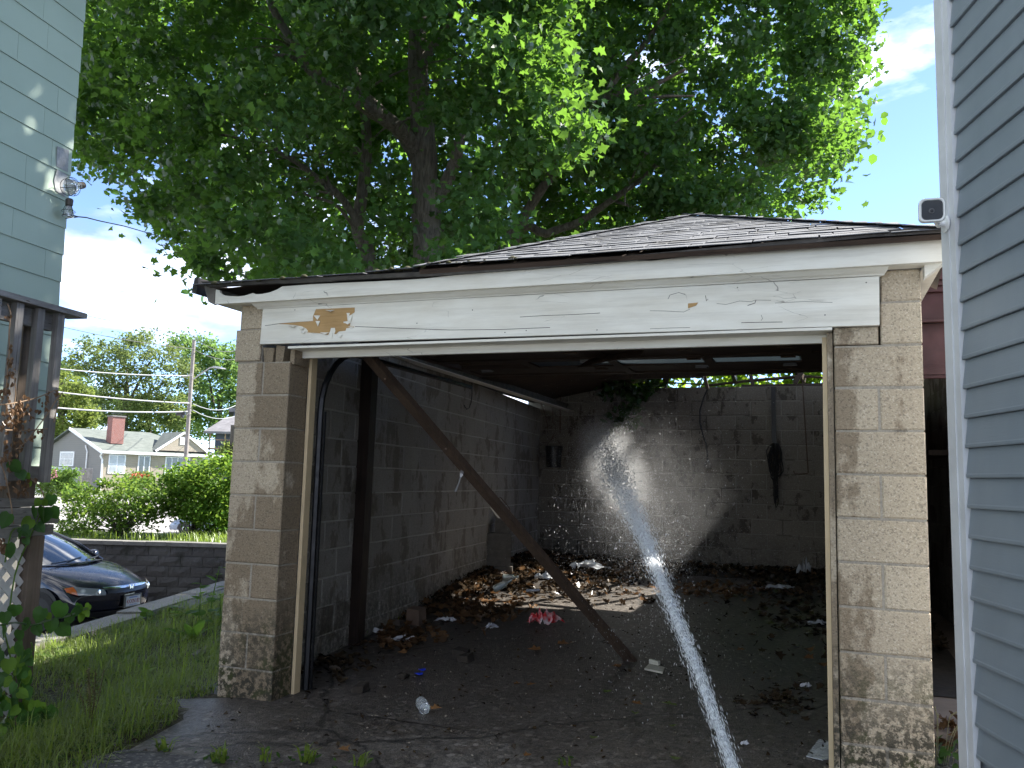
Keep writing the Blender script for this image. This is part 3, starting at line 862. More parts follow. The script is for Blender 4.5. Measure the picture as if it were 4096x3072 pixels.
for i in range(46):
    x = -3.6 + i * 0.045 + rnd.uniform(-0.02, 0.02)
    s_ = rnd.choice((0.004, 0.006, 0.009, 0.018)) * rnd.uniform(0.7, 1.3)
    c = np.array([x, EY + rnd.uniform(0.0, 0.05), EZ + 0.004 - 0.015 * max(0, min(1, (-2.1 - x))) + 0.012 * (x > -2.1)])
    m.lathe(c, [(s_ * 1.3, -0.004), (s_ * 1.1, s_ * 0.35), (s_ * 0.5, s_ * 0.8)], 6)
o = m.build('moss', MOSS, gar, smooth=True); o['kind'] = 'stuff'
m = MB()
R1, R2 = (-1.0, 2.5, 3.45), (-1.27, 5.45, 3.29)
m.add([(-3.64, -0.1, 2.45), (-3.78, 4.0, 2.38), (-4.15, 8.0, 2.50), R2, R1, (-2.15, -0.12, 2.50), (-2.9, 2.0, 2.62), (-1.42, 7.95, 3.02), (-1.42, 5.5, 3.2)], [(0, 5, 6), (0, 6, 1), (1, 6, 4), (1, 4, 3), (1, 3, 8), (1, 8, 7, 2), (6, 5, 4)])
m.add([(0.66, 2.9, 2.44), R1, (R1[0] - 0.05, 2.9, 3.43), R2, (0.9, 5.9, 2.42), (-1.33, 5.9, 3.27), (0.5, -0.12, 2.46), (-0.09, 0.9, 2.84), (0.57, 0.9, 2.45)], [(0, 4, 5, 2), (6, 8, 7)])  # gap left in the unseen right slope to let sun onto the door panes
m.build('roof_boarding', DOORWOOD, gar)
m = MB(); m.bar((-1.0, 2.4, 3.43), (-1.34, 6.2, 3.25), 0.22, 0.03); m.build('added_ridge_board', DOORWOOD, gar)  # added over the joint of the slopes to stop sun leaking inside

# ------------------------------------------------------------------ raised overhead door, beams and rafters (parts of the garage)
GLASSY = NT('obscure_glass')
_p = GLASSY.pos()
_gl = GLASSY.bsdf(GLASSY.ramp(GLASSY.noise(_p, 60, 4), (0.35, (0.16, 0.2, 0.23)), (0.65, (0.32, 0.38, 0.42))), 0.25, GLASSY.bump(GLASSY.noise(_p, 110, 3), 0.5, 0.004))
_tr = GLASSY.n('BsdfTranslucent', Color=(0.16, 0.19, 0.21)).outputs[0]
GLASSY = GLASSY.done(GLASSY.n('MixShader', Fac=0.6, i1=_gl, i2=_tr).outputs[0])

door = part_empty('overhead_door', gar, (-1.5, 1.4, 2.2))
DZ = 2.225
for k in range(5):
    y0 = 0.42 + k * 0.47; y1 = y0 + 0.455
    z = DZ + 0.006 * k
    m = MB()
    if k == 3:      # the glazed row: rails and stiles with openings
        m.box(-2.98, 0.12, y0, y0 + 0.07, z, z + 0.035); m.box(-2.98, 0.12, y1 - 0.07, y1, z, z + 0.035)
        for x in (-2.98, -2.28, -1.58, -0.86, -0.17):
            m.box(x, x + (0.07 if x < -0.5 else 0.29), y0 + 0.07, y1 - 0.07, z, z + 0.035)
    else:
        m.box(-2.98, 0.12, y0, y1, z + 0.012, z + 0.03)
        m.box(-2.98, 0.12, y0, y0 + 0.07, z, z + 0.0119); m.box(-2.98, 0.12, y1 - 0.07, y1, z, z + 0.0119)
        for x in (-2.98, -1.58, -0.17):
            m.box(x, x + 0.07, y0 + 0.07, y1 - 0.07, z, z + 0.0119)
    m.build('panel', DOORWOOD, door)
    if k == 3:
        for i, x in enumerate((-2.21, -1.51, -0.79)):
            m = MB(); m.box(x, x + (0.63, 0.65, 0.62)[i], y0 + 0.07, y1 - 0.07, z + 0.014, z + 0.018); m.build('pane', GLASSY, door)
    if k < 4:
        for x in (-2.75, -1.75, -0.95, -0.3):
            m = MB(); m.box(x, x + 0.09, y1 - 0.035, y1 + 0.05, z - 0.004, z - 0.001)
            m.tube([(x - 0.005, y1 + 0.008, z - 0.010), (x + 0.095, y1 + 0.008, z - 0.010)], 0.007, 6)
            m.build('hinge', GALV if (k + int(x * 10)) % 3 == 0 else RUST, door)
m = MB()
a = onZ(2309, 1471, 2.16); b = onY(2565, 1418, a[1] - 0.2)
m.slab([a, b, b + np.array([0.02, 0.03, 0.05]), onY(2380, 1425, a[1] + 0.1)], (0, 0.02, 0.012)); m.build('loose_panel_board', DOORWOOD, door)
# tracks
def track(x, sx, name='door_track'):
    m = MB()
    path = [(x, 0.285, 0.02), (x, 0.285, 1.72)] + [(x, 0.285 + 0.42 * (1 - math.cos(t)), 1.72 + 0.42 * math.sin(t)) for t in np.linspace(0.2, math.pi / 2, 7)] + [(x, 2.7, 2.15)]
    m.tube(path, 0.02, 6)
    m.tube([(p[0] + sx, p[1] + 0.02, p[2]) for p in path[:2]], 0.008, 5)
    return m.build(name, BLACKMETAL, gar)
track(-3.025, 0.022); track(0.05, 0.03)
m = MB(); m.hexa([(0.122, 0.3, 2.262), (0.24, 0.3, 2.262), (0.5, 3.0, 2.262), (0.122, 3.0, 2.262), (0.122, 0.3, 2.28), (0.24, 0.3, 2.28), (0.5, 3.0, 2.28), (0.122, 3.0, 2.28)]); m.build('sun_block_plank', DOORWOOD, gar)  # unseen plank added to stop sun leaking past the raised door
def beam(name, a, b, w, h, mat=DARKWOOD, up=(0, 0, 1)):
    m = MB(); m.bar(a, b, w, h, up); return m.build(name, mat, gar)
# door post standing against the side wall, in two lengths
pyy = 2.32
_d = ray(1447, 2200); _n = np.array([ln[0], ln[1], 0.0]); _a = np.array([LWA[0], LWA[1], 0.0]) + _n * 0.055
_q = CAM + _d * (np.dot(_a - CAM, _n) / np.dot(_d, _n)); px_ = float(_q[0]); pyy = float(_q[1])
m = MB(); m.bar((px_ - 0.02, pyy, fl(pyy) - 0.02), (px_, pyy, 2.4), 0.10, 0.10, (0, 1, 0)); m.build('wall_post', wood_mat('tarred_post', (0.02, 0.014, 0.012), (0.05, 0.032, 0.025), axis=2, rough=0.5, grain=45), gar)
tb = onY(2100, 1514, 6.6); te = onY(2815, 1497, 6.6)
beam('tie_beam', tb, te, 0.05, 0.085)
beam('tie_beam', onY(2785, 1487, 5.9), onY(3420, 1462, 5.9), 0.05, 0.115)
beam('tie_beam', onY(1900, 1477, 3.2), onY(3400, 1440, 3.2), 0.09, 0.05)
beam('tie_beam', onY(1560, 1442, 2.9), onY(1945, 1506, 4.6), 0.035, 0.05)
beam('wall_plate', (-4.0, BY + 0.08, 2.725), (-2.55, BY + 0.08, 2.725), 0.14, 0.04)
beam('wall_plate', (-1.05, BY + 0.08, 2.715), (0.9, BY + 0.08, 2.73), 0.12, 0.03)
for (xa, ya, xb, yb, ra, rb, Y) in ((2585, 1532, 2822, 1538, 0.012, 0.010, 7.7), (2832, 1542, 3180, 1508, 0.02, 0.024, 7.72), (3180, 1508, 3290, 1510, 0.02, 0.016, 7.72)):
    m = MB(); m.tube([onY(xa, ya, Y), onY((xa + xb) / 2, (ya + yb) / 2 - 3, Y + 0.05), onY(xb, yb, Y)], [ra, (ra + rb) / 2, rb], 7); m.build('broken_pole', PROPWOOD, gar)
for (xa, ya, xb, yb, w, Y) in ((2655, 1470, 2662, 1552, 0.05, 7.75), (2808, 1462, 2830, 1556, 0.045, 7.4), (3003, 1500, 3012, 1547, 0.05, 7.75), (3262, 1395, 3178, 1535, 0.06, 7.0), (2890, 1385, 2905, 1425, 0.10, 2.9)):
    beam('broken_rafter', onY(xa, ya, Y), onY(xb, yb, Y), w, 0.05, PROPWOOD if w < 0.046 else DARKWOOD, (0, 1, 0))
for x in (-2.6, -1.75, -0.9, -0.1, 0.6):
    beam('rafter', (x * 0.45 - 0.75, 5.1, 3.33), (x * 1.15 - 0.1, 7.85, 2.8), 0.045, 0.10)
# small white lamp base under the beam
q = onY(2806, 1483, 5.0)
m = MB(); m.lathe(q, [(0.045, 0.0), (0.05, 0.012), (0.048, 0.03), (0.03, 0.036)], 12, (0, 0, 1)); m.build('lamp_base', plain('old_porcelain', (0.45, 0.42, 0.38), 0.4), gar)
for (x, y, Y) in ((2645, 1452, 3.0), (2765, 1453, 3.1), (2794, 1453, 3.1)):
    q = onY(x, y, Y); m = MB(); m.lathe(q, [(0.006, 0), (0.008, 0.006), (0.004, 0.012)], 8, (0, -1, 0)); m.build('bolt', GALV, gar)

# ------------------------------------------------------------------ things inside the garage
# leaning prop timber with nail heads
pb = onZ(2530, 2650, 0.03); pt_ = onY(1430, 1372, 0.35)
tim = thing('prop_timber', 'long weathered timber leaning diagonally from the header down to the wet floor', 'timber', pb)
mid = pb + (pt_ - pb) * 0.52
m = MB(); m.bar(pb, pt_, 0.042, 0.075, (0.55, -0.6, 0.5)); m.build('beam', PROPWOOD, tim)
ax = (pt_ - pb) / np.linalg.norm(pt_ - pb)
for (x, y) in ((1541, 1515), (1783, 1795)):
    f_ = min(0.97, max(0.03, ((y - proj(pb)[1]) / (proj(pt_)[1] - proj(pb)[1]))))
    q = at(x, y, proj(pb + (pt_ - pb) * f_)[2] - 0.05)
    m = MB(); m.lathe(q, [(0.008, 0), (0.008, 0.012)], 8, tuple(-ray(x, y))); m.build('nail', RUST, tim)
m = MB()
f_ = 0.40
zc = proj(pb + (pt_ - pb) * f_)[2] - 0.07
pp = [(1985, 1997), (2003, 1990), (2040, 2035), (2036, 2050), (2028, 2056)]
m.tube([at(x, y, zc) for x, y in pp], 0.003, 5); m.build('wire_handle', RUST, tim)
m = MB(); m.slab([at(x, y, zc + 0.02) for x, y in ((1958, 2028), (1966, 2026), (2003, 2068), (1998, 2074), (1990, 2070))], ray(1980, 2050) * 0.02); m.build('splinter', plain('pale_splinter', (0.35, 0.29, 0.22), 0.7), tim)
# fork hung on a nail of the timber
fk0 = at(1852, 1878, proj(pb + (pt_ - pb) * 0.53)[2] - 0.08)
fork = thing('fork', 'small metal table fork hanging by its tines from the leaning timber', 'fork', fk0)
dep = proj(fk0)[2]
m = MB()
for dx in (-6, -2, 2, 6):
    m.tube([at(1852 + dx, 1874, dep), at(1846 + dx, 1895, dep)], 0.0025, 5)
m.slab([at(1839, 1893, dep), at(1853, 1896, dep), at(1846, 1910, dep), at(1840, 1908, dep)], ray(1845, 1900) * 0.003)
m.tube([at(1843, 1907, dep), at(1836, 1930, dep), at(1822, 1966, dep)], [0.004, 0.006, 0.009], 6)
m.build('fork_body', GALV, fork)
# black bucket hanging in the back corner
bq = onY(2214, 1870, 7.42)
bk = thing('bucket', 'black plastic bucket hanging from wires in the back left corner', 'bucket', bq)
m = MB(); m.lathe(bq, [(0.105, 0), (0.108, 0.01), (0.122, 0.25), (0.128, 0.255), (0.128, 0.275), (0.124, 0.28), (0.130, 0.285), (0.130, 0.31), (0.122, 0.312), (0.1, 0.1)], 20); m.build('pail', BLACKPL, bk, smooth=False)
m = MB(); m.bar(bq + np.array([0.03, -0.125, 0.03]), bq + np.array([0.035, -0.14, 0.28]), 0.018, 0.012); m.build('rib', BLACKPL, bk)
m = MB(); m.tube([bq + np.array([-0.12, 0, 0.30]), bq + np.array([-0.05, 0, 0.40]), bq + np.array([0.02, 0, 0.44]), bq + np.array([0.06, 0, 0.39]), bq + np.array([0.12, 0, 0.30])], 0.004, 5); m.build('bail', RUST, bk)
# wires, chain and hooks
def wire(name, label, cat, pts, r, mat, Y=None, group=None, n=5):
    P = [onY(p[0], p[1], Y) if len(p) == 2 else np.array(p) for p in pts]
    m = MB(); m.tube(P, r, n)
    o = m.build(name, mat, None, org=P[0])
    return tag(o, label, cat, group)
wire('hanging_wire', 'slack dark wire running from the beam end down to the bucket', 'wire', [(2128, 1530), (2150, 1585), (2178, 1650), (2190, 1700), (2192, 1755), (2205, 1757), (2222, 1740)], 0.005, RUST, 7.4)
wire('bucket_wire', 'straight thin wire holding the black bucket from above', 'wire', [(2211, 1550), (2211, 1640), (2211, 1690), (2218, 1695), (2224, 1710), (2218, 1735), (2208, 1750)], 0.004, RUST, 7.42)
c0 = onY(2242, 1545, 7.5); c1 = onY(2240, 1735, 7.5)
ch = thing('chain', 'rusty chain hanging straight down behind the black bucket', 'chain', c0)
for i in range(26):
    p = c0 + (c1 - c0) * (i / 26)
    m = MB()
    a_ = np.array((1, 0, 0)) if i % 2 else np.array((0, 1, 0))
    ring = [p + a_ * 0.009 * math.cos(t) + np.array((0, 0, 1)) * 0.02 * math.sin(t) for t in np.linspace(0, 2 * math.pi, 9)]
    m.tube(ring, 0.0035, 4, cap=False); m.build('link', RUST, ch)
def wallpt(x, y, off=0.02):
    # intersection of a photo ray with the left side wall, moved off it a little
    d = ray(x, y)
    nn = np.array([ln[0], ln[1], 0.0]); a0 = np.array([LWA[0], LWA[1], 0.0]) + nn * off
    return CAM + d * (np.dot(a0 - CAM, nn) / np.dot(d, nn))
wire('wall_hook', 'long black wire hook hanging on the left block wall', 'hook', [wallpt(1888, 1474), wallpt(1888, 1580), wallpt(1884, 1612), wallpt(1876, 1632), wallpt(1867, 1637), wallpt(1860, 1628), wallpt(1856, 1620)], 0.005, BLACKMETAL)
wire('hanging_cable', 'black electric cable dangling against the middle of the back wall', 'cable', [(2830, 1555), (2815, 1590), (2800, 1640), (2800, 1690), (2812, 1740), (2826, 1780), (2830, 1830)], 0.010, BLACKPL, 7.6)
q = onY(2830, 1862, 7.6)
m = MB(); m.lathe(q, [(0.012, -0.05), (0.04, -0.035), (0.05, 0.0), (0.042, 0.04), (0.018, 0.075), (0.012, 0.1)], 10); tag(m.build('lamp_socket', BLACKPL, None, org=q), 'dark bulb socket at the end of the dangling cable', 'lamp socket')
st = thing('hanging_strap', 'dark flat strap hung from the wall top holding the coiled hoses', 'strap', onY(3094, 1550, 7.66))
m = MB(); m.bar(onY(3093, 1548, 7.66), onY(3096, 1770, 7.66), 0.058, 0.015, (0, 1, 0)); m.build('band', BLACKPL, st)
cl = thing('hose_coil', 'bundle of black hoses and cords looped and hung on the back wall', 'hose', onY(3100, 1780, 7.62))
for i in range(15):
    r1 = rnd.Random(i) if False else random.Random(i + 3)
    w = r1.uniform(8, 36); b = r1.uniform(1860, 1925) if i < 9 else r1.uniform(1925, 2055)
    w = w if i < 9 else w * 0.55
    cx = 3100 + r1.uniform(-6, 6)
    Y = 7.62 - 0.02 * r1.random() - 0.012 * (i % 4)
    pts = []
    for t in np.linspace(0, 2 * math.pi, 21):
        yy = (1772 + b) / 2 - (b - 1772) / 2 * math.cos(t)
        sw = math.sin(t) * w * (1 + 0.25 * math.sin(2 * t + i)) * (0.6 if i >= 9 else 1)
        pts.append(onY(cx + sw + 3 * math.sin(5 * t + i), yy, Y))
    m = MB(); m.tube(pts, r1.choice((0.009, 0.012, 0.007)), 6, cap=False); m.build('loop', BLACKPL if i % 4 else plain('brown_cord', (0.07, 0.045, 0.03), 0.6), cl)
wire('hooked_rod', 'thin bent metal rod with a hooked foot hanging near the right jamb', 'rod', [(3205, 1488), (3212, 1560), (3220, 1690), (3229, 1830), (3233, 1890), (3228, 1894), (3200, 1896), (3178, 1895), (3175, 1884)], 0.008, RUST, 7.5)

# loose concrete blocks stacked against the side wall
SB = plain('stacked_block', (0.15, 0.135, 0.115), 0.9, 0.35, 12, 0.6, 160)
so = onZ(1911, 2330, 0.13)
sc_ = at(1911, 2262, 9.15); sth = math.atan2(le[1], le[0]) - math.pi / 2
def cinder(loc, rz, label, full=True):
    t = thing('concrete_block', label, 'concrete block', loc, 'loose concrete blocks')
    L_ = 0.395 if full else 0.19; W_ = 0.19; H_ = 0.19
    c, s_ = math.cos(rz), math.sin(rz)
    R3 = lambda x, y, z: (loc[0] + x * c - y * s_, loc[1] + x * s_ + y * c, loc[2] + z)
    m = MB()
    def bx_(x0, x1, y0, y1, z0, z1):
        m.hexa([R3(*p) for p in [(x0, y0, z0), (x1, y0, z0), (x1, y1, z0), (x0, y1, z0), (x0, y0, z1), (x1, y0, z1), (x1, y1, z1), (x0, y1, z1)]])
    bx_(0, L_, 0, 0.032, 0, H_); bx_(0, L_, W_ - 0.032, W_, 0, H_)
    for x in ((0.02, L_ / 2 - 0.015, L_ - 0.05) if full else (0.02, L_ - 0.05)):
        bx_(x, x + 0.03, 0.0321, W_ - 0.0321, 0.001, H_ - 0.001)
    for x in (0, L_):
        for y in (0.032, W_ - 0.032):
            pass
    m.build('shell', SB, t)
    return t
bx0 = at(1908, 2330, 9.3); base_z = 0.10
fx = onZ(1906, 2330, base_z)
rz0 = math.atan2(CR[1], CR[0]) + 0.02
e0 = np.array([math.cos(rz0), math.sin(rz0), 0]); e1 = np.array([-math.sin(rz0), math.cos(rz0), 0])
cinder(fx + np.array([0, 0, 0.0]), rz0, 'bottom block of the stack by the side wall, half sunk in leaves')
cinder(fx + np.array([0, 0, 0.195]) + e0 * 0.003 + e1 * 0.01, rz0 + 0.02, 'long block lying second from bottom in the stack')
cinder(fx + np.array([0, 0, 0.39]) + e0 * 0.006 + e1 * 0.004, rz0 - 0.015, 'long block third from bottom in the stack, black scraps lying on it')
cinder(fx + e0 * 0.20 + e1 * 0.03 + np.array([0, 0, 0.585]), rz0 - 0.05, 'single half block on top of the stack, below the leaning timber', False)
cinder(fx + e0 * 0.42 + e1 * 0.02 + np.array([0, 0, 0.0]), rz0 + math.pi / 2 * 0.97, 'block standing end on beside the stack, nearest the leaning timber', True)

# ------------------------------------------------------------------ neighbouring bay with the maroon header, seen between pillar and blue house
MAROON = plain('maroon_paint', (0.115, 0.042, 0.042), 0.5, 0.3, 4, 0.2, 50)
MAROON2 = plain('worn_maroon_paint', (0.14, 0.06, 0.058), 0.55, 0.4, 4, 0.25, 40)
BRNFLOOR = plain('brown_concrete', (0.22, 0.17, 0.135), 0.8, 0.35, 3, 0.4, 40)
MY = 2.3
mg = thing('neighbouring_garage', 'second garage bay with maroon header behind the right pillar', 'garage', (1.5, MY, 0))
def zy(y, x=3760): return float(onY(x, y, MY)[2])
def mpart(name, y0, y1, yf, yb, mat=MAROON):
    m = MB(); m.box(0.45, 3.2, yf, yb, zy(y1), zy(y0)); return m.build(name, mat, mg)
mpart('cornice', 1040, 1131, MY - 0.12, MY - 0.02)
mpart('bed_moulding', 1133, 1150, MY - 0.09, MY - 0.02, MAROON2)
mpart('bed_moulding', 1152, 1172, MY - 0.06, MY - 0.02)
mpart('header_board', 1174, 1277, MY - 0.02, MY + 0.03)
mpart('lip', 1279, 1289, MY - 0.035, MY + 0.0, MAROON2)
mpart('door_panel', 1291, 1468, MY + 0.03, MY + 0.06, MAROON2)
mpart('bottom_rail', 1470, 1497, MY - 0.0, MY + 0.05, MAROON2)
mpart('weather_strip', 1498, 1511, MY + 0.01, MY + 0.05)
m = MB(); m.box(0.45, 3.2, MY - 0.02, 8.6, zy(1040) - 0.0, zy(1040) + 0.05); m.build('roof', MAROON, mg)
mwl = part_empty('side_wall', mg, (1.1, 5, 0))
wa = np.array([1.02, 8.3]); wbp = np.array([1.30, 2.6])
wl_ = float(np.linalg.norm(wbp - wa)); wth = math.atan2(*(wbp - wa)[::-1])
pool = []
for k in range(12):
    st = 0 if k % 2 else -0.2032
    cells = []
    while st < wl_:
        a, b = max(st, 0), min(st + 0.4064, wl_)
        if b - a > 0.05: cells.append((a, b - a))
        st += 0.4064
    lay(mwl, wa, wth, cells, k * H - 0.05, 0.1, INNER, pool=pool)
pool.sort(key=lambda q: -q[0])
rest = MB()
for i, (size, spec, parent, loc, th) in enumerate(pool):
    x_ = proj(np.array(loc) + np.array([0, 0, 0.1]))[0]
    if 3640 < x_ < 3960 and i < 110:
        inst('block', block_mesh(*spec), parent, loc, (0, 0, th))
m = MB()
e2 = (wbp - wa) / wl_; n2 = np.array([e2[1], -e2[0]])
c4 = [wa - n2 * 0.006, wbp - n2 * 0.006, wbp - n2 * 0.2, wa - n2 * 0.2]
m.hexa([(c[0], c[1], -0.1) for c in c4][::-1] + [(c[0], c[1], 2.6) for c in c4][::-1]); m.build('mortar', MORTAR_IN, mwl)
m = MB(); m.box(0.4, 3.2, 8.3, 8.5, -0.1, 2.9); m.build('rear_wall', INNER, mg)
q = onX(3760, 1830, 1.2)
m = MB(); m.box(0.95, 1.25, q[1] - 1.2, q[1] + 0.6, q[2] - 0.02, q[2] + 0.03); m.build('shelf', DARKWOOD, mg)
m = MB(); m.box(0.43, 3.0, 0.9, 8.3, -0.03, 0.012); o = m.build('bay_floor', BRNFLOOR); o['kind'] = 'structure'

# ------------------------------------------------------------------ blue house on the right: vinyl planks and white corner post
VB = NT('blue_vinyl')
_p = VB.pos()
_c = VB.mix(VB.ramp(VB.noise(VB.mapped(_p, (3, 3, 1)), 2.0, 4), (0.3, 0.0), (0.7, 1.0)), (0.19, 0.225, 0.258), (0.22, 0.255, 0.29))
_c = VB.mix(VB.ramp(VB.noise(_p, 120.0, 4, 0.7), (0.62, 0.0), (0.7, 0.25)), _c, (0.07, 0.085, 0.10))
_c = VB.mix(VB.ramp(VB.noise(VB.mapped(_p, (0.8, 0.8, 2.2)), 1.3, 5, 0.6), (0.42, 0.0), (0.72, 0.35)), _c, (0.26, 0.285, 0.305))
VB = VB.done(VB.bsdf(_c, 0.42, VB.bump(VB.noise(VB.mapped(_p, (6, 6, 220)), 1.0, 3), 0.22, 0.002)))
VW = plain('white_vinyl', (0.62, 0.63, 0.65), 0.4, 0.12, 6, 0.12, 50)
bh = thing('blue_house', 'tall house wall of blue-grey vinyl planks with a white corner post', 'house', (1.0, -2.4, 0.27))
HK = 1.045
bc = CAM[:2] + (np.array([0.44, -0.49]) - CAM[:2]) * HK; bd = np.array([0.281, -0.960]); bd /= np.linalg.norm(bd); bn = np.array([-bd[1], bd[0]]) * -1
# bn must face the driveway (-X)
if bn[0] > 0: bn = -bn
BZ0 = 0.24
def bp(s, o, z):
    p = bc + bd * s + bn * o
    return (p[0], p[1], z)
m = MB()
far = np.array([bd[1], -bd[0]]) * -1
if far[0] < 0: far = -far
def bq_(s, u, z):
    p = bc + bd * s - bn * 0.02 + far * u
    return (p[0], p[1], z)
m.hexa([bq_(6.5, 0, 0.25), bq_(6.5, 5, 0.25), bq_(0.01, 5, 0.25), bq_(0.01, 0, 0.25), bq_(6.5, 0, 7.0), bq_(6.5, 5, 7.0), bq_(0.01, 5, 7.0), bq_(0.01, 0, 7.0)])
m.build('wall', VB, bh)
m = MB(); m.hexa([bq_(6.5, 0.02, -0.2), bq_(6.5, 4.9, -0.2), bq_(0.05, 4.9, -0.2), bq_(0.05, 0.02, -0.2), bq_(6.5, 0.02, 0.249), bq_(6.5, 4.9, 0.249), bq_(0.05, 4.9, 0.249), bq_(0.05, 0.02, 0.249)]); m.build('foundation', plain('tan_foundation', (0.36, 0.29, 0.2), 0.85), bh)
m = MB(); m.hexa([bq_(6.7, -0.35, 7.0), bq_(6.7, 5.3, 7.0), bq_(-0.3, 5.3, 7.0), bq_(-0.3, -0.35, 7.0), bq_(6.7, 2.2, 8.6), bq_(6.7, 2.6, 8.6), bq_(-0.3, 2.6, 8.6), bq_(-0.3, 2.2, 8.6)]); m.build('roof', SHINGLE, bh)
BE = 0.1145 * HK
zref = float(at(3861, 1439, 3.23 * HK)[2])
zk = zref - BE * 20
while zk < BZ0: zk += BE
k = 0
planks = 0
while True:
    z = zk + k * BE
    if z > 7.0: break
    s0, s1 = 0.125, 6.4
    # cross-section of the plank: butt edge proud at the bottom, a beaded lip, then sloping back in
    pr_ = [(0.0, z), (0.017, z), (0.0185, z + 0.004), (0.0185, z + 0.013), (0.0165, z + 0.018), (0.004, z + BE - 0.002), (0.0, z + BE - 0.002)]
    m = MB()
    nn = len(pr_)
    A = [bp(s0 + 0.0012 * k * 0, o - 0.019 + 0.019, zz) for o, zz in pr_]; B = [bp(s1, o, zz) for o, zz in pr_]
    m.add(A + B, [tuple(range(nn))[::-1], tuple(range(nn, 2 * nn))] + [(i, (i + 1) % nn, nn + (i + 1) % nn, nn + i) for i in range(nn)])
    if z < 3.9:
        m.build('siding_plank', VB, bh); planks += 1
    else:
        if k % 12 == 0 or 'hi' not in globals(): hi = MB() if 'hi' not in globals() else hi
        hi.add(A + B, [tuple(range(nn))[::-1], tuple(range(nn, 2 * nn))] + [(i, (i + 1) % nn, nn + (i + 1) % nn, nn + i) for i in range(nn)])
    k += 1
o = hi.build('siding', VB, bh); o['kind'] = 'stuff'
CPZ = 0.215
m = MB()
m.hexa([bp(0.0, 0.0, CPZ), bp(0.07, 0.0, CPZ), bp(0.07, 0.028, CPZ), bp(0.0, 0.028, CPZ), bp(0.0, 0.0, 7.0), bp(0.07, 0.0, 7.0), bp(0.07, 0.028, 7.0), bp(0.0, 0.028, 7.0)])
m.hexa([bp(0.0715, 0.0, CPZ), bp(0.118, 0.0, CPZ), bp(0.118, 0.024, CPZ), bp(0.0715, 0.024, CPZ), bp(0.0715, 0.0, 7.0), bp(0.118, 0.0, 7.0), bp(0.118, 0.024, 7.0), bp(0.0715, 0.024, 7.0)])
m.hexa([bq_(0.0, -0.001, CPZ), bq_(0.0, 0.12, CPZ), bq_(-0.012, 0.12, CPZ), bq_(-0.012, -0.001, CPZ), bq_(0.0, -0.001, 7.0), bq_(0.0, 0.12, 7.0), bq_(-0.012, 0.12, 7.0), bq_(-0.012, -0.001, 7.0)])
m.build('corner_post', VW, bh)
m = MB(); m.hexa([bq_(0.008, 0.1205, 0.25), bq_(0.008, 5, 0.25), bq_(-0.012, 5, 0.25), bq_(-0.012, 0.1205, 0.25), bq_(0.008, 0.1205, 7.0), bq_(0.008, 5, 7.0), bq_(-0.012, 5, 7.0), bq_(-0.012, 0.1205, 7.0)]); m.build('end_cladding', VB, bh)
# security camera on the corner post
sq = at(3727, 842, 3.16 * HK)
scm = thing('security_camera', 'small square white security camera with black face on the corner post', 'camera', sq)
SW = plain('white_plastic', (0.78, 0.78, 0.77), 0.35, 0.05, 6, 0.02)
fz_ = -CF * 0.93 - CR * 0.30; fz_ /= np.linalg.norm(fz_)
fx_ = np.cross((0, 0, 1.0), fz_); fx_ /= np.linalg.norm(fx_); fy_ = np.cross(fz_, fx_)
def rrect(w, h, r, n=5):
    out = []
    for cx, cy, a0 in ((w - r, h - r, 0), (-w + r, h - r, 90), (-w + r, -h + r, 180), (w - r, -h + r, 270)):
        for i in range(n):
            a = rad(a0 + 90 * i / (n - 1)); out.append((cx + r * math.cos(a), cy + r * math.sin(a)))
    return out
def ringloft(m, rings):
    n = len(rings[0]); b = len(m.v)
    for rg in rings: m.v += [V3(p) for p in rg]
    for i in range(len(rings) - 1):
        for k in range(n):
            m.f.append((b + i * n + k, b + i * n + (k + 1) % n, b + (i + 1) * n + (k + 1) % n, b + (i + 1) * n + k)); m.m.append(0)
    m.f.append(tuple(b + k for k in range(n))[::-1]); m.m.append(0)
    m.f.append(tuple(b + (len(rings) - 1) * n + k for k in range(n))); m.m.append(0)
S_ = 0.048
P_ = lambda x, y, z: sq + fx_ * x + fy_ * y + fz_ * z
m = MB(); ringloft(m, [[P_(x, y, z) for x, y in rrect(S_ * k_, S_ * k_, S_ * 0.42 * k_)] for k_, z in ((0.8, -0.03), (0.96, -0.022), (1.0, 0.0), (0.99, 0.01), (0.93, 0.015), (0.84, 0.0145), (0.82, 0.011))])
m.build('housing', SW, scm, smooth=False)
GB = plain('gloss_black', (0.008, 0.008, 0.01), 0.12, 0.1, 5, 0.0, spec=0.25)
m = MB(); ringloft(m, [[P_(x, y, z) for x, y in rrect(S_ * 0.8, S_ * 0.8, S_ * 0.36)] for z in (0.006, 0.0125)]); m.build('face', GB, scm)
m = MB(); m.lathe(P_(-0.002, -0.004, 0.0128), [(0.011, 0), (0.011, 0.0015), (0.009, 0.002)], 20, fz_); m.build('lens_ring', plain('lens_grey', (0.06, 0.06, 0.065), 0.3), scm)
m = MB(); m.lathe(P_(-0.002, -0.004, 0.0149), [(0.006, 0), (0.004, 0.0015)], 16, fz_); m.build('lens', GB, scm)
mp = at(3802, 815, 3.13 * HK)
on = np.array([bn[0], bn[1], 0])
mp = np.array(bp(0.05, 0.029, mp[2]))
m = MB(); m.lathe(mp, [(0.036, 0), (0.036, 0.004), (0.03, 0.007), (0.013, 0.008), (0.012, 0.022), (0.016, 0.026), (0.014, 0.036)], 18, on); m.build('mount', SW, scm)
m = MB(); m.tube([mp + on * 0.033, P_(0, 0.0, -0.03)], 0.011, 10); m.build('arm', SW, scm)

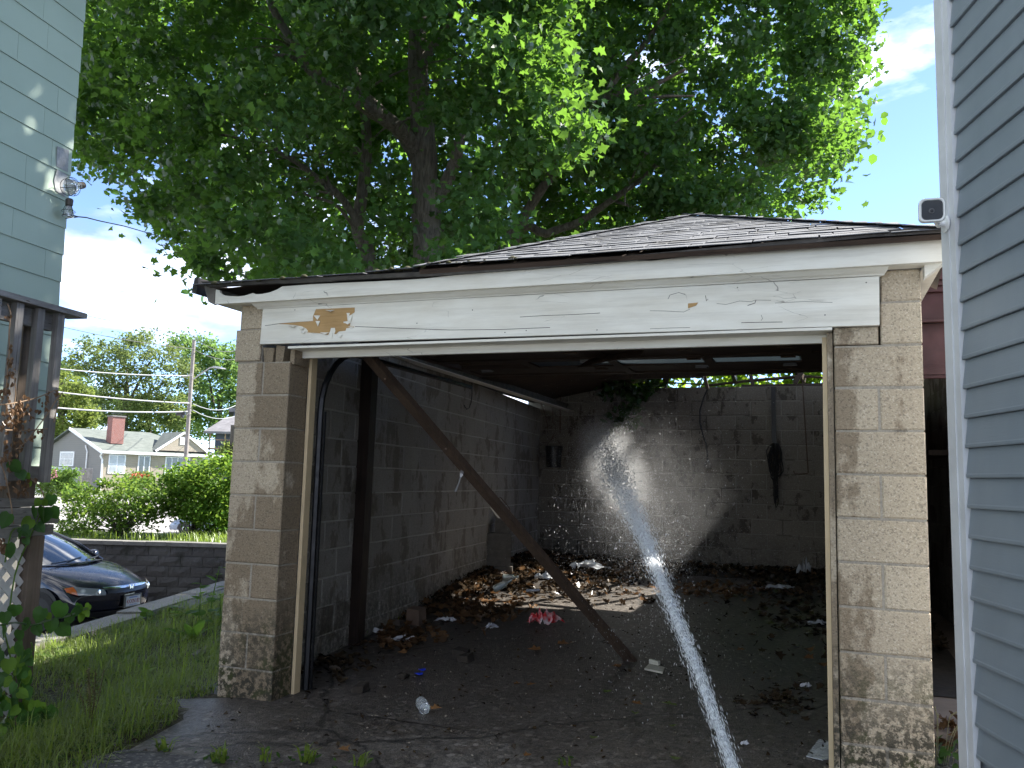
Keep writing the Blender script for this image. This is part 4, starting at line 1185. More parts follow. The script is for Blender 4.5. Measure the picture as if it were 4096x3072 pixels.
# ------------------------------------------------------------------ green house on the left
GS = NT('green_shingle_siding')
_p = GS.pos()
_c = GS.mix(GS.ramp(GS.noise(_p, 1.4, 5), (0.3, 0.0), (0.7, 1.0)), (0.29, 0.36, 0.295), (0.33, 0.405, 0.335))
_c = GS.mix(GS.math('MULTIPLY', GS.rand(), 0.2), _c, (0.25, 0.32, 0.265))
_c = GS.mix(GS.ramp(GS.noise(_p, 30, 5, 0.7), (0.66, 0.0), (0.75, 0.3)), _c, (0.35, 0.38, 0.35))
GS = GS.done(GS.bsdf(_c, 0.75, GS.bump(GS.noise(GS.mapped(_p, (120, 120, 8)), 1.0, 3), 0.2, 0.002)))
GREYWASH = plain('bare_grey_patch', (0.26, 0.27, 0.28), 0.85, 0.35, 25, 0.3, 90)
ge = np.array([-0.129, 0.992]); ge /= np.linalg.norm(ge)
gc = np.array([-5.45, 0.38]); gn = np.array([ge[1], -ge[0]])           # faces the garage
gh = thing('green_house', 'house wall of large pale green shingle siding at the left edge', 'house', (-5.8, -1.0, -0.2))
def gp(s, o, z):                # s back towards the camera from the corner
    p = gc - ge * s + gn * o
    return (p[0], p[1], z)
m = MB()
def gq(s, u, z):
    p = gc - ge * s - gn * (0.015 + u); return (p[0], p[1], z)
m.hexa([gq(7, 0, 1.2), gq(0.0, 0, 1.2), gq(0.0, 6, 1.2), gq(7, 6, 1.2), gq(7, 0, 8), gq(0.0, 0, 8), gq(0.0, 6, 8), gq(7, 6, 8)]); m.build('wall', GS, gh)
m = MB(); m.hexa([gq(7, 0.03, -1.3), gq(0.03, 0.03, -1.3), gq(0.03, 6, -1.3), gq(7, 6, -1.3), gq(7, 0.03, 1.199), gq(0.03, 0.03, 1.199), gq(0.03, 6, 1.199), gq(7, 6, 1.199)]); m.build('foundation', plain('dark_foundation', (0.1, 0.1, 0.095), 0.9), gh)
m = MB(); m.hexa([gq(7.2, -0.3, 8), gq(-0.3, -0.3, 8), gq(-0.3, 6.3, 8), gq(7.2, 6.3, 8), gq(7.2, 2.8, 9.8), gq(-0.3, 2.8, 9.8), gq(-0.3, 3.2, 9.8), gq(7.2, 3.2, 9.8)]); m.build('roof', SHINGLE, gh)
GE_ = 0.2085
gz0 = float(at(243, 1136, 6.35)[2]) - GE_ * 9
hi2 = MB()
for k in range(34):
    z = gz0 + k * GE_
    if z < 1.15 or z > 7.9: continue
    s = -0.006 - rnd.random() * 0.0
    first = True
    while s < 6.9:
        w = (0.61 * rnd.uniform(0.25, 1.0) if first else 0.61)
        first = False
        s1 = min(s + w, 6.95)
        pr_ = [(0.0, z), (0.012, z), (0.012, z + 0.002), (0.003, z + GE_ + 0.02), (0.0, z + GE_ + 0.02)]
        pr_ = [(0.0, z), (0.013, z), (0.0035, z + GE_ - 0.0005), (0.0, z + GE_ - 0.0005)]
        j1, j2 = rnd.uniform(-0.002, 0.002), rnd.uniform(-0.002, 0.002)
        A = [gp(s + 0.001, o, zz + (j1 if o > 0.01 else 0)) for o, zz in pr_]; B = [gp(s1 - 0.001, o, zz + (j2 if o > 0.01 else 0)) for o, zz in pr_]
        nn = 4
        tgt = MB() if s < 2.4 and z < 5.8 else hi2
        tgt.add(A + B, [tuple(range(nn)), tuple(range(nn, 2 * nn))[::-1]] + [(i, nn + i, nn + (i + 1) % nn, (i + 1) % nn) for i in range(nn)])
        if tgt is not hi2:
            tgt.build('siding_shingle', GS, gh)
        s = s1
o = hi2.build('siding', GS, gh); o['kind'] = 'stuff'
def gwall(x, y, off):
    d = ray(x, y); nn = np.array([gn[0], gn[1], 0.0]); a0 = np.array([gc[0], gc[1], 0.0]) + nn * off
    return CAM + d * (np.dot(a0 - CAM, nn) / np.dot(d, nn))
for poly in ([(228, 585), (276, 600), (272, 690), (225, 665)], [(228, 678), (268, 698), (262, 790), (222, 765), (216, 720)]):
    m = MB(); m.slab([gwall(x, y, 0.0145) for x, y in poly], (0.001 * gn[0], 0.001 * gn[1], 0)); m.build('scraped_patch', GREYWASH, gh)
# twin floodlight at the corner
fl0 = at(292, 800, 6.25)
fll = thing('floodlight', 'twin outdoor floodlight with wire guards on the corner of the green house', 'floodlight', fl0)
GLB = NT('lamp_glass'); GLB = GLB.done(GLB.bsdf((0.75, 0.78, 0.8), 0.08, None, Transmission_Weight=0.75, IOR=1.3))
BRZ = plain('dark_bronze', (0.06, 0.05, 0.042), 0.5, 0.3, 20, 0.1, 60, metal=0.5)
D_ = 6.22
q = at(278, 748, D_); qb = at(322, 742, D_ + 0.12); axd = q - qb; axd /= np.linalg.norm(axd)
m = MB(); m.lathe(q - axd * 0.07, [(0.026, -0.05), (0.03, 0), (0.052, 0.035), (0.06, 0.062), (0.052, 0.075), (0.03, 0.083)], 18, axd); m.build('bulb', GLB, fll, smooth=True)
m = MB(); m.lathe(q - axd * 0.17, [(0.018, 0), (0.026, 0.01), (0.028, 0.055), (0.022, 0.06)], 14, axd); m.build('socket', BRZ, fll)
def guard(c, ax_, r, L_):
    a1 = np.cross(ax_, (0, 0, 1.0)); a1 /= np.linalg.norm(a1); a2 = np.cross(ax_, a1)
    for rr, o_ in ((r, 0.0), (r * 1.12, -L_ * 0.4)):
        m = MB(); m.tube([c + ax_ * o_ + (a1 * math.cos(t) + a2 * math.sin(t)) * rr for t in np.linspace(0, 2 * math.pi, 21)], 0.0022, 5, cap=False); m.build('guard_ring', BLACKMETAL, fll)
    for dv in (a1, a2):
        m = MB(); m.tube([c - ax_ * L_ + dv * r * 0.5, c - ax_ * L_ * 0.4 + dv * r * 1.12, c + dv * r, c + ax_ * 0.012, c - dv * r, c - ax_ * L_ * 0.4 - dv * r * 1.12, c - ax_ * L_ - dv * r * 0.5], 0.0022, 5); m.build('guard_wire', BLACKMETAL, fll)
guard(q + axd * 0.02, axd, 0.062, 0.12)
q2 = at(278, 800, D_ + 0.05); q3 = at(277, 845, D_ + 0.05)
m = MB(); m.lathe(q2, [(0.02, 0.01), (0.028, 0.0), (0.026, -0.04), (0.02, -0.05)], 14); m.build('socket', BRZ, fll)
m = MB(); m.lathe(q2 - np.array([0, 0, 0.05]), [(0.02, 0.0), (0.026, -0.03), (0.04, -0.065), (0.038, -0.08), (0.02, -0.088)], 16); m.build('bulb', GLB, fll, smooth=True)
guard(q2 - np.array([0, 0, 0.125]), np.array([0.05, 0, -1.0]), 0.042, 0.09)
wpts = [at(262, 853, 6.3), at(311, 867, 6.3), at(345, 870, 6.5), at(400, 884, 7.0), at(500, 905, 8.0), at(620, 940, 9.5), at(800, 1010, 12)]
m = MB(); m.tube(wpts, 0.005, 5); tag(m.build('service_wire', BLACKPL, None, org=wpts[0]), 'thin dark wire running from the floodlight into the maple', 'wire')
m = MB(); w2 = [at(262, 874, 6.3), at(290, 871, 6.3), at(311, 868, 6.3)]; m.tube(w2, 0.004, 5); tag(m.build('wire_end', BLACKPL, None, org=w2[0]), 'short loose wire end twisted onto the floodlight cable', 'wire')

# ------------------------------------------------------------------ grey wooden porch rail with lattice below
GW = wood_mat('weathered_deck_wood', (0.17, 0.16, 0.155), (0.34, 0.325, 0.31), axis=2, rough=0.85, grain=50, dark=0.55)
GWH = wood_mat('weathered_rail_wood', (0.17, 0.16, 0.15), (0.34, 0.32, 0.30), axis=1, rough=0.85, grain=50, dark=0.55)
BRNW = wood_mat('brown_post_wood', (0.15, 0.115, 0.09), (0.25, 0.20, 0.16), axis=2, rough=0.8, grain=45, dark=0.5)
LATT = plain('white_lattice', (0.62, 0.62, 0.62), 0.6, 0.2, 10, 0.15, 60)
dk = thing('porch_railing', 'weathered grey wooden porch with balusters, rim boards and white lattice under it', 'porch', (-4.63, -0.335, -0.2))
# rail line: parallel to the green wall, through its far end
re_ = np.array([-4.33, -0.36])
def rp(s, o, z):
    p = re_ - ge * s + gn * o
    return np.array([p[0], p[1], z])
def railpt(x, y, o=0.0):
    d = ray(x, y); nn = np.array([gn[0], gn[1], 0.0]); a0 = np.array([re_[0], re_[1], 0.0]) + nn * o
    return CAM + d * (np.dot(a0 - CAM, nn) / np.dot(d, nn))
def sal(P): return float(np.dot(re_ - P[:2], ge))
capz = float(railpt(307, 1262)[2])
def rbar(name, s0, s1, o, z, w, h, mat=GWH):
    m = MB(); m.bar(rp(s0, o, z), rp(s1, o, z), w, h); return m.build(name, mat, dk)
rbar('cap_rail', -0.03 + sal(railpt(307, 1262)), 3.2, -0.02, capz, 0.14, 0.032)
rbar('upper_rail', 0.24, 3.2, -0.045, capz - 0.075, 0.04, 0.10)
rbar('lower_rail', 0.24, 3.2, -0.045, 1.285, 0.04, 0.085)
for i in range(12):
    s = 0.228 + 0.154 * i
    m = MB(); m.bar(rp(s, 0.0, 1.235 - 0.02 * (i > 0) + 0.03 * (i % 2)), rp(s, 0.0, capz - 0.02), 0.045, 0.045, (1, 0, 0)); m.build('baluster', GW, dk)
m = MB(); m.bar(rp(0.335, -0.13, 0.95), rp(0.335, -0.13, 2.18), 0.089, 0.089, (1, 0, 0)); m.build('rail_post', BRNW, dk)
m = MB(); m.bar(rp(0.26, -0.075, 1.12), rp(0.26, -0.075, 1.245), 0.06, 0.04, (1, 0, 0)); m.build('rail_block', BRNW, dk)
for z, h, s0 in ((1.12, 0.045, 0.16), (1.045, 0.095, 0.11), (0.962, 0.06, 0.145)):
    rbar('rim_board', s0, 3.2, 0.0 if z < 1.1 else -0.01, z, 0.04, h)
m = MB()
for i in range(8):
    m.bar(rp(0.13, -0.12 - 0.115 * i, 1.128), rp(3.2, -0.12 - 0.115 * i, 1.128), 0.108, 0.03)
o = m.build('decking', GWH, dk); o['kind'] = 'stuff'
m = MB(); m.bar(rp(0.245, -0.03, -0.35), rp(0.245, -0.03, 0.93), 0.089, 0.089, (1, 0, 0)); m.build('post', BRNW, dk)
for i in range(26):
    for sg in (1, -1):
        s0 = -0.7 + i * 0.118
        a_, b_ = (s0, -0.22), (s0 + 1.15, 0.93)
        if sg < 0: a_, b_ = (s0 + 1.15, -0.22), (s0, 0.93)
        # clip to s in [0.30, 2.6]
        def clipp(a, b):
            (x0, z0), (x1, z1) = a, b
            t0, t1 = 0.0, 1.0
            dx = x1 - x0
            for lim, sgn in ((0.30, 1), (2.4, -1)):
                va, vb = sgn * (x0 - lim), sgn * (x1 - lim)
                if va < 0 and vb < 0: return None
                if va < 0: t0 = max(t0, va / (va - vb))
                elif vb < 0: t1 = min(t1, va / (va - vb))
            if t1 - t0 < 0.03: return None
            f = lambda t: (x0 + dx * t, z0 + (z1 - z0) * t)
            return f(t0), f(t1)
        c = clipp(a_, b_)
        if c is None: continue
        (x0, z0), (x1, z1) = c
        o_ = -0.03 + (0.005 if sg > 0 else -0.005)
        m = MB(); m.bar(rp(x0, o_, z0), rp(x1, o_, z1), 0.0085, 0.036, np.cross(rp(x1, o_, z1) - rp(x0, o_, z0), (gn[0], gn[1], 0)))
        m.build('lattice_slat', LATT, dk)

# ------------------------------------------------------------------ kerb, retaining wall
kb = thing('kerb', 'low concrete kerb between the grass and the lower driveway', 'kerb', (KP[0], KP[1], -0.15))
kp0 = -6.0
lens = [1.2, 1.35, 1.3, 1.25, 1.4, 1.3, 1.35, 1.3, 1.3, 1.2]
for i, L_ in enumerate(lens):
    a = KP + KD * kp0; b = KP + KD * (kp0 + L_ - 0.012); kp0 += L_
    dz = rnd.uniform(-0.012, 0.012)
    top = -0.145 + dz
    m = MB()
    ca, cb = a + KN * KW, b + KN * KW
    m.hexa([(a[0], a[1], LOWZ - 0.1), (ca[0], ca[1], LOWZ - 0.1), (cb[0], cb[1], LOWZ - 0.1), (b[0], b[1], LOWZ - 0.1), (a[0], a[1], top), (ca[0], ca[1], top - 0.01), (cb[0], cb[1], top - 0.012), (b[0], b[1], top)][::1])
    m.f = [q[::-1] for q in m.f]
    m.build('kerb_section', CONC, kb)
RB = NT('split_face_block')
_p = RB.pos()
_c = RB.mix(RB.ramp(RB.noise(_p, 1.4, 5), (0.3, 0.0), (0.7, 1.0)), (0.055, 0.053, 0.055), (0.095, 0.092, 0.094))
_c = RB.mix(RB.math('MULTIPLY', RB.rand(), 0.5), _c, (0.055, 0.052, 0.055))
_c = RB.mix(RB.ramp(RB.noise(RB.mapped(_p, (1.2, 1.2, 0.5)), 2.0, 6, 0.7), (0.56, 0.0), (0.63, 0.75)), _c, (0.025, 0.028, 0.022))
RB = RB.done(RB.bsdf(_c, 0.9, RB.bump(RB.noise(_p, 22, 6, 0.65), 0.9, 0.03)))
CAPM = plain('wall_cap_stone', (0.16, 0.155, 0.15), 0.9, 0.3, 5, 0.4, 50)
rw = thing('retaining_wall', 'dark split-face block retaining wall behind the black car', 'wall', (WP[0], WP[1], LOWZ))
wth2 = math.atan2(WD[1], WD[0])
RH = 0.192; RL = 0.42
rms = []
for v in range(6):
    r1 = random.Random(v)
    me = bpy.data.meshes.new('block')
    vs_ = []; fs = []
    NXb, NZb = 4, 2
    for iz in range(NZb + 1):
        for ix in range(NXb + 1):
            e_ = ix in (0, NXb) or iz in (0, NZb)
            vs_.append((RL * ix / NXb + (0.004 if ix == 0 else -0.004 if ix == NXb else r1.uniform(-.02, .02)), (0.018 if e_ else r1.uniform(-0.022, 0.01)), RH * iz / NZb + (0.003 if iz == 0 else -0.003 if iz == NZb else r1.uniform(-.02, .02))))
    for iz in range(NZb):
        for ix in range(NXb):
            a = iz * (NXb + 1) + ix; fs.append((a, a + 1, a + NXb + 2, a + NXb + 1))
    ring = [0, NXb, (NZb + 1) * (NXb + 1) - 1, NZb * (NXb + 1)]
    b0 = len(vs_)
    for i_ in ring: vs_.append((vs_[i_][0], 0.2, vs_[i_][2]))
    border = [list(range(0, NXb + 1)), [NXb, 2 * NXb + 1, 3 * NXb + 2], list(range((NZb + 1) * (NXb + 1) - 1, NZb * (NXb + 1) - 1, -1)), [2 * (NXb + 1), NXb + 1, 0]]
    for k_, bd_ in enumerate(border):
        fs.append(tuple(bd_[::-1]) + (b0 + k_, b0 + (k_ + 1) % 4))
    me.from_pydata(vs_, [], fs); me.materials.append(RB); rms.append(me)
for k in range(6):
    z = -0.13 - (k + 1) * RH
    s = -4.4 + (0.21 if k % 2 else 0)
    while s < 2.2:
        p = WP + WD * s + WN * (0.02 - 0.012 * k)
        inst('block', rms[rnd.randrange(6)], rw, (p[0], p[1], z), (0, 0, wth2))
        s += RL
s = -4.45
while s < 2.2:
    L_ = rnd.uniform(0.4, 0.46)
    a = WP + WD * s - WN * 0.03; b = WP + WD * (s + L_ - 0.006) - WN * 0.03
    m = MB(); c, d = a + WN * 0.3, b + WN * 0.3; t_ = -0.055 + rnd.uniform(-0.004, 0.004)
    m.hexa([(a[0], a[1], -0.128), (b[0], b[1], -0.128), (d[0], d[1], -0.128), (c[0], c[1], -0.128), (a[0], a[1], t_), (b[0], b[1], t_), (d[0], d[1], t_), (c[0], c[1], t_)])
    m.build('cap_stone', CAPM, rw); s += L_
m = MB(); a = WP - WD * 20 + WN * 0.15; b = WP - WD * 4.45 + WN * 0.15; c = WP + WD * 3 + WN * 0.28
m.hexa([(a[0], a[1], LOWZ - .1), (b[0], b[1], LOWZ - .1), (b[0] + WN[0] * .1, b[1] + WN[1] * .1, LOWZ - .1), (a[0] + WN[0] * .1, a[1] + WN[1] * .1, LOWZ - .1), (a[0], a[1], -.09), (b[0], b[1], -.09), (b[0] + WN[0] * .1, b[1] + WN[1] * .1, -.09), (a[0] + WN[0] * .1, a[1] + WN[1] * .1, -.09)])
m.build('wall_run', RB, rw)
m = MB(); a, b = WP - WD * 4.5 + WN * 0.21, WP + WD * 3 + WN * 0.21
m.hexa([(a[0], a[1], LOWZ - .1), (b[0], b[1], LOWZ - .1), (b[0] + WN[0] * .1, b[1] + WN[1] * .1, LOWZ - .1), (a[0] + WN[0] * .1, a[1] + WN[1] * .1, LOWZ - .1), (a[0], a[1], -.131), (b[0], b[1], -.131), (b[0] + WN[0] * .1, b[1] + WN[1] * .1, -.131), (a[0] + WN[0] * .1, a[1] + WN[1] * .1, -.131)])
m.build('backing', RB, rw)

# ------------------------------------------------------------------ black car, nose to the kerb
CP = NT('oxidised_black_paint')
_p = CP.objco()
_z = CP.n('SeparateXYZ', Vector=_p)
_nrm = CP.n('TexCoord').outputs['Normal']
_up = CP.n('SeparateXYZ', Vector=_nrm).outputs[2]
_haze = CP.ramp(CP.noise(_p, 2.2, 5), (0.35, 0.2), (0.65, 1.0))
_m = CP.math('MULTIPLY', CP.ramp(_up, (0.6, 0.0), (0.9, 1.0)), _haze)
_c = CP.mix(CP.math('MULTIPLY', _m, 0.8), (0.006, 0.007, 0.014), (0.045, 0.045, 0.058))
_peel = CP.ramp(CP.noise(_p, 5.0, 8, 0.75), (0.66, 0.0), (0.68, 1.0))
_pk = CP.math('MULTIPLY', _peel, CP.ramp(_up, (0.7, 0.0), (0.9, 1.0)))
_c = CP.mix(_pk, _c, (0.42, 0.42, 0.46))
_r = CP.mix(_m, (0.10, 0.10, 0.10), (0.38, 0.38, 0.38))
CP = CP.done(CP.bsdf(_c, _r, None, Coat_Weight=0.5, Coat_Roughness=0.06))
GLASS_CAR = plain('car_glass', (0.012, 0.016, 0.02), 0.03, 0.1, 5, 0.0, spec=1.0, Coat_Weight=1.0, Coat_Roughness=0.02)
CHROME = plain('chrome', (0.72, 0.73, 0.75), 0.12, 0.05, 5, 0.0, metal=1.0)
TYRE = plain('tyre_rubber', (0.018, 0.018, 0.018), 0.8, 0.2, 20, 0.3, 70)
RIM = plain('wheel_alloy', (0.45, 0.46, 0.47), 0.3, 0.1, 8, 0.02, metal=0.9)
LENSC = NT('clear_lens'); LENSC = LENSC.done(LENSC.bsdf(LENSC.ramp(LENSC.voro(LENSC.objco(), 11.0), (0.1, (0.65, 0.68, 0.66)), (0.5, (0.22, 0.24, 0.24))), 0.08, None, Coat_Weight=1.0, Coat_Roughness=0.03))
AMBER = plain('amber_lens', (0.62, 0.14, 0.02), 0.12, 0.2, 25, 0.02, Coat_Weight=1.0)
PLATEW = plain('plate_white', (0.36, 0.37, 0.4), 0.4, 0.05, 20, 0.0)
PLATER = plain('plate_red', (0.22, 0.02, 0.02), 0.4, 0.05, 20, 0.0)
PLATEB = plain('plate_blue', (0.08, 0.13, 0.32), 0.4, 0.05, 20, 0.0)
car_loc = np.array([-9.83, 5.96, LOWZ])
CFW = np.array([math.cos(0.057), math.sin(0.057)]); CFW /= np.linalg.norm(CFW)
CLF = np.array([-CFW[1], CFW[0]])
# nose (local x = 2.24) sits at the plate position
car_o = np.array([-12.53, 6.205, LOWZ])
def cw(x, y, z):
    p = car_o[:2] + CFW * x + CLF * y
    return (p[0], p[1], LOWZ + z)
# shell: top line (x -> z at the centre) with cross crown, plan taper at the nose
def halfw(x):                       # half width at the shoulder
    a = 0.87
    if x > 1.5: a -= 0.10 * ((x - 1.5) / 0.75) ** 2
    if x < -1.6: a -= 0.09 * ((-1.6 - x) / 0.65) ** 2
    return a
def hoodz(x):
    pts = [(-2.25, 0.93), (-1.75, 1.0), (-1.0, 0.98), (0.9, 0.97), (1.15, 0.955), (1.5, 0.90), (1.8, 0.835), (2.0, 0.775), (2.12, 0.72), (2.2, 0.66), (2.26, 0.60)]
    return float(np.interp(x, [p[0] for p in pts], [p[1] for p in pts]))
def nosex(y):                       # plan curve of the nose
    return -0.44 * abs(y / 0.87) ** 2.3
sec_x = [-2.25, -2.1, -1.75, -1.2, -0.5, 0.3, 0.9, 1.15, 1.35, 1.55, 1.75, 1.92, 2.05, 2.14, 2.2, 2.245]
def section(x):
    """(y, z) from sill to centre line on one side, plus the x shift"""
    w = halfw(x); h = hoodz(x)
    nose = max(0.0, (x - 1.3) / 0.95); tail = max(0.0, (-1.7 - x) / 0.55)
    sz = h - 0.075 - 0.05 * nose
    lo = 0.2
    return [(w * 0.96, lo), (w * 0.995, lo + 0.12), (w, 0.48 - 0.02 * nose), (w * 0.985, min(0.62, sz - 0.05)), (w * 0.955, sz), (w * 0.84, h - 0.028 - 0.02 * nose), (w * 0.55, h - 0.008), (w * 0.25, h + 0.004), (0.0, h + 0.008)]
m = MB()
rows = []
for x in sec_x:
    sc = section(x)
    full = [(-y, z) for y, z in sc] + [(y, z) for y, z in sc[-2::-1]]
    blend = sstep((x - 0.95) / 1.25)
    blr = sstep((-1.3 - x) / 0.9)
    rows.append([cw(x + blend * nosex(y) - blr * nosex(y) * 0.5, y, z) for y, z in full])
# bumper rows fold down below the hood edge
for dx, zt, zs in ((2.26, 0.585, 0.56), (2.27, 0.50, 0.46), (2.265, 0.40, 0.36), (2.23, 0.28, 0.25), (2.16, 0.2, 0.2)):
    w = halfw(2.2)
    ys = [w * 0.96, w * 0.995, w, w * 0.985, w * 0.955, w * 0.84, w * 0.55, w * 0.25, 0.0]
    full = [-y for y in ys] + ys[-2::-1]
    zz = [0.2, min(0.3, zs), min(0.44, zt), min(0.5, zt), zt, zt, zt, zt, zt]
    zf = zz + zz[-2::-1]
    rows.append([cw(dx + nosex(y), y, z) for y, z in zip(full, zf)])
nr_ = len(rows[0])
vv = [p for r_ in rows for p in r_]
m.add(vv, [(i * nr_ + j, i * nr_ + j + 1, (i + 1) * nr_ + j + 1, (i + 1) * nr_ + j) for i in range(len(rows) - 1) for j in range(nr_ - 1)] + [tuple(range(nr_))])
bcar = thing('black_car', 'black sedan with faded peeling bonnet parked nose to the kerb below the grass', 'car', car_o)
ORG[bcar.name] = np.array(V3(car_o))
o = m.build('body', CP, bcar, smooth=True)
md = o.modifiers.new('s', 'SUBSURF'); md.levels = 1; md.render_levels = 2
# cabin: glass band and roof
def band(name, mat, rws, close=False):
    m = MB(); nn = len(rws[0])
    m.add([cw(*p) for r_ in rws for p in r_], [(i * nn + j, i * nn + j + 1, (i + 1) * nn + j + 1, (i + 1) * nn + j) for i in range(len(rws) - 1) for j in range(nn - 1)])
    o = m.build(name, mat, bcar, smooth=True); return o
ws0 = [(1.22 - 0.30 * (y / 0.7) ** 2, y, 0.965 - 0.03 * (y / 0.7) ** 2) for y in np.linspace(-0.72, 0.72, 9)]
ws1 = [(0.18 - 0.14 * (y / 0.55) ** 2, y, 1.40 - 0.045 * (y / 0.55) ** 2) for y in np.linspace(-0.545, 0.545, 9)]
wsm = [tuple((np.array(a) + np.array(b)) / 2 + np.array([0.02, 0, 0.03])) for a, b in zip(ws0, ws1)]
band('windshield', GLASS_CAR, [ws0, wsm, ws1])
rf = []
for x, zc, w in ((0.18, 1.405, 0.545), (-0.2, 1.435, 0.56), (-0.7, 1.425, 0.55), (-1.15, 1.37, 0.52)):
    rf.append([(x - 0.14 * (y / w) ** 2 * (1 if x > 0 else 0.3), y, zc - 0.05 * (y / w) ** 2) for y in np.linspace(-w, w, 9)])
band('roof', CP, rf)
rg = [rf[-1], [(-1.8, y, 1.01) for y in np.linspace(-0.68, 0.68, 9)]]
band('rear_window', GLASS_CAR, rg)
for sy in (-1, 1):
    lo_ = [(0.86, 0.74), (0.4, 0.80), (-0.2, 0.82), (-0.9, 0.81), (-1.6, 0.74)]
    hi_ = [(0.06, 0.545), (-0.02, 0.55), (-0.3, 0.56), (-0.75, 0.55), (-1.16, 0.52)]
    zl = [0.955, 0.965, 0.975, 0.985, 0.99]; zh = [1.355, 1.36, 1.385, 1.375, 1.32]
    band('side_window', GLASS_CAR, [[(a[0], sy * a[1], z) for a, z in zip(lo_, zl)], [(a[0], sy * a[1], z) for a, z in zip(hi_, zh)]])
    m = MB(); m.tube([cw(0.98, sy * 0.725, 0.93), cw(0.5, sy * 0.645, 1.19), cw(0.03, sy * 0.55, 1.365), cw(-0.7, sy * 0.555, 1.375), cw(-1.2, sy * 0.53, 1.32), cw(-1.75, sy * 0.69, 1.0)], 0.03, 8); m.build('pillar', CP, bcar, smooth=True)
    m = MB(); m.lathe(cw(0.62, sy * 0.9, 1.0), [(0.03, -0.09), (0.075, -0.06), (0.08, 0.03), (0.06, 0.07)], 12, (CLF[0], CLF[1], 0)); m.build('mirror', CP, bcar, smooth=True)
    for wx in (1.36, -1.33):
        wname = m = MB(); ax3 = np.array([CLF[0] * sy, CLF[1] * sy, 0])
        m.lathe(np.array(cw(wx, sy * 0.70, 0.31)), [(0.20, 0.0), (0.29, 0.005), (0.312, 0.03), (0.312, 0.16), (0.295, 0.185), (0.21, 0.19), (0.20, 0.17)], 24, ax3)
        tw = m.build('tyre', TYRE, bcar)
        m = MB(); m.lathe(np.array(cw(wx, sy * 0.71, 0.31)), [(0.198, 0.0), (0.198, 0.15), (0.06, 0.165), (0.05, 0.175)], 20, ax3); m.build('rim', RIM, tw)
        m = MB(); pts = [cw(wx + 0.355 * math.cos(t), sy * (halfw(wx) + 0.002), 0.31 + 0.355 * math.sin(t)) for t in np.linspace(-0.2, math.pi + 0.2, 15)]
        m.slab([np.array(p) for p in pts], ax3 * 0.004); m.build('wheel_arch', BLACKPL, bcar)
def frontpt(y, z, out=0.006):
    xx = np.interp(z, [0.2, 0.25, 0.36, 0.46, 0.56, 0.60, 0.66, 0.72], [2.16, 2.23, 2.265, 2.27, 2.26, 2.25, 2.2, 2.12])
    return cw(xx + nosex(y) + out, y, z)
def front_patch(name, mat, ys, zlo, zhi, out=0.008, parent=None, n=10):
    m = MB(); A = []
    for i in range(n + 1):
        y = ys[0] + (ys[1] - ys[0]) * i / n
        f = i / n
        A += [frontpt(y, zlo(f), out), frontpt(y, (zlo(f) + zhi(f)) / 2, out + 0.006), frontpt(y, zhi(f), out)]
    m.add(A, [(3 * i + k, 3 * i + k + 1, 3 * i + k + 4, 3 * i + k + 3) for i in range(n) for k in (0, 1)])
    return m.build(name, mat, parent or bcar, smooth=True)
front_patch('grille_opening', BLACKPL, (-0.42, 0.42), lambda f: 0.575, lambda f: 0.645, 0.012)
front_patch('grille_bar', CHROME, (-0.45, 0.45), lambda f: 0.640, lambda f: 0.672, 0.016)
front_patch('lower_intake', BLACKPL, (-0.62, 0.62), lambda f: 0.235, lambda f: 0.315, 0.008)
for sy in (-1, 1):
    front_patch('headlight', LENSC, (sy * 0.45, sy * 0.76), lambda f: 0.555 + 0.02 * f, lambda f: 0.645 + 0.05 * f, 0.014)
    front_patch('turn_signal', AMBER, (sy * 0.763, sy * 0.858), lambda f: 0.575 + 0.05 * f, lambda f: 0.695 - 0.02 * f, 0.016)
    m = MB(); c_ = frontpt(sy * 0.53, 0.612, 0.02); m.lathe(c_, [(0.038, 0), (0.03, 0.012), (0.018, 0.014)], 14, (CFW[0], CFW[1], 0.05)); m.build('lamp_reflector', CHROME, bcar)
# emblem: an upright H in a rounded chrome frame
em = part_empty('emblem', bcar, frontpt(0, 0.635, 0.03))
def fp2(y, z, o_=0.03): return np.array(frontpt(0, 0.635, o_)) + np.array([CLF[0] * y, CLF[1] * y, z])
m = MB(); fr_ = [(-0.05, 0.045), (0.05, 0.045), (0.056, 0.03), (0.045, -0.04), (0.035, -0.048), (-0.035, -0.048), (-0.045, -0.04), (-0.056, 0.03)]
m.tube([fp2(y, z) for y, z in fr_ + fr_[:2]], 0.006, 6); m.build('emblem_frame', CHROME, em)
for sy in (-1, 1):
    m = MB(); m.bar(fp2(sy * 0.031, 0.038), fp2(sy * 0.021, -0.04), 0.014, 0.01, (CFW[0], CFW[1], 0)); m.build('emblem_letter', CHROME, em)
m = MB(); m.bar(fp2(-0.026, 0.0), fp2(0.026, 0.0), 0.010, 0.012, (0, 0, 1)); m.build('emblem_letter', CHROME, em)
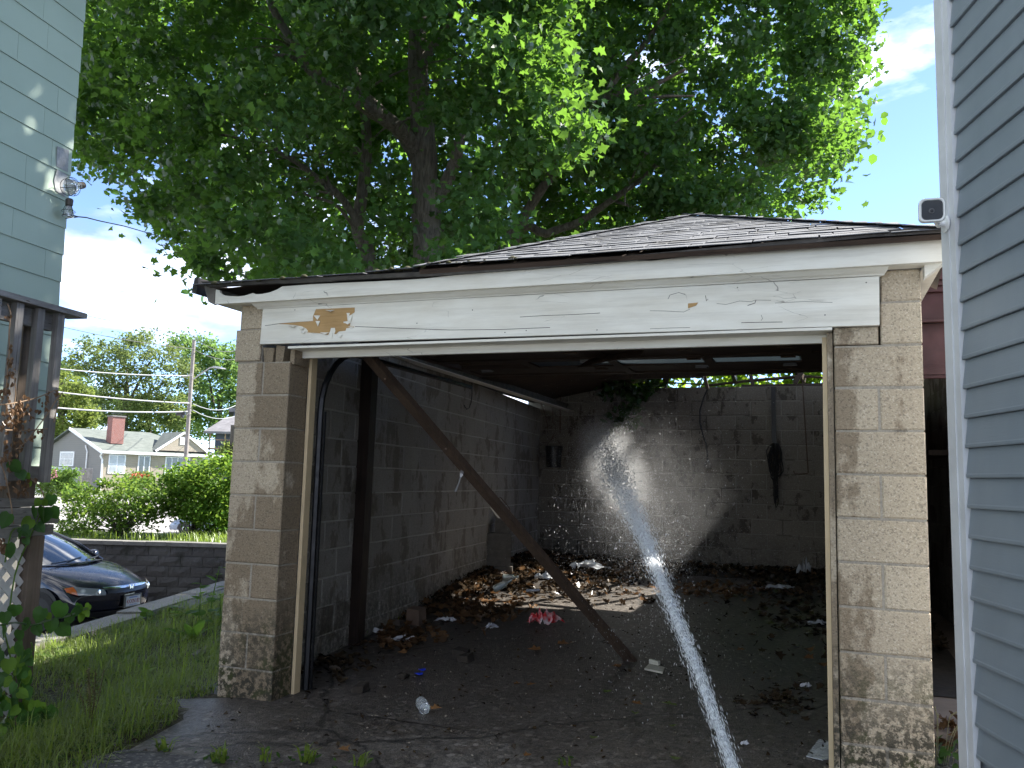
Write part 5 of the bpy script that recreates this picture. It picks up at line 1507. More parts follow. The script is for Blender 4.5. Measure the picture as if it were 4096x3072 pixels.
# number plate
pz = 0.43
pl_t = part_empty('number_plate', bcar, frontpt(0.0, pz, 0.03))
tilt = 0.0
def plp(y, z, o_): 
    b_ = np.array(frontpt(0.0, pz, 0.03)); return b_ + np.array([CLF[0] * y + CFW[0] * o_, CLF[1] * y + CFW[1] * o_, z])
def plq(name, y0, y1, z0, z1, o0, o1, mat):
    m = MB(); m.hexa([plp(y0, z0, o0), plp(y1, z0, o0), plp(y1, z0, o1), plp(y0, z0, o1), plp(y0, z1, o0), plp(y1, z1, o0), plp(y1, z1, o1), plp(y0, z1, o1)]); return m.build(name, mat, pl_t)
plq('plate_holder', -0.19, 0.19, -0.095, 0.095, -0.025, 0.0, BLACKPL)
plq('plate', -0.152, 0.152, -0.076, 0.076, 0.001, 0.004, PLATEW)
plq('plate_band', -0.09, 0.09, 0.045, 0.064, 0.0045, 0.0055, PLATEB)
plq('plate_band', -0.08, 0.08, -0.064, -0.055, 0.0045, 0.0055, PLATEB)
def text_obj(body, size, mat, parent, origin, xdir, ydir, extr=0.001, name='lettering', sx=1.0):
    cu = bpy.data.curves.new(name, 'FONT'); cu.body = body; cu.size = size; cu.extrude = extr; cu.align_x = 'CENTER'; cu.align_y = 'CENTER'
    tmp = bpy.data.objects.new('tmp', cu); COL.objects.link(tmp)
    dg = bpy.context.evaluated_depsgraph_get()
    me = bpy.data.meshes.new_from_object(tmp.evaluated_get(dg))
    bpy.data.objects.remove(tmp)
    me.materials.clear(); me.materials.append(mat)
    o = bpy.data.objects.new(name, me); COL.objects.link(o); o.parent = parent
    xd = Vector(xdir).normalized(); yd = Vector(ydir).normalized(); zd = xd.cross(yd)
    M4 = Matrix((xd, yd, zd)).transposed().to_4x4()
    M4 = Matrix.Translation(Vector(V3(np.array(V3(origin)) - ORG[parent.name]))) @ M4 @ Matrix.Diagonal((sx, 1, 1, 1))
    o.matrix_local = M4
    return o
text_obj('4XXN 82', 0.088, PLATER, pl_t, plp(0, -0.008, 0.005), (-CLF[0] * -1, -CLF[1] * -1, 0), (0, 0, 1), 0.0012, 'plate_number', 0.82)
# wipers and cowl
m = MB(); m.tube([cw(1.18, -0.55, 0.985), cw(1.16, -0.2, 1.0), cw(1.10, 0.12, 1.03)], 0.012, 6); m.build('wiper', BLACKPL, bcar)
m = MB(); m.tube([cw(1.18, 0.15, 0.995), cw(1.10, 0.45, 1.01), cw(1.0, 0.62, 1.03)], 0.012, 6); m.build('wiper', BLACKPL, bcar)
m = MB(); rws = [[(1.24 + dx - 0.30 * (y / 0.7) ** 2, y, z - 0.03 * (y / 0.7) ** 2) for y in np.linspace(-0.74, 0.74, 9)] for dx, z in ((0.08, 0.972), (-0.03, 0.974))]
band('cowl', BLACKPL, rws)

# ------------------------------------------------------------------ foliage helper: many small leaves spread through clusters
MAPLE = []
for a_, r_ in ((-90, 0.52), (-62, 0.20), (-38, 0.42), (-22, 0.26), (0, 0.5), (14, 0.30), (38, 0.5), (62, 0.28), (90, 0.62)):
    MAPLE.append((a_, r_))
MAPLE_O = [(0.0, -0.40), (0.34, -0.32), (0.25, -0.10), (0.52, 0.06), (0.22, 0.20), (0.0, 0.58), (-0.22, 0.20), (-0.52, 0.06), (-0.25, -0.10), (-0.34, -0.32)]
RHOMB_O = [(0, -0.5), (0.3, -0.05), (0, 0.5), (-0.3, -0.05)]
OVAL_O = [(0, -0.5), (0.24, -0.3), (0.33, 0.0), (0.2, 0.3), (0, 0.52), (-0.2, 0.3), (-0.33, 0.0), (-0.24, -0.3)]
def leaf_arrays(P, size, outline, hang=0.35, fold=0.18, seed=1, flat=0.0):
    """P (N,3) leaf centres -> vertices and triangles; leaves droop (tip down) and face outwards/upwards at random"""
    r = np.random.default_rng(seed)
    N = len(P)
    nrm = r.normal(size=(N, 3)); nrm[:, 2] = np.abs(nrm[:, 2]) + hang + flat
    nrm /= np.linalg.norm(nrm, axis=1)[:, None]
    tip = r.normal(size=(N, 3)); tip[:, 2] -= 0.8 * (1 - min(1, flat))
    tip -= nrm * np.sum(tip * nrm, 1)[:, None]; tip /= np.linalg.norm(tip, axis=1)[:, None] + 1e-9
    sd = np.cross(tip, nrm)
    sz = size * r.uniform(0.65, 1.25, N)
    O = np.array(outline); k = len(O)
    fl_ = fold * r.uniform(0.2, 1.6, N)
    curl = r.uniform(-0.25, 0.1, N)
    v = (P[:, None, :] + sz[:, None, None] * (sd[:, None, :] * O[None, :, 0, None] + tip[:, None, :] * O[None, :, 1, None]
         + nrm[:, None, :] * (np.abs(O[None, :, 0, None]) * fl_[:, None, None] + (O[None, :, 1, None] ** 2) * curl[:, None, None])))
    c = P[:, None, :]
    V = np.concatenate([c, v], 1).reshape(-1, 3)
    base = (np.arange(N) * (k + 1))[:, None, None]
    tri = np.array([[0, 1 + i, 1 + (i + 1) % k] for i in range(k)])[None]
    return V, (base + tri).reshape(-1, 3)
def in_poly(x, y, poly):
    n = len(poly); c = False; j = n - 1
    for i in range(n):
        xi, yi = poly[i]; xj, yj = poly[j]
        if (yi > y) != (yj > y) and x < (xj - xi) * (y - yi) / (yj - yi + 1e-12) + xi:
            c = not c
        j = i
    return c
def crown_clusters(poly, z0, dz, n, seed, edge=0):
    """cluster centres filling a rounded volume whose outline is the tree's"""
    r = random.Random(seed)
    xs = [p[0] for p in poly]; ys = [p[1] for p in poly]
    cx, cy = (min(xs) + max(xs)) / 2, (min(ys) + max(ys)) / 2
    wx = (max(xs) - min(xs)) / 2; wy = (max(ys) - min(ys)) / 2
    out = []
    while len(out) < n:
        x, y = r.uniform(min(xs), max(xs)), r.uniform(min(ys), max(ys))
        if not in_poly(x, y, poly): continue
        q = min(1.0, math.hypot((x - cx) / wx, (y - cy) / wy * 0.8))
        t = dz * (0.25 + 0.75 * math.sqrt(max(0, 1 - q * q)))
        out.append(at(x, y, z0 + r.uniform(-t, t)))
    return np.array(out)
def fill(centres, per, cr, seed, squash=0.75):
    r = np.random.default_rng(seed)
    rr = cr * r.uniform(0.6, 1.3, len(centres))
    P = np.repeat(centres, per, 0) + r.normal(size=(len(centres) * per, 3)) * np.repeat(rr, per)[:, None] * np.array([1, 1, squash]) * 0.6
    return P
def crown_obj(name, P, size, outline, mat, parent, seed, hang=0.35, fold=0.18, kind='stuff'):
    V, I = leaf_arrays(P, size, outline, hang, fold, seed)
    o = raw_mesh(name, V, 3, I, mat, parent)
    if kind: o['kind'] = kind
    return o
def limb(m, pts, r0, r1, n=8):
    k = len(pts)
    m.tube(pts, [r0 + (r1 - r0) * i / (k - 1) for i in range(k)], n)
c3 = lambda L: [(p[0] * 0.4521, 1800 + p[1] * 0.4521) for p in L]
c2 = lambda L: [(p[0] * 0.4521, 1150 + p[1] * 0.4521) for p in L]

# ------------------------------------------------------------------ beige house across the street
BEIGE = NT('beige_clapboard')
_p = BEIGE.pos(); _z = BEIGE.n('SeparateXYZ', Vector=_p).outputs[2]
_w = BEIGE.math('FRACT', BEIGE.math('MULTIPLY', _z, 5.5))
_c = BEIGE.mix(BEIGE.ramp(_w, (0.0, 0.75), (0.12, 0.0)), (0.32, 0.275, 0.215), (0.15, 0.125, 0.095))
BEIGE = BEIGE.done(BEIGE.bsdf(_c, 0.7, BEIGE.bump(_w, 0.5, 0.05)))
SHADESD = NT('shaded_clapboard')  # shaded copy of the beige clapboard: end wall's shade put into its colour
_p = SHADESD.pos(); _z = SHADESD.n('SeparateXYZ', Vector=_p).outputs[2]
_w = SHADESD.math('FRACT', SHADESD.math('MULTIPLY', _z, 5.5))
_c = SHADESD.mix(SHADESD.ramp(_w, (0.0, 0.75), (0.12, 0.0)), (0.20, 0.195, 0.19), (0.09, 0.088, 0.088))
SHADESD = SHADESD.done(SHADESD.bsdf(_c, 0.7, SHADESD.bump(_w, 0.5, 0.05)))
TRIM = plain('white_trim', (0.74, 0.75, 0.76), 0.5, 0.05, 3, 0.05)
WIN = plain('dark_window_glass', (0.035, 0.04, 0.045), 0.05, 0.4, 1.5, 0.0, spec=0.8)
WINL = plain('curtained_window_glass', (0.28, 0.30, 0.32), 0.1, 0.3, 1.5, 0.0, spec=0.8)
ROOFG = NT('pale_green_roof')
_p = ROOFG.pos()
_c = ROOFG.mix(ROOFG.ramp(ROOFG.noise(ROOFG.mapped(_p, (1, 1, 6)), 1.8, 5), (0.35, 0.0), (0.65, 1.0)), (0.085, 0.10, 0.09), (0.13, 0.145, 0.132))
_zz = ROOFG.math('FRACT', ROOFG.math('MULTIPLY', ROOFG.n('SeparateXYZ', Vector=_p).outputs[2], 9.0))
_c = ROOFG.mix(ROOFG.ramp(_zz, (0.0, 0.4), (0.2, 0.0)), _c, (0.055, 0.065, 0.06))
ROOFG = ROOFG.done(ROOFG.bsdf(_c, 0.9))
BRICK = NT('red_brick')
_p = BRICK.objco()
_b = BRICK.n('TexBrick', Vector=BRICK.mapped(_p, (1, 1, 1), (math.pi / 2, 0, 0)), Color1=(0.20, 0.05, 0.038), Color2=(0.15, 0.038, 0.03), Mortar=(0.25, 0.2, 0.18), Scale=7.0, Mortar_Size=0.03)
BRICK = BRICK.done(BRICK.bsdf(_b.outputs[0], 0.85))
hA = at(416, 1806, 67.0); hB = at(873, 1817, 74.8)
hx = np.array([hB[0] - hA[0], hB[1] - hA[1]]); HL = float(np.linalg.norm(hx)); hx /= HL
hn = np.array([hx[1], -hx[0]])
if np.dot(hn, CAM[:2] - hA[:2]) < 0: hn = -hn
HZ0 = -0.45; HZ1 = 2.72
hs = thing('ranch_house', 'single-storey beige house with pale green roof and brick chimney across the street', 'house', (hA[0] + hx[0] * 5, hA[1] + hx[1] * 5, HZ0))
def hp(x, y, z):              # y = depth behind the front wall
    p = hA[:2] + hx * x - hn * y
    return (p[0], p[1], z)
def hbox(name, x0, x1, y0, y1, z0, z1, mat, par=None):
    m = MB(); m.hexa([hp(x0, y1, z0), hp(x1, y1, z0), hp(x1, y0, z0), hp(x0, y0, z0), hp(x0, y1, z1), hp(x1, y1, z1), hp(x1, y0, z1), hp(x0, y0, z1)])
    m.f = [q[::-1] for q in m.f] if np.cross(np.append(hx, 0), np.append(-hn, 0))[2] < 0 else m.f
    return m.build(name, mat, par or hs)
HD = 12.0
hbox('front_wall', 0, HL, 0, 0.15, HZ0, HZ1, BEIGE)
m = MB(); m.add([hp(-0.0, 0.151, HZ0), hp(0, HD, HZ0), hp(0, HD, HZ1), hp(0, HD / 2, HZ1 + 1.95), hp(0, 0.151, HZ1)] + [hp(0.15, 0.151, HZ0), hp(0.15, HD, HZ0), hp(0.15, HD, HZ1), hp(0.15, HD / 2, HZ1 + 1.95), hp(0.15, 0.151, HZ1)], [(0, 1, 2, 3, 4), (9, 8, 7, 6, 5), (0, 5, 6, 1), (1, 6, 7, 2), (2, 7, 8, 3), (3, 8, 9, 4), (4, 9, 5, 0)])
m.build('end_wall', SHADESD, hs)
hbox('end_wall', HL - 0.15, HL, 0.151, HD, HZ0, HZ1, BEIGE)
hbox('rear_wall', 0.151, HL - 0.151, HD - 0.15, HD, HZ0, HZ1, BEIGE)
RZ = HZ1 + 2.0
m = MB()
ra = [hp(-0.35, -0.45, HZ1 - 0.02), hp(HL + 0.45, -0.45, HZ1 - 0.02), hp(HL - 3.4, HD / 2, RZ), hp(-0.35, HD / 2, RZ), hp(HL + 0.45, HD + 0.4, HZ1 - 0.02), hp(-0.35, HD + 0.4, HZ1 - 0.02)]
m.add(ra + [(p[0], p[1], p[2] - 0.12) for p in ra], [(0, 1, 2, 3), (1, 4, 2), (4, 5, 3, 2), (6, 9, 8, 7), (7, 8, 10), (10, 8, 9, 11), (0, 6, 7, 1), (1, 7, 10, 4), (4, 10, 11, 5), (0, 3, 9, 6), (3, 5, 11, 9)])
rf_ = m.build('roof', ROOFG, hs)
m = MB(); m.bar(hp(-0.35, -0.47, HZ1 - 0.06), hp(HL + 0.47, -0.47, HZ1 - 0.06), 0.08, 0.2); m.build('gutter', TRIM, hs)
m = MB(); m.bar(hp(-0.37, -0.45, HZ1 - 0.1), hp(-0.37, HD / 2, RZ - 0.08), 0.06, 0.24); m.build('rake_board', TRIM, hs)
def hX(px): # photo pixel along the front wall
    d = ray(px, 1840); nn = np.array([hn[0], hn[1], 0]); a0 = np.array([hA[0], hA[1], 0]) + nn * 0.05
    P = CAM + d * (np.dot(a0 - CAM, nn) / np.dot(d, nn)); return float(np.dot(P[:2] - hA[:2], hx))
def hwin(x0, x1, z0, z1, n, mid=False, mat=WIN, pane2=None):
    f = hbox('window', x0, x1, -0.06, 0.0, z0, z1, TRIM)
    w = (x1 - x0 - 0.1) / n
    for i in range(n):
        for (a, b) in (((z0 + 0.1, (z0 + z1) / 2 - 0.03), ((z0 + z1) / 2 + 0.03, z1 - 0.1)) if mid else ((z0 + 0.1, z1 - 0.1),)):
            m = MB(); xx0, xx1 = x0 + 0.05 + w * i + 0.05, x0 + 0.05 + w * (i + 1) - 0.05
            m.add([hp(xx0, -0.075, a), hp(xx1, -0.075, a), hp(xx1, -0.075, b), hp(xx0, -0.075, b), hp(xx0, -0.061, a), hp(xx1, -0.061, a), hp(xx1, -0.061, b), hp(xx0, -0.061, b)], [(0, 1, 2, 3), (4, 7, 6, 5), (0, 4, 5, 1), (1, 5, 6, 2), (2, 6, 7, 3), (3, 7, 4, 0)])
            m.build('pane', mat, f)
hwin(hX(435), hX(503), 0.95, 2.5, 2, True, WINL)
hwin(hX(553), hX(602), 0.85, 2.52, 2)
hwin(hX(662), hX(760), 0.75, 2.5, 4)
hwin(hX(810), hX(837), 1.25, 2.5, 2)
hbox('corner_board', hX(606), hX(612), -0.04, 0.0, HZ0, HZ1 - 0.1, BEIGE)
# window on the end wall
def endp(px, py):
    d = ray(px, py); nn = np.array([hx[0], hx[1], 0]); a0 = np.array([hA[0], hA[1], 0]) - nn * 0.02
    P = CAM + d * (np.dot(a0 - CAM, nn) / np.dot(d, nn)); return float(np.dot(P[:2] - hA[:2], -hn)), P[2]
(ya, za), (yb, zb) = endp(243, 1806), endp(294, 1865)
f = hbox('window', -0.07, -0.002, yb, ya, zb, za, TRIM)
for (a, b) in ((zb + 0.12, (za + zb) / 2 - 0.04), ((za + zb) / 2 + 0.04, za - 0.12)):
    hbox('pane', -0.085, -0.071, yb + 0.25, ya - 0.25, a, b, WINL, f)
(yg, zg), _ = endp(350, 1790), 0
m = MB(); m.tube([hp(-0.35, -0.42, HZ1 - 0.15), hp(-0.3, -0.1, HZ1 - 0.4), hp(-0.1, -0.06, HZ1 - 0.7), hp(-0.1, -0.06, HZ0)], 0.07, 6); m.build('downspout', TRIM, hs)
yd_ = endp(350, 1840)[0]
m = MB(); m.tube([hp(-0.1, yd_ + 0.4, 3.2), hp(-0.1, yd_, 2.7), hp(-0.1, yd_, HZ0)], 0.06, 6); m.build('downspout', TRIM, hs)
# chimney and small front gable
cxs = hX(470)
m = MB()
cy0 = 1.6
m.hexa([hp(cxs + 0.1, cy0, HZ1 + 0.7), hp(cxs + 1.15, cy0, HZ1 + 0.7), hp(cxs + 1.15, cy0 + 0.9, HZ1 + 0.7), hp(cxs + 0.1, cy0 + 0.9, HZ1 + 0.7), hp(cxs + 0.1, cy0, RZ + 0.95), hp(cxs + 1.15, cy0, RZ + 0.95), hp(cxs + 1.15, cy0 + 0.9, RZ + 0.95), hp(cxs + 0.1, cy0 + 0.9, RZ + 0.95)])
cy_o = m.build('chimney', BRICK, hs)
hbox('chimney_cap', cxs + 0.03, cxs + 1.22, cy0 - 0.07, cy0 + 0.97, RZ + 0.951, RZ + 1.06, CAPM, cy_o)
hbox('chimney_cap', cxs + 0.25, cxs + 1.0, cy0 + 0.2, cy0 + 0.7, RZ + 1.2, RZ + 1.26, BLACKMETAL, cy_o)
gx0, gx1 = hX(630), hX(822); gxm = (gx0 + gx1) / 2
gzb = HZ1 + 0.28; gza = RZ - 0.15
m = MB(); m.add([hp(gx0, 0.0, gzb), hp(gx1, 0.0, gzb), hp(gxm, 0.0, gza), hp(gxm, 3.4, gza), hp(gx0, 0.6, gzb), hp(gx1, 0.6, gzb)], [(0, 1, 2), (0, 2, 3, 4), (1, 5, 3, 2)]); m.build('front_gable', BEIGE, hs)
for (a, b) in ((gx0 - 0.25, gxm), (gx1 + 0.25, gxm)):
    m = MB(); m.bar(hp(a, -0.1, gzb - 0.08), hp(b, -0.1, gza + 0.04), 0.1, 0.16); m.build('gable_trim', TRIM, hs)
    m = MB(); m.add([hp(a, -0.15, gzb - 0.02), hp(b, -0.15, gza + 0.12), hp(b, 3.6, gza + 0.12), hp(a, 0.7, gzb - 0.02)], [(0, 1, 2, 3)]); m.build('gable_roof', ROOFG, hs)
hbox('vent', gxm - 0.3, gxm + 0.2, -0.06, -0.01, gza - 1.0, gza - 0.35, TRIM)

# fence and hedge beside it
hg = thing('flowering_hedge', 'green hedge with pink blooms in front of a white fence left of the beige house', 'hedge', at(240, 1930, 58))
FARLEAF = leaf_mat('far_hedge_leaf', (0.06, 0.12, 0.025), (0.09, 0.16, 0.035), (0.25, 0.40, 0.06), 0.45)
crown_obj('foliage', fill(crown_clusters([(150, 1880), (312, 1884), (306, 1960), (260, 1985), (150, 1985)], 58, 0.8, 70, 5), 60, 0.35, 6), 0.22, RHOMB_O, FARLEAF, hg, 3)
PINK = plain('pink_petal', (0.6, 0.25, 0.3), 0.6)
crown_obj('blooms', fill(np.array([at(200 + rnd.uniform(-20, 30), 1888 + rnd.uniform(-6, 25), 57) for _ in range(12)]), 4, 0.1, 8), 0.18, RHOMB_O, PINK, hg, 4)
fe = thing('white_fence', 'pale lattice fence behind the flowering hedge', 'fence', at(250, 1960, 59))
m = MB()
for i in range(13):
    a, b = at(150 + i * 13, 1862 + i * 0.9, 59), at(162 + i * 13, 1863 + i * 0.9, 59)
    m = MB(); m.hexa([(a[0], a[1], -0.6), (b[0], b[1], -0.6), (b[0] - .1, b[1] + .03, -0.6), (a[0] - .1, a[1] + .03, -0.6), (a[0], a[1], a[2]), (b[0], b[1], b[2]), (b[0] - .1, b[1] + .03, b[2]), (a[0] - .1, a[1] + .03, a[2])]); m.build('fence_board', TRIM, fe)
fw_ = thing('wooden_fence', 'weathered wooden gate boards between hedge and beige house', 'fence', at(340, 1960, 60))
for i in range(8):
    a, b = at(312 + i * 7.6, 1874 + (i % 2), 60), at(318.8 + i * 7.6, 1873 + (i % 2), 60)
    m = MB(); m.hexa([(a[0], a[1], -0.6), (b[0], b[1], -0.6), (b[0] - .1, b[1] + .03, -0.6), (a[0] - .1, a[1] + .03, -0.6), (a[0], a[1], a[2]), (b[0], b[1], b[2]), (b[0] - .1, b[1] + .03, b[2]), (a[0] - .1, a[1] + .03, a[2])]); m.build('fence_board', GW, fw_)
rb = thing('red_flower_bush', 'bush with red flowers in front of the beige house door', 'bush', at(560, 1935, 62))
crown_obj('foliage', fill(crown_clusters([(500, 1905), (530, 1892), (600, 1894), (622, 1915), (625, 1950), (500, 1950)], 62, 0.8, 40, 9), 60, 0.3, 7), 0.16, RHOMB_O, FARLEAF, rb, 8)
crown_obj('red_blooms', fill(crown_clusters([(508, 1903), (530, 1893), (600, 1896), (620, 1912), (560, 1918)], 61.5, 0.5, 30, 10), 10, 0.25, 8), 0.15, RHOMB_O, plain('red_petal', (0.5, 0.08, 0.04), 0.6), rb, 9)

# second house with a porch at the right
BLUEH = plain('blue_grey_siding', (0.13, 0.16, 0.22), 0.7, 0.15, 1, 0.0)
GROOF = plain('grey_roof', (0.17, 0.165, 0.175), 0.9, 0.3, 1.5, 0.0)
PORCHW = plain('porch_wood', (0.30, 0.19, 0.12), 0.8, 0.2, 3, 0.0)
n0 = at(1000, 1780, 88.0)
nh = thing('porch_house', 'blue-grey house with an upstairs porch right of the beige house', 'house', (n0[0], n0[1], 0.0))
def npx(x, y, dz): return at(x, y, 88.0 + dz)
m = MB(); e_ = [npx(815, 1724, 0), npx(1150, 1732, 0), npx(1150, 1732, 10), npx(815, 1724, 10), npx(905, 1668, 4), npx(1060, 1668, 4)]
m.add(e_ + [p - np.array([0, 0, 0.25]) for p in e_[:4]], [(0, 1, 5, 4), (1, 2, 5), (2, 3, 4, 5), (3, 0, 4), (0, 6, 7, 1), (1, 7, 8, 2), (2, 8, 9, 3), (3, 9, 6, 0), (6, 9, 8, 7)]); m.build('roof', GROOF, nh)
def nbox(name, x0, x1, z0, z1, d0, d1, mat):
    m = MB(); a, b = npx(x0, 1800, d0), npx(x1, 1800, d0); c, d = npx(x1, 1800, d1), npx(x0, 1800, d1)
    m.hexa([(p[0], p[1], z0) for p in (a, b, c, d)] + [(p[0], p[1], z1) for p in (a, b, c, d)]); return m.build(name, mat, nh)
zn = lambda y: float(npx(860, y, 0)[2])
nbox('wall', 862, 1120, zn(2000), zn(1728), 2.2, 9, BLUEH)
nbox('porch_floor', 830, 1120, zn(1797), zn(1791), 0, 2.19, PORCHW)
nbox('porch_rail', 836, 1120, zn(1760), zn(1757), 0.0, 0.12, PORCHW)
for x in (834, 895, 960):
    nbox('porch_post', x, x + 5, zn(1995), zn(1731), 0.0, 0.18, PORCHW)
for i in range(22):
    nbox('baluster', 841 + i * 5.5, 842.6 + i * 5.5, zn(1790), zn(1760), 0.02, 0.08, BLACKMETAL)
m = MB(); e_ = [npx(905, 1610, 5), npx(1200, 1610, 5), npx(1200, 1610, 12), npx(905, 1610, 12)]
nbox('upper_wall', 925, 1200, zn(1700), zn(1625), 6, 12, BLUEH)
nbox('upper_roof', 905, 1210, zn(1630), zn(1612), 5, 13, GROOF)

# utility pole with street light, transformer and cables
POLEW = wood_mat('pole_wood', (0.20, 0.18, 0.165), (0.33, 0.30, 0.28), axis=2, rough=0.9, grain=14, dark=0.6)
pb_ = at(738, 1900, 55); ptop = at(785, 1350, 55)
pb_ = np.array([pb_[0], pb_[1], -2.05]); ptop = np.array([pb_[0], pb_[1], ptop[2]])
up = thing('utility_pole', 'weathered wooden utility pole with a street light arm', 'utility pole', pb_)
m = MB(); m.tube([pb_, ptop], [0.155, 0.115], 12); m.build('pole', POLEW, up)
zl_ = lambda y: 1.3238 + (1884 - y) / FPX * 55
def pside(px, y): 
    q = at(px, y, 54.8); return q
m = MB(); m.tube([pside(772, 1518), pside(800, 1498), pside(838, 1472), pside(855, 1468)], [0.05, 0.045, 0.04, 0.04], 6); m.build('light_arm', GALV, up)
m = MB(); m.hexa([pside(850, 1472), pside(884, 1475), pside(884, 1475) + np.array([0.2, 0.3, 0]), pside(850, 1472) + np.array([0.2, 0.3, 0]), pside(852, 1464), pside(878, 1470), pside(878, 1470) + np.array([0.2, 0.3, 0]), pside(852, 1464) + np.array([0.2, 0.3, 0])]); m.build('lamp_head', GALV, up)
m = MB(); m.lathe(pside(724, 1661), [(0.16, 0), (0.18, 0.05), (0.18, 0.12), (0.16, 0.17)], 10, CR); m.tube([pside(707, 1655), pside(742, 1652)], 0.13, 8); m.build('splice_case', BLACKPL, up)
m = MB(); m.tube([ptop, ptop + np.array([0, 0, 0.35])], 0.03, 6); m.build('insulator', GALV, up)
for x0, y0, x1, y1 in ((735, 1510, 768, 1500), (730, 1508, 768, 1495), (745, 1662, 768, 1640)):
    m = MB(); m.tube([pside(x0, y0), pside(x1, y1)], 0.025, 5); m.build('bracket', GALV, up)
WIREM = plain('aluminium_cable', (0.30, 0.31, 0.33), 0.5, 0.1)
WIRED = plain('dark_cable', (0.05, 0.05, 0.055), 0.6, 0.1)
for i, (x0, y0, x1, y1, sag, r_, mt, lb) in enumerate((
    (300, 1252, 779, 1345, 4, 0.018, WIRED, 'topmost thin cable running to the tip of the utility pole'),
    (240, 1305, 776, 1396, 10, 0.022, WIRED, 'second cable from the top crossing the far tree crown'),
    (225, 1474, 765, 1503, 8, 0.035, WIREM, 'pale twisted cable level with the street light arm'),
    (215, 1566, 757, 1613, 6, 0.04, WIREM, 'pale cable meeting the pole midway between arm and splice case'),
    (215, 1630, 750, 1646, 9, 0.045, WIREM, 'lowest pale cable meeting the pole at the black splice case'))):
    P0 = at(x0, y0, 48); P1 = at(x1, y1, 55)
    pts = [P0 + (P1 - P0) * t - np.array([0, 0, sag / FPX * 50 * 4 * t * (1 - t)]) for t in np.linspace(-0.6, 1, 17)]
    m = MB(); m.tube(pts, r_, 5); tag(m.build('power_line', mt, None, org=P1), lb, 'cable', 'cables strung to the utility pole')
for i, (x1, y1, mt, lb, ys) in enumerate(((950, 1400, WIRED, 'thin cable descending right from the pole tip', 1345), (990, 1425, WIRED, 'cable running right from the upper pole', 1396), (960, 1612, WIREM, 'service cable dipping right towards the porch house', 1615), (960, 1655, WIREM, 'lower service cable dropping right towards the porch house', 1640))):
    P0 = at(772, ys, 55); P1 = at(x1, y1, 70)
    pts = [P0 + (P1 - P0) * t - np.array([0, 0, 0.5 * 4 * t * (1 - t)]) for t in np.linspace(0, 1.6, 14)]
    m = MB(); m.tube(pts, 0.025, 5); tag(m.build('power_line', mt, None, org=P0), lb, 'cable', 'cables strung to the utility pole')

# far trees
BARK = wood_mat('grey_bark', (0.075, 0.065, 0.055), (0.14, 0.125, 0.11), axis=2, rough=0.95, grain=26, dark=0.45)
FL1 = leaf_mat('far_leaf_olive', (0.085, 0.125, 0.045), (0.125, 0.165, 0.065), (0.28, 0.36, 0.10), 0.4)
FL2 = leaf_mat('far_leaf_green', (0.075, 0.14, 0.045), (0.115, 0.19, 0.06), (0.26, 0.42, 0.10), 0.45)
FL3 = leaf_mat('far_leaf_yellow', (0.10, 0.14, 0.04), (0.14, 0.18, 0.05), (0.30, 0.38, 0.08), 0.45)
FL4 = leaf_mat('far_leaf_dark', (0.05, 0.09, 0.03), (0.075, 0.12, 0.042), (0.14, 0.24, 0.05), 0.4)
def far_tree(name, label, poly, z, dz, n, per, cr, ls, mat, base, limbs, seed, group='trees behind the beige house'):
    gb = at(base[0], base[1], z); gb[2] = -0.5
    t = thing(name, label, 'tree', gb, group)
    m = MB(); tp = at(base[0] + 2, base[1] - 160, z)
    m.tube([gb, (gb + tp) / 2, tp], [0.5, 0.4, 0.3], 9); m.build('trunk', BARK, t)
    for lb in limbs:
        m = MB(); limb(m, [at(x, y, z) for x, y in lb], 0.2, 0.05, 6); m.build('limb', BARK, t)
    C_ = crown_clusters(poly, z, dz, n, seed)
    crown_obj('crown', fill(C_, per, cr, seed + 1), ls, RHOMB_O, mat, t, seed + 2, 0.5, 0.1)
far_tree('broad_tree', 'tall airy olive-green tree with arching crown behind the beige house',
         c2([(575, 590), (700, 500), (800, 420), (1000, 430), (1130, 440), (1330, 410), (1480, 470), (1600, 540), (1690, 700), (1680, 1000), (1640, 1250), (1200, 1240), (900, 1200), (820, 1000), (780, 880), (640, 740), (560, 650)]), 100, 5, 190, 70, 1.0, 0.42, FL1, (505, 1700),
         [c2([(1100, 1000), (950, 760), (800, 690), (700, 640)]), c2([(1130, 1000), (1120, 720), (1000, 560)]), c2([(1150, 1000), (1300, 700), (1400, 560)]), c2([(1140, 1050), (1400, 880), (1550, 760)])], 21)
far_tree('green_tree', 'bright green tree behind the utility pole and porch house',
         c2([(1460, 450), (1600, 420), (1760, 480), (1880, 480), (2000, 490), (2120, 540), (2200, 620), (2200, 1200), (1900, 1330), (1700, 1250), (1690, 900), (1600, 620)]), 108, 5, 170, 70, 1.1, 0.5, FL2, (880, 1720), [c2([(1900, 1100), (1850, 800), (1750, 600)]), c2([(1930, 1100), (2000, 800), (2050, 650)])], 31)
far_tree('yellow_green_tree', 'yellow-green tree at the left edge behind the beige house roof',
         c2([(300, 740), (520, 735), (620, 790), (720, 870), (800, 940), (830, 1050), (830, 1250), (700, 1300), (300, 1400)]), 88, 3, 130, 70, 0.8, 0.4, FL3, (250, 1690), [c2([(560, 1150), (560, 950), (500, 850)])], 41)
far_tree('dark_tree', 'dark green tree filling the gap low behind the chimney',
         c2([(500, 660), (640, 720), (760, 800), (830, 900), (1000, 950), (1300, 1000), (1680, 960), (1750, 1180), (1850, 1330), (1500, 1330), (760, 1220), (500, 800)]), 116, 4, 150, 60, 1.1, 0.55, FL4, (600, 1720), [], 51)
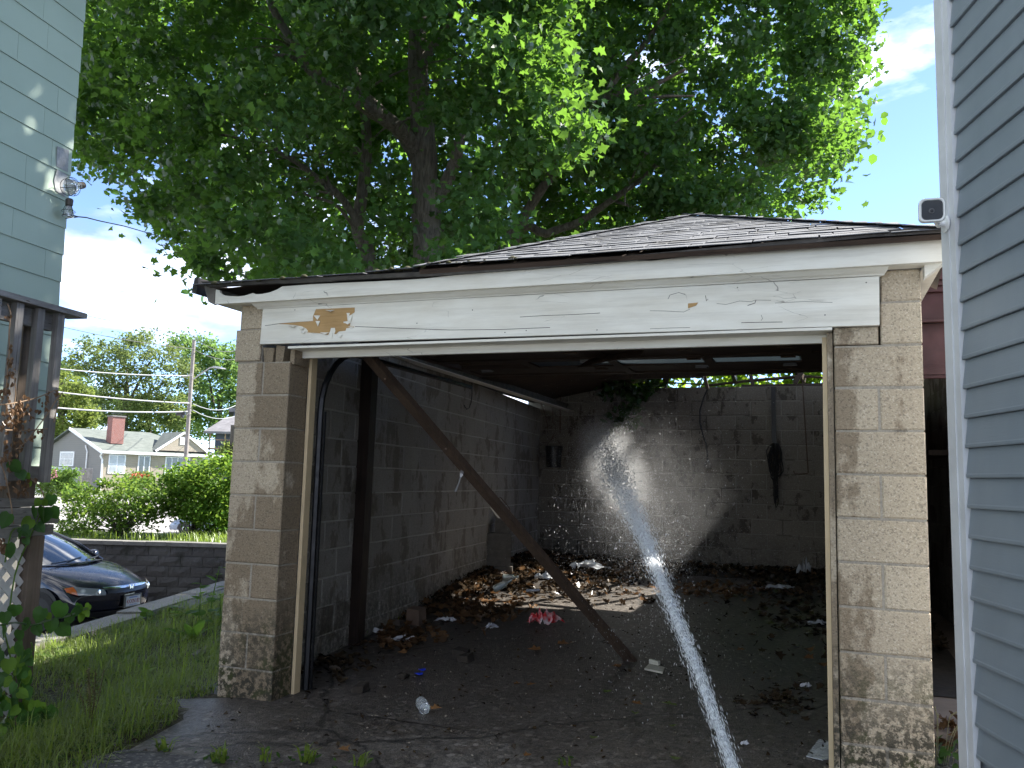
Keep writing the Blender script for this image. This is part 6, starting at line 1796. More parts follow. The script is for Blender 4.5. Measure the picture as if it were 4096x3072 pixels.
far_tree('low_tree', 'low leafy tree in front of the porch house', c2([(1960, 1450), (2060, 1380), (2100, 1420), (2150, 1560), (1990, 1560)]), 76, 1, 26, 60, 0.6, 0.3, FL3, (935, 1860), [], 61)

# shrubs on the bank above the retaining wall
BL1 = leaf_mat('shrub_leaf', (0.05, 0.11, 0.018), (0.08, 0.15, 0.025), (0.24, 0.36, 0.05), 0.45)
BL2 = leaf_mat('shrub_leaf_bright', (0.05, 0.125, 0.015), (0.085, 0.175, 0.02), (0.26, 0.40, 0.05), 0.45)
b1 = at(488, 2142, 17.6); b1[2] = -0.08
bs = thing('open_shrub', 'wide open-branched shrub with fanning stems above the retaining wall', 'shrub', b1)
poly1 = c3([(480, 700), (510, 590), (550, 430), (610, 360), (720, 290), (900, 280), (1130, 262), (1290, 275), (1400, 300), (1480, 380), (1560, 500), (1500, 590), (1330, 640), (1200, 700), (1050, 740), (720, 760), (560, 750)])
tips = crown_clusters(poly1, 17.6, 0.9, 120, 71)
for i in range(60):
    m = MB(); t_ = tips[i]; mid_ = b1 + (t_ - b1) * 0.5 + np.array([0, 0, 0.12 - 0.05 * (i % 3)])
    m.tube([b1 + np.array([rnd.uniform(-.08, .08), rnd.uniform(-.08, .08), 0]), b1 + (t_ - b1) * 0.2 + np.array([0, 0, 0.08]), mid_, t_], [0.016, 0.012, 0.008, 0.003], 5)
    m.build('stem', BARK, bs)
crown_obj('foliage', fill(tips, 55, 0.20, 73), 0.075, OVAL_O, BL1, bs, 74, 0.5, 0.15)
b2 = at(800, 2150, 18.2); b2[2] = -0.08
bs2 = thing('dense_shrub', 'dense bright green shrub beside the left pillar of the garage', 'shrub', b2)
poly2 = c3([(1450, 260), (1560, 180), (1700, 170), (1850, 110), (1950, 85), (2080, 90), (2200, 300), (2180, 700), (2050, 770), (1900, 750), (1800, 640), (1650, 600), (1570, 520), (1500, 420)])
tips2 = crown_clusters(poly2, 18.2, 0.9, 150, 81)
for i in range(24):
    m = MB(); t_ = tips2[i]
    m.tube([b2 + np.array([rnd.uniform(-.3, .3), rnd.uniform(-.2, .2), 0]), b2 + (t_ - b2) * 0.5 + np.array([0, 0, 0.1]), t_], [0.016, 0.01, 0.003], 5); m.build('stem', BARK, bs2)
crown_obj('foliage', fill(tips2, 75, 0.22, 83), 0.085, OVAL_O, BL2, bs2, 84, 0.5, 0.15)
# grass along the top of the wall
gr = []
for i in range(2600):
    s = rnd.uniform(-3.2, 2.2); q = rnd.uniform(0.28, 1.6)
    if s < -1.2 and rnd.random() < 0.6: continue
    p = WP + WD * s + WN * q; gr.append((p[0], p[1], -0.08))
def blades(name, bases, hmin, hmax, w, mat, parent=None, seed=1, lean=0.5):
    r = np.random.default_rng(seed); B = np.array(bases); N = len(B)
    h = r.uniform(hmin, hmax, N); a = r.uniform(0, 2 * math.pi, N); l = r.uniform(0.1, lean, N) * h
    dx = np.stack([np.cos(a), np.sin(a), np.zeros(N)], 1); sx = np.stack([-np.sin(a), np.cos(a), np.zeros(N)], 1)
    ww = w * r.uniform(0.6, 1.3, N)[:, None]
    v0 = B - sx * ww / 2; v1 = B + sx * ww / 2
    mid_ = B + dx * (l * 0.35)[:, None] + np.array([0, 0, 1.0]) * (h * 0.6)[:, None]
    v2 = mid_ + sx * ww * 0.4; v3 = mid_ - sx * ww * 0.4
    v4 = B + dx * l[:, None] + np.array([0, 0, 1.0]) * (h * (1 - 0.3 * (l / h)))[:, None]
    V = np.stack([v0, v1, v2, v3, v4], 1).reshape(-1, 3)
    b = (np.arange(N) * 5)[:, None, None]
    T = (b + np.array([[0, 1, 2], [0, 2, 3], [3, 2, 4]])[None]).reshape(-1, 3)
    o = raw_mesh(name, V, 3, T, mat, parent); o['kind'] = 'stuff'
    return o
GRASS = leaf_mat('grass_blade', (0.13, 0.175, 0.045), (0.185, 0.235, 0.06), (0.34, 0.46, 0.08), 0.45, 0.06)
GRASSL = leaf_mat('vivid_grass_blade', (0.12, 0.17, 0.035), (0.17, 0.23, 0.05), (0.36, 0.50, 0.07), 0.45, 0.05)  # slightly more saturated than the lawn blades
blades('bank_grass', gr, 0.08, 0.26, 0.012, GRASSL, None, 5, 0.9)

# silver-blue car parked on the street, half hidden by the dense shrub
SILV = plain('silver_blue_paint', (0.17, 0.21, 0.28), 0.25, 0.08, 3, 0.0, metal=0.35, Coat_Weight=0.6, Coat_Roughness=0.05)
sc0 = at(690, 2150, 45.0); SZ = -2.05
sf = -(WD * 0.97 + WN * 0.02); sf = sf / np.linalg.norm(sf); slf = np.array([-sf[1], sf[0]])
sorg = np.array([sc0[0], sc0[1], SZ]) - np.array([sf[0], sf[1], 0]) * 2.3
slc = thing('silver_car', 'silver-blue car parked on the street behind the dense shrub', 'car', sorg)
def sw(x, y, z):
    p = sorg[:2] + sf * x + slf * y; return (p[0], p[1], SZ + z)
m = MB(); rws = []
for x, hw_, zt in ((-2.2, 0.7, 0.8), (-2.1, 0.82, 0.95), (-1.2, 0.88, 1.0), (0.8, 0.88, 0.98), (1.4, 0.87, 0.9), (1.95, 0.8, 0.78), (2.2, 0.7, 0.62), (2.28, 0.62, 0.4)):
    rws.append([sw(x, -hw_ * k, z) for k, z in ((0.95, 0.22), (1.0, 0.5), (0.97, zt - 0.12), (0.8, zt))] + [sw(x, hw_ * k, z) for k, z in ((0.8, zt), (0.97, zt - 0.12), (1.0, 0.5), (0.95, 0.22))])
m.add([p for r_ in rws for p in r_], [(i * 8 + j, i * 8 + j + 1, (i + 1) * 8 + j + 1, (i + 1) * 8 + j) for i in range(7) for j in range(7)] + [tuple(range(8)), tuple(range(56, 64))[::-1]])
m.build('body', SILV, slc, smooth=True)
m = MB(); a_ = [(-1.7, 0.72, 1.0), (1.0, 0.76, 0.98), (0.25, 0.58, 1.45), (-1.0, 0.58, 1.45)]
m.add([sw(x, -y, z) for x, y, z in a_] + [sw(x, y, z) for x, y, z in a_], [(0, 1, 2, 3), (7, 6, 5, 4), (1, 5, 6, 2), (0, 3, 7, 4)]); m.build('window', GLASS_CAR, slc)
m = MB(); m.add([sw(0.25, -0.58, 1.452), sw(0.25, 0.58, 1.452), sw(-1.0, 0.58, 1.452), sw(-1.0, -0.58, 1.452), sw(-0.3, -0.4, 1.5), sw(-0.3, 0.4, 1.5)], [(0, 1, 5, 4), (1, 2, 5), (2, 3, 4, 5), (3, 0, 4)]); m.build('roof', SILV, slc)
for wx in (1.4, -1.35):
    for sy in (-1, 1):
        m = MB(); m.lathe(sw(wx, sy * 0.72, 0.31), [(0.2, 0), (0.31, 0.01), (0.31, 0.17), (0.2, 0.18)], 16, (slf[0] * sy, slf[1] * sy, 0)); t2 = m.build('tyre', TYRE, slc)
        m = MB(); m.lathe(sw(wx, sy * 0.73, 0.31), [(0.2, 0), (0.2, 0.16), (0.05, 0.175)], 12, (slf[0] * sy, slf[1] * sy, 0)); m.build('rim', RIM, t2)
        m = MB(); pts = [sw(wx + 0.37 * math.cos(t), sy * 0.885, 0.31 + 0.37 * math.sin(t)) for t in np.linspace(-0.1, math.pi + 0.1, 13)]
        m.slab([np.array(p) for p in pts], (slf[0] * sy * 0.004, slf[1] * sy * 0.004, 0)); m.build('wheel_arch', BLACKPL, slc)
for sy in (-1, 1):
    m = MB(); m.bar(sw(0.55, sy * 0.875, 0.78), sw(0.15, sy * 0.885, 0.78), 0.03, 0.03); m.build('door_handle', CHROME, slc)
    m = MB(); m.lathe(sw(2.02, sy * 0.62, 0.66), [(0.12, 0), (0.1, 0.03)], 10, (sf[0], sf[1], 0.1)); m.build('headlight', LENSC, slc)

# ------------------------------------------------------------------ the big maple behind the garage
LEAF = leaf_mat('maple_leaf', (0.05, 0.108, 0.046), (0.072, 0.142, 0.062), (0.18, 0.36, 0.04), 0.47, 0.06, 0.4)
MBARK = NT('maple_bark')
_p = MBARK.pos()
_n = MBARK.noise(MBARK.mapped(_p, (22, 22, 3.5)), 1.0, 6, 0.65, 0.8)
_c = MBARK.mix(MBARK.ramp(_n, (0.35, 0.0), (0.65, 1.0)), (0.085, 0.072, 0.062), (0.23, 0.20, 0.175))
_c = MBARK.mix(MBARK.ramp(MBARK.noise(_p, 6, 5), (0.5, 0.0), (0.7, 0.5)), _c, (0.17, 0.16, 0.145))
MBARK = MBARK.done(MBARK.bsdf(_c, 0.95, MBARK.bump(_n, 0.8, 0.03)))
mz = 13.6
mb = at(*g(925, 700), mz); mb[2] = -0.1
maple = thing('maple_tree', 'large maple tree with several stems and a broad leafy crown behind the garage', 'tree', mb)
def gpath(L, z0, z1):
    n = len(L)
    return [at(*g(*p), z0 + (z1 - z0) * i / (n - 1)) for i, p in enumerate(L)]
def smooth_path(pts, k=3):
    pts = [np.array(p) for p in pts]
    out = []
    for i in range(len(pts) - 1):
        p0 = pts[max(i - 1, 0)]; p1 = pts[i]; p2 = pts[i + 1]; p3 = pts[min(i + 2, len(pts) - 1)]
        for j in range(k):
            t = j / k
            out.append(0.5 * ((2 * p1) + (-p0 + p2) * t + (2 * p0 - 5 * p1 + 4 * p2 - p3) * t * t + (-p0 + 3 * p1 - 3 * p2 + p3) * t ** 3))
    out.append(pts[-1]); return out
def px2m(px, z): return px * 1.8517 / FPX * z
def mlimb(name, L, z0, z1, w0, w1, start=None, n=10, flare=0.0):
    P = gpath(L, z0, z1)
    if start is not None: P = [start] + P
    P = smooth_path(P, 4)
    k = len(P)
    m = MB()
    rs = [px2m(w0 + (w1 - w0) * i / (k - 1), z0 + (z1 - z0) * i / (k - 1)) / 2 * (1 + 0.05 * math.sin(i * 2.3)) for i in range(k)]
    m.tube(P, rs, n)
    return m.build(name, MBARK, maple, smooth=True)
mlimb('trunk', [(926, 580), (921, 480), (918, 400), (915, 300), (905, 200), (902, 80), (905, -60), (915, -250), (905, -420)], 13.6, 13.2, 78, 22, mb, 14)
mlimb('limb', [(905, 345), (880, 300), (850, 268), (800, 238), (760, 212), (705, 185), (670, 140), (640, 100), (595, 30), (560, -60)], 13.5, 11.2, 40, 14)
mlimb('limb', [(850, 262), (800, 215), (775, 190), (765, 120), (762, 40), (750, -80)], 13.3, 13.6, 20, 10)
mlimb('limb', [(800, 585), (785, 530), (772, 490), (782, 420), (792, 330), (788, 250), (770, 160), (768, 60), (760, -100)], 13.9, 13.6, 36, 14, mb)
mlimb('limb', [(780, 520), (768, 475), (735, 425), (690, 388), (640, 350), (590, 325), (520, 300), (440, 285)], 13.8, 12.5, 20, 5)
mlimb('limb', [(770, 500), (750, 470), (720, 440), (660, 420), (600, 405)], 13.8, 12.8, 10, 4)
mlimb('limb', [(925, 470), (955, 415), (975, 370), (988, 330), (996, 290)], 13.6, 13.0, 34, 22)
mlimb('limb', [(690, 180), (640, 128), (590, 120)], 12.2, 11.8, 16, 8)
mlimb('limb', [(1085, 545), (1125, 480), (1165, 415), (1205, 360), (1240, 300), (1270, 255), (1300, 215), (1345, 150), (1400, 85), (1440, 20), (1480, -80)], 14.0, 12.6, 26, 10, mb)
mlimb('limb', [(1300, 215), (1345, 205), (1400, 190), (1450, 165), (1480, 150)], 13.0, 12.2, 16, 6)
mlimb('limb', [(1310, 210), (1380, 212), (1440, 208), (1500, 207)], 13.0, 12.4, 9, 4)
mlimb('limb', [(1100, 545), (1180, 505), (1250, 480), (1310, 440), (1360, 405), (1388, 385), (1430, 340)], 14.2, 13.2, 22, 8, mb)
mlimb('limb', [(1330, 435), (1400, 455), (1480, 462)], 13.8, 13.2, 8, 4)
mlimb('limb', [(1190, 380), (1215, 330), (1260, 270), (1290, 190), (1330, 110)], 13.6, 13.4, 16, 8)
mlimb('limb', [(905, 150), (960, 60), (1010, -40), (1040, -160)], 13.3, 12.5, 22, 10)
for i in range(46):
    r1 = random.Random(900 + i)
    x0, y0 = r1.choice([(720, 420), (780, 330), (780, 200), (900, 200), (905, 80), (1200, 380), (1300, 220), (1350, 410), (1250, 290), (640, 110), (600, 330), (850, 270)])
    dx, dy = r1.uniform(-260, 260), r1.uniform(-190, 60)
    if x0 > 1150: dx = abs(dx) * 1.2
    if x0 < 760: dx = -abs(dx)
    zz = r1.uniform(12.6, 14)
    mlimb('twig', [(x0, y0), (x0 + dx * 0.4, y0 + dy * 0.5 - 10), (x0 + dx, y0 + dy)], zz, zz + r1.uniform(-1.5, 1.0), 7, 2, None, 5)
mpoly = [g(*p) for p in [(60, -620), (90, 40), (95, 310), (165, 322), (205, 350), (222, 390), (260, 392), (295, 385), (300, 372), (340, 362), (350, 385), (318, 418), (280, 430), (300, 455), (330, 490), (345, 535), (395, 555), (412, 590), (470, 600), (700, 640), (1000, 660), (1400, 640), (1690, 540), (1720, 480), (1760, 472), (1730, 450), (1800, 418), (1810, 375), (1835, 335), (1885, 300), (1898, 268), (1870, 250), (1918, 215), (1900, 205), (1860, 215), (1845, 205), (1872, 140), (1895, 60), (1900, -60), (1850, -300), (1600, -520), (1200, -640), (600, -680)]]
def seg_d(px, py, ax_, ay_, bx2, by2):
    dx, dy = bx2 - ax_, by2 - ay_
    t = max(0, min(1, ((px - ax_) * dx + (py - ay_) * dy) / (dx * dx + dy * dy + 1e-9)))
    return math.hypot(px - ax_ - dx * t, py - ay_ - dy * t)
LIMBSEG = []
for L_ in ([(926, 580), (918, 400), (905, 200), (902, 60)], [(905, 345), (850, 268), (760, 212), (670, 140), (600, 40)], [(800, 585), (772, 490), (792, 330), (788, 250)], [(780, 520), (735, 425), (640, 350)], [(925, 470), (975, 370), (996, 290)], [(1085, 545), (1165, 415), (1240, 300), (1300, 215), (1400, 85)], [(1300, 215), (1400, 190), (1480, 150)], [(1100, 545), (1250, 480), (1388, 385)]):
    for p_, q_ in zip(L_, L_[1:]): LIMBSEG.append((*p_, *q_))
MC = []
r1 = random.Random(5)
xs = [p[0] for p in mpoly]; ys = [p[1] for p in mpoly]
while len(MC) < 1050:
    x, y = r1.uniform(min(xs), max(xs)), r1.uniform(min(ys), max(ys))
    if not in_poly(x, y, mpoly): continue
    if y < -350 and r1.random() < 0.45: continue
    u = (x / 1.8517 - 980) / 960
    q = 1 - min(1, u * u)
    zz = 13.3 + (r1.uniform(-1, 1) * 3.6 * math.sqrt(q) if True else 0) - 0.6 * q
    if x / 1.8517 > 1250: zz = max(zz, 12.2 + r1.uniform(0, 1.2))
    # a few see-through windows in the crown
    hole = False
    for hx_, hy_, hr in ((1640, 400, 70), (1030, 430, 0), (320, 400, 25)):
        if math.hypot(x / 1.8517 - hx_, y / 1.8517 - hy_) < hr and r1.random() < 0.5: hole = True
    if hole: continue
    gx_, gy_ = x / 1.8517, y / 1.8517
    front_mass = (930 < gx_ < 1420 and gy_ < 330 - abs(gx_ - 1150) * 0.35) or gy_ < -60
    if not front_mass and zz < 14.4:
        dmin = min(seg_d(gx_, gy_, *sg_) for sg_ in LIMBSEG)
        if dmin < 42: zz = 14.3 + r1.uniform(0, 1.6)
    MC.append(at(x, y, zz))
for i in range(330):          # unseen crown clusters added over the garage to shade the green house
    MC.append(np.array([r1.uniform(-6.5, 1.0), r1.uniform(0.6, 5.5), r1.uniform(7.8, 12.5)]))
MC = np.array(MC)
# the leaves hang in sprays round each cluster, a little flattened
BK = []
while len(BK) < 260:      # the far side of the crown
    x, y = r1.uniform(min(xs), max(xs)), r1.uniform(0, 1150)
    if in_poly(x + 60 * (1 if x < 1800 else -1) * -1, y, mpoly) and in_poly(x, y, mpoly) and (x > 560 or y < 600): BK.append(at(x, y, r1.uniform(15.6, 17.4)))
MP = np.concatenate([fill(MC[:-330], 142, 0.37, 15, 0.8), fill(MC[-330:], 62, 0.42, 17, 0.8), fill(np.array(BK), 60, 0.6, 19, 0.8)])
MS = np.concatenate([np.full(len(MC[:-330]) * 142, 0.116), np.full(330 * 62, 0.19), np.full(260 * 60, 0.19)])
pr_ = MP - CAM; zc_ = pr_ @ CF; ppx = 2048 + FPX * (pr_ @ CR) / zc_; ppy = 1536 - FPX * (pr_ @ CU) / zc_
keep = np.ones(len(MP), bool)
inn = np.array([in_poly(a, b, mpoly) for a, b in zip(ppx, ppy)])
over = (ppy < -150)
keep &= inn | over | (rng.random(len(MP)) < 0.35)
keep &= ~((ppx > g(1922, 0)[0]) & ~over)
MP = MP[keep]; MS = MS[keep]; ppx = ppx[keep]; ppy = ppy[keep]; zc_ = zc_[keep]
vis = (ppx > 330) & (ppx < 3560) & (ppy > 10) & (ppy < 1000)
order = np.argsort(np.where(vis, zc_, 99))
near = order[:300]
far_i = np.setdiff1d(np.arange(len(MP)), near)
big = MS[far_i] > 0.15
V, I = leaf_arrays(MP[far_i][~big], MS[far_i][~big], MAPLE_O, 0.25, 0.2, 16)
V2, I2 = leaf_arrays(MP[far_i][big], MS[far_i][big], [(0, -0.4), (0.4, -0.2), (0.4, 0.2), (0, 0.55), (-0.4, 0.2), (-0.4, -0.2)], 0.25, 0.2, 18)
I = np.concatenate([I, I2 + len(V)]); V = np.concatenate([V, V2])
o = raw_mesh('crown', V, 3, I, LEAF, maple); o['kind'] = 'stuff'
Ls = []
for i in range(12):
    V, I = leaf_arrays(np.zeros((1, 3)), 0.118, MAPLE_O, 0.25, 0.2, 100 + i)
    me = bpy.data.meshes.new('leaf'); me.from_pydata(V.tolist(), [], I.tolist()); me.materials.append(LEAF); Ls.append(me)
for i, k in enumerate(near):
    inst('leaf', Ls[i % 12], maple, MP[k], (0, 0, rnd.uniform(0, 6.28)))

# sunlit vines crowding over the back wall, and a spray hanging inside
VL = leaf_mat('vine_leaf', (0.06, 0.13, 0.015), (0.10, 0.18, 0.02), (0.42, 0.62, 0.05), 0.55)
VLD = leaf_mat('dark_vine_leaf', (0.03, 0.07, 0.02), (0.045, 0.09, 0.028), (0.10, 0.2, 0.03), 0.35, 0.2)
ov = thing('overgrown_vine', 'bright sunlit vine leaves crowding over the top of the back wall', 'vine', (-1.0, 8.7, 0.0))
VC = [np.array([rnd.uniform(-3.4, 1.2), rnd.uniform(8.25, 9.0), rnd.uniform(2.3, 3.7)]) for _ in range(150)]
crown_obj('foliage', fill(np.array(VC), 42, 0.25, 55), 0.11, OVAL_O, VL, ov, 56, 0.3, 0.2)
for i in range(7):
    x = -3.0 + i * 0.65
    m = MB(); m.tube([(x, 8.6, 0.0), (x + 0.15, 8.55, 1.2), (x - 0.1, 8.5, 2.6), (x + 0.2, 8.4, 3.4)], 0.012, 5); m.build('stem', BARK, ov)
hv = thing('hanging_vine', 'dark leafy vine hanging down into the garage over the back wall', 'vine', onY(2500, 1500, 7.3))
hpts = [(2440, 1480, 20), (2470, 1520, 30), (2500, 1560, 34), (2530, 1600, 38), (2545, 1635, 34), (2490, 1640, 24), (2470, 1690, 16), (2520, 1690, 18), (2450, 1545, 20), (2420, 1560, 12), (2570, 1560, 30), (2600, 1530, 20), (2400, 1500, 22), (2360, 1480, 16)]
HC = np.array([onY(x + rnd.uniform(-8, 8), y + rnd.uniform(-8, 8), 7.3 + rnd.uniform(-0.15, 0.15)) for x, y, n in hpts for _ in range(2)])
crown_obj('foliage', fill(HC, 16, 0.13, 57), 0.12, OVAL_O, VLD, hv, 58, 0.1, 0.25)
for a in (0, 1, 2):
    m = MB(); m.tube([onY(2460 + 30 * a, 1470, 7.35), onY(2490 + 18 * a, 1560, 7.3), onY(2480 + 25 * a, 1680 - 30 * a, 7.28)], 0.005, 5); m.build('stem', BARK, hv)

# ------------------------------------------------------------------ grass and weeds
def off_drive(x, y):
    xl = None
    for (xa, ya), (xb, yb) in zip(left, left[1:]):
        if min(ya, yb) <= y <= max(ya, yb):
            xl = xa + (xb - xa) * ((y - ya) / (yb - ya + 1e-9)); break
    if y > 0: xl = PXL - 0.03
    return xl is None or x < xl
gb_ = []
def clump(x, y):
    return 0.5 + 0.5 * math.sin(3.1 * x + 1.7 * y + 1.3 * math.sin(2.3 * y)) * math.sin(2.9 * y - 1.1 * x)
n_try = 0
while len(gb_) < 34000 and n_try < 200000:
    n_try += 1
    y = rnd.uniform(-1.9, 4.2)
    t = (y - KP[1]) / KD[1]
    x = rnd.uniform(KP[0] + KD[0] * t + 0.0, -2.9)
    if not off_drive(x + 0.03, y): continue
    if rnd.random() > 0.25 + 0.9 * clump(x * 1.4, y * 1.4): continue
    if (x + 5.0) ** 2 / 0.12 + (y - 0.35) ** 2 / 0.08 < 1 and rnd.random() < 0.4: continue
    if x > -4.0 and y > 0.25 and y < 0.9 and rnd.random() < 0.7: continue
    gb_.append((x, y, gz(x, y) - 0.005))
blades('lawn_grass', gb_, 0.025, 0.15, 0.0045, GRASS, None, 6, 1.9)
bb = [p for p in gb_ if rnd.random() < 0.13 + 0.25 * (clump(p[0] * 2.3, p[1] * 2.3) > 0.72)]
blades('tall_grass', bb, 0.07, 0.24, 0.0055, GRASSL, None, 8, 1.3)
CLOV = leaf_mat('clover_leaf', (0.04, 0.085, 0.022), (0.06, 0.11, 0.03), (0.12, 0.25, 0.04), 0.35)
cp_ = np.array([(p[0], p[1], p[2] + rnd.uniform(0.01, 0.05)) for p in gb_[::6]])
V, I = leaf_arrays(cp_, 0.028, OVAL_O, 0.3, 0.2, 91, flat=1.5)
raw_mesh('clover_cover', V, 3, I, CLOV)['kind'] = 'stuff'
def tuft(px, py, n, h, label, seed, w=0.006, cover=10):
    c = onZ(px, py, 0.0); c[2] = 0.02 * min(c[1], 0) + 0.01
    t = thing('grass_tuft', label, 'weed', c, 'weeds in the cracks of the drive')
    r = random.Random(seed)
    for i in range(n):
        a = r.uniform(0, 6.28); l = h * r.uniform(0.5, 1.1)
        b = c + np.array([r.uniform(-0.03, 0.03), r.uniform(-0.015, 0.015), 0])
        d = np.array([math.cos(a), math.sin(a), 0]); s_ = np.array([-d[1], d[0], 0]) * w * r.uniform(0.6, 1.2)
        p1 = b + d * l * 0.25 + np.array([0, 0, l * 0.6]); p2 = b + d * l * 0.65 + np.array([0, 0, l * r.uniform(0.55, 0.95)])
        m = MB(); m.add([b - s_, b + s_, p1 + s_ * 0.8, p1 - s_ * 0.8, p2], [(0, 1, 2, 3), (3, 2, 4)]); m.build('blade', GRASSL, t)
    if cover:
        P = np.array([c + np.array([r.gauss(0, 0.06), r.gauss(0, 0.03), r.uniform(0.005, 0.04)]) for _ in range(cover)])
        V, I = leaf_arrays(P, 0.03, OVAL_O, 0.3, 0.2, seed, flat=1.0); o = raw_mesh('small_leaves', V, 3, I, CLOV, t); o['kind'] = 'stuff'
tuft(660, 3000, 14, 0.10, 'grass tuft on the upper edge of the asphalt patch, leftmost of the tufts', 1)
tuft(880, 3040, 22, 0.09, 'spreading weed tuft at the right end of the asphalt patch', 2, 0.006, 26)
tuft(1062, 3040, 12, 0.10, 'small upright grass tuft right of the spreading weed', 3, 0.005, 4)
tuft(1230, 3045, 20, 0.11, 'grass tuft with a broad leafy tip on the drive below the water bottle', 4, 0.007, 14)
tuft(1440, 3060, 14, 0.08, 'rightmost grass tuft along the bottom edge left of the water jet', 5, 0.006, 6)
tuft(2260, 3065, 8, 0.05, 'tiny grass sprout in front of the water jet at the bottom edge', 6, 0.005, 8)
# grass with seed heads in the gap by the right pillar
sg = onZ(3770, 3060, 0.0)
sp = thing('seeding_grass', 'thin grass with pale seed stalks growing in the gap by the right pillar', 'weed', sg)
STRAW = leaf_mat('pale_stalk', (0.35, 0.33, 0.2), (0.42, 0.4, 0.26), (0.4, 0.38, 0.22), 0.3)
for i, (L_) in enumerate(([(3775, 3060), (3790, 2930), (3800, 2870), (3830, 2848), (3846, 2842)], [(3782, 3060), (3800, 2960), (3825, 2910), (3846, 2902)], [(3790, 3065), (3806, 2975), (3828, 2915), (3848, 2907)], [(3745, 3060), (3748, 2920), (3752, 2860)], [(3750, 3060), (3752, 2900), (3740, 2830)], [(3810, 3060), (3822, 3010), (3850, 2990)])):
    zt = [float(proj(sg)[2])] * len(L_)
    P = smooth_path([at(x, y, z) for (x, y), z in zip(L_, zt)], 4)
    m = MB(); m.tube(P, 0.0016, 5); m.build('stalk', STRAW, sp)
    for p in P[len(P) // 2:]:
        m = MB(); m.lathe(p, [(0.001, -0.006), (0.004, 0.0), (0.001, 0.007)], 5, (0.3, 0, 1)); m.build('seed', STRAW, sp)
P = np.array([sg + np.array([rnd.gauss(0, 0.05), rnd.gauss(0, 0.06), rnd.uniform(0.02, 0.12)]) for _ in range(30)])
V, I = leaf_arrays(P, 0.05, OVAL_O, 0.3, 0.2, 44); o = raw_mesh('small_leaves', V, 3, I, CLOV, sp); o['kind'] = 'stuff'
# broad-leaved docks in the lawn
DOCK = leaf_mat('dock_leaf', (0.05, 0.115, 0.02), (0.075, 0.15, 0.03), (0.26, 0.46, 0.05), 0.5, 0.15)
LONG_O = [(0, -0.5), (0.10, -0.42), (0.17, -0.2), (0.17, 0.05), (0.10, 0.3), (0, 0.55), (-0.10, 0.3), (-0.17, 0.05), (-0.17, -0.2), (-0.10, -0.42)]
HEART_O = [(0, -0.38), (0.2, -0.48), (0.40, -0.34), (0.45, -0.1), (0.34, 0.2), (0.14, 0.42), (0, 0.56), (-0.14, 0.42), (-0.34, 0.2), (-0.45, -0.1), (-0.40, -0.34), (-0.2, -0.48)]
def one_leaf(c, tip, nrm, L_, outline, mat, parent, fold=0.15, curl=-0.15, W=1.0, name='leaf'):
    tip = np.array(tip, float); nrm = np.array(nrm, float)
    nrm -= tip * (nrm @ tip) / (tip @ tip); nrm /= np.linalg.norm(nrm) + 1e-9; tip /= np.linalg.norm(tip)
    sd = np.cross(tip, nrm)
    V = [c] + [c + L_ * (sd * x * W + tip * y + nrm * (abs(x) * fold + y * y * curl)) for x, y in outline]
    k = len(outline)
    m = MB(); m.add(V, [(0, 1 + i, 1 + (i + 1) % k) for i in range(k)]); return m.build(name, mat, parent)
def dock(px, py, n, L_, label, seed, up=0.4):
    c = onZ(px, py, -0.1); c[2] = gz(c[0], c[1])
    t = thing('broadleaf_weed', label, 'weed', c, 'broad-leaved weeds in the grass')
    r = random.Random(seed)
    for i in range(n):
        a = 6.28 * i / n + r.uniform(-0.4, 0.4); e = up * r.uniform(0.4, 1.6)
        d = np.array([math.cos(a) * math.cos(e), math.sin(a) * math.cos(e), math.sin(e)])
        l = L_ * r.uniform(0.6, 1.1)
        one_leaf(c + d * l * 0.6 + np.array([0, 0, 0.01]), d, (0, 0, 1), l, LONG_O, DOCK, t, 0.25, -0.25, 1.3)
    return t, c
dock(770, 2520, 9, 0.24, 'large dock plant beside the left pillar, its leaves in a rosette', 1, 0.6)
dock(480, 2590, 3, 0.2, 'flat broad leaf lying out in the middle of the lawn', 2, 0.15)
dock(590, 2640, 3, 0.16, 'small dock seedling right of the flat leaf in the lawn', 3, 0.5)
dock(410, 2690, 4, 0.12, 'low pale-leaved weed in the thick of the grass', 4, 0.3)
dock(250, 2585, 3, 0.22, 'bright yellow-green leaf by the porch post near the kerb', 5, 0.2)
def stem_weed(px, py, h, n, L_, label, seed, outline=HEART_O):
    c = onZ(px, py, -0.12); c[2] = gz(c[0], c[1])
    t = thing('tall_weed', label, 'weed', c, 'tall leafy weeds beside the kerb')
    r = random.Random(seed)
    lean = np.array([r.uniform(-0.1, 0.1), r.uniform(-0.1, 0.1), 0])
    m = MB(); m.tube([c, c + lean * h * 0.4 + np.array([0, 0, h * 0.5]), c + lean * h + np.array([0, 0, h])], [0.006, 0.005, 0.003], 5); m.build('stem', DOCK, t)
    for i in range(n):
        f_ = 0.2 + 0.8 * i / max(1, n - 1); a = 2.4 * i + r.uniform(-0.4, 0.4)
        p = c + lean * h * f_ + np.array([0, 0, h * f_]); d = np.array([math.cos(a), math.sin(a), r.uniform(-0.1, 0.5)])
        l = L_ * r.uniform(0.7, 1.1) * (1.2 - 0.5 * f_)
        one_leaf(p + d * l * 0.55, d, (0, 0, 1), l, outline, DOCK, t, 0.15, -0.2)
    return t
stem_weed(795, 2495, 0.44, 8, 0.14, 'tall leafy weed against the kerb, nearest the left pillar', 1)
stem_weed(838, 2450, 0.52, 7, 0.13, 'tallest kerbside weed with a pointed top leaf beside the left pillar', 2)
stem_weed(880, 2480, 0.30, 6, 0.14, 'short leafy weed half behind the left pillar', 3)
stem_weed(590, 2450, 0.10, 5, 0.15, 'low weed with round leaves spilling over the kerb', 4)
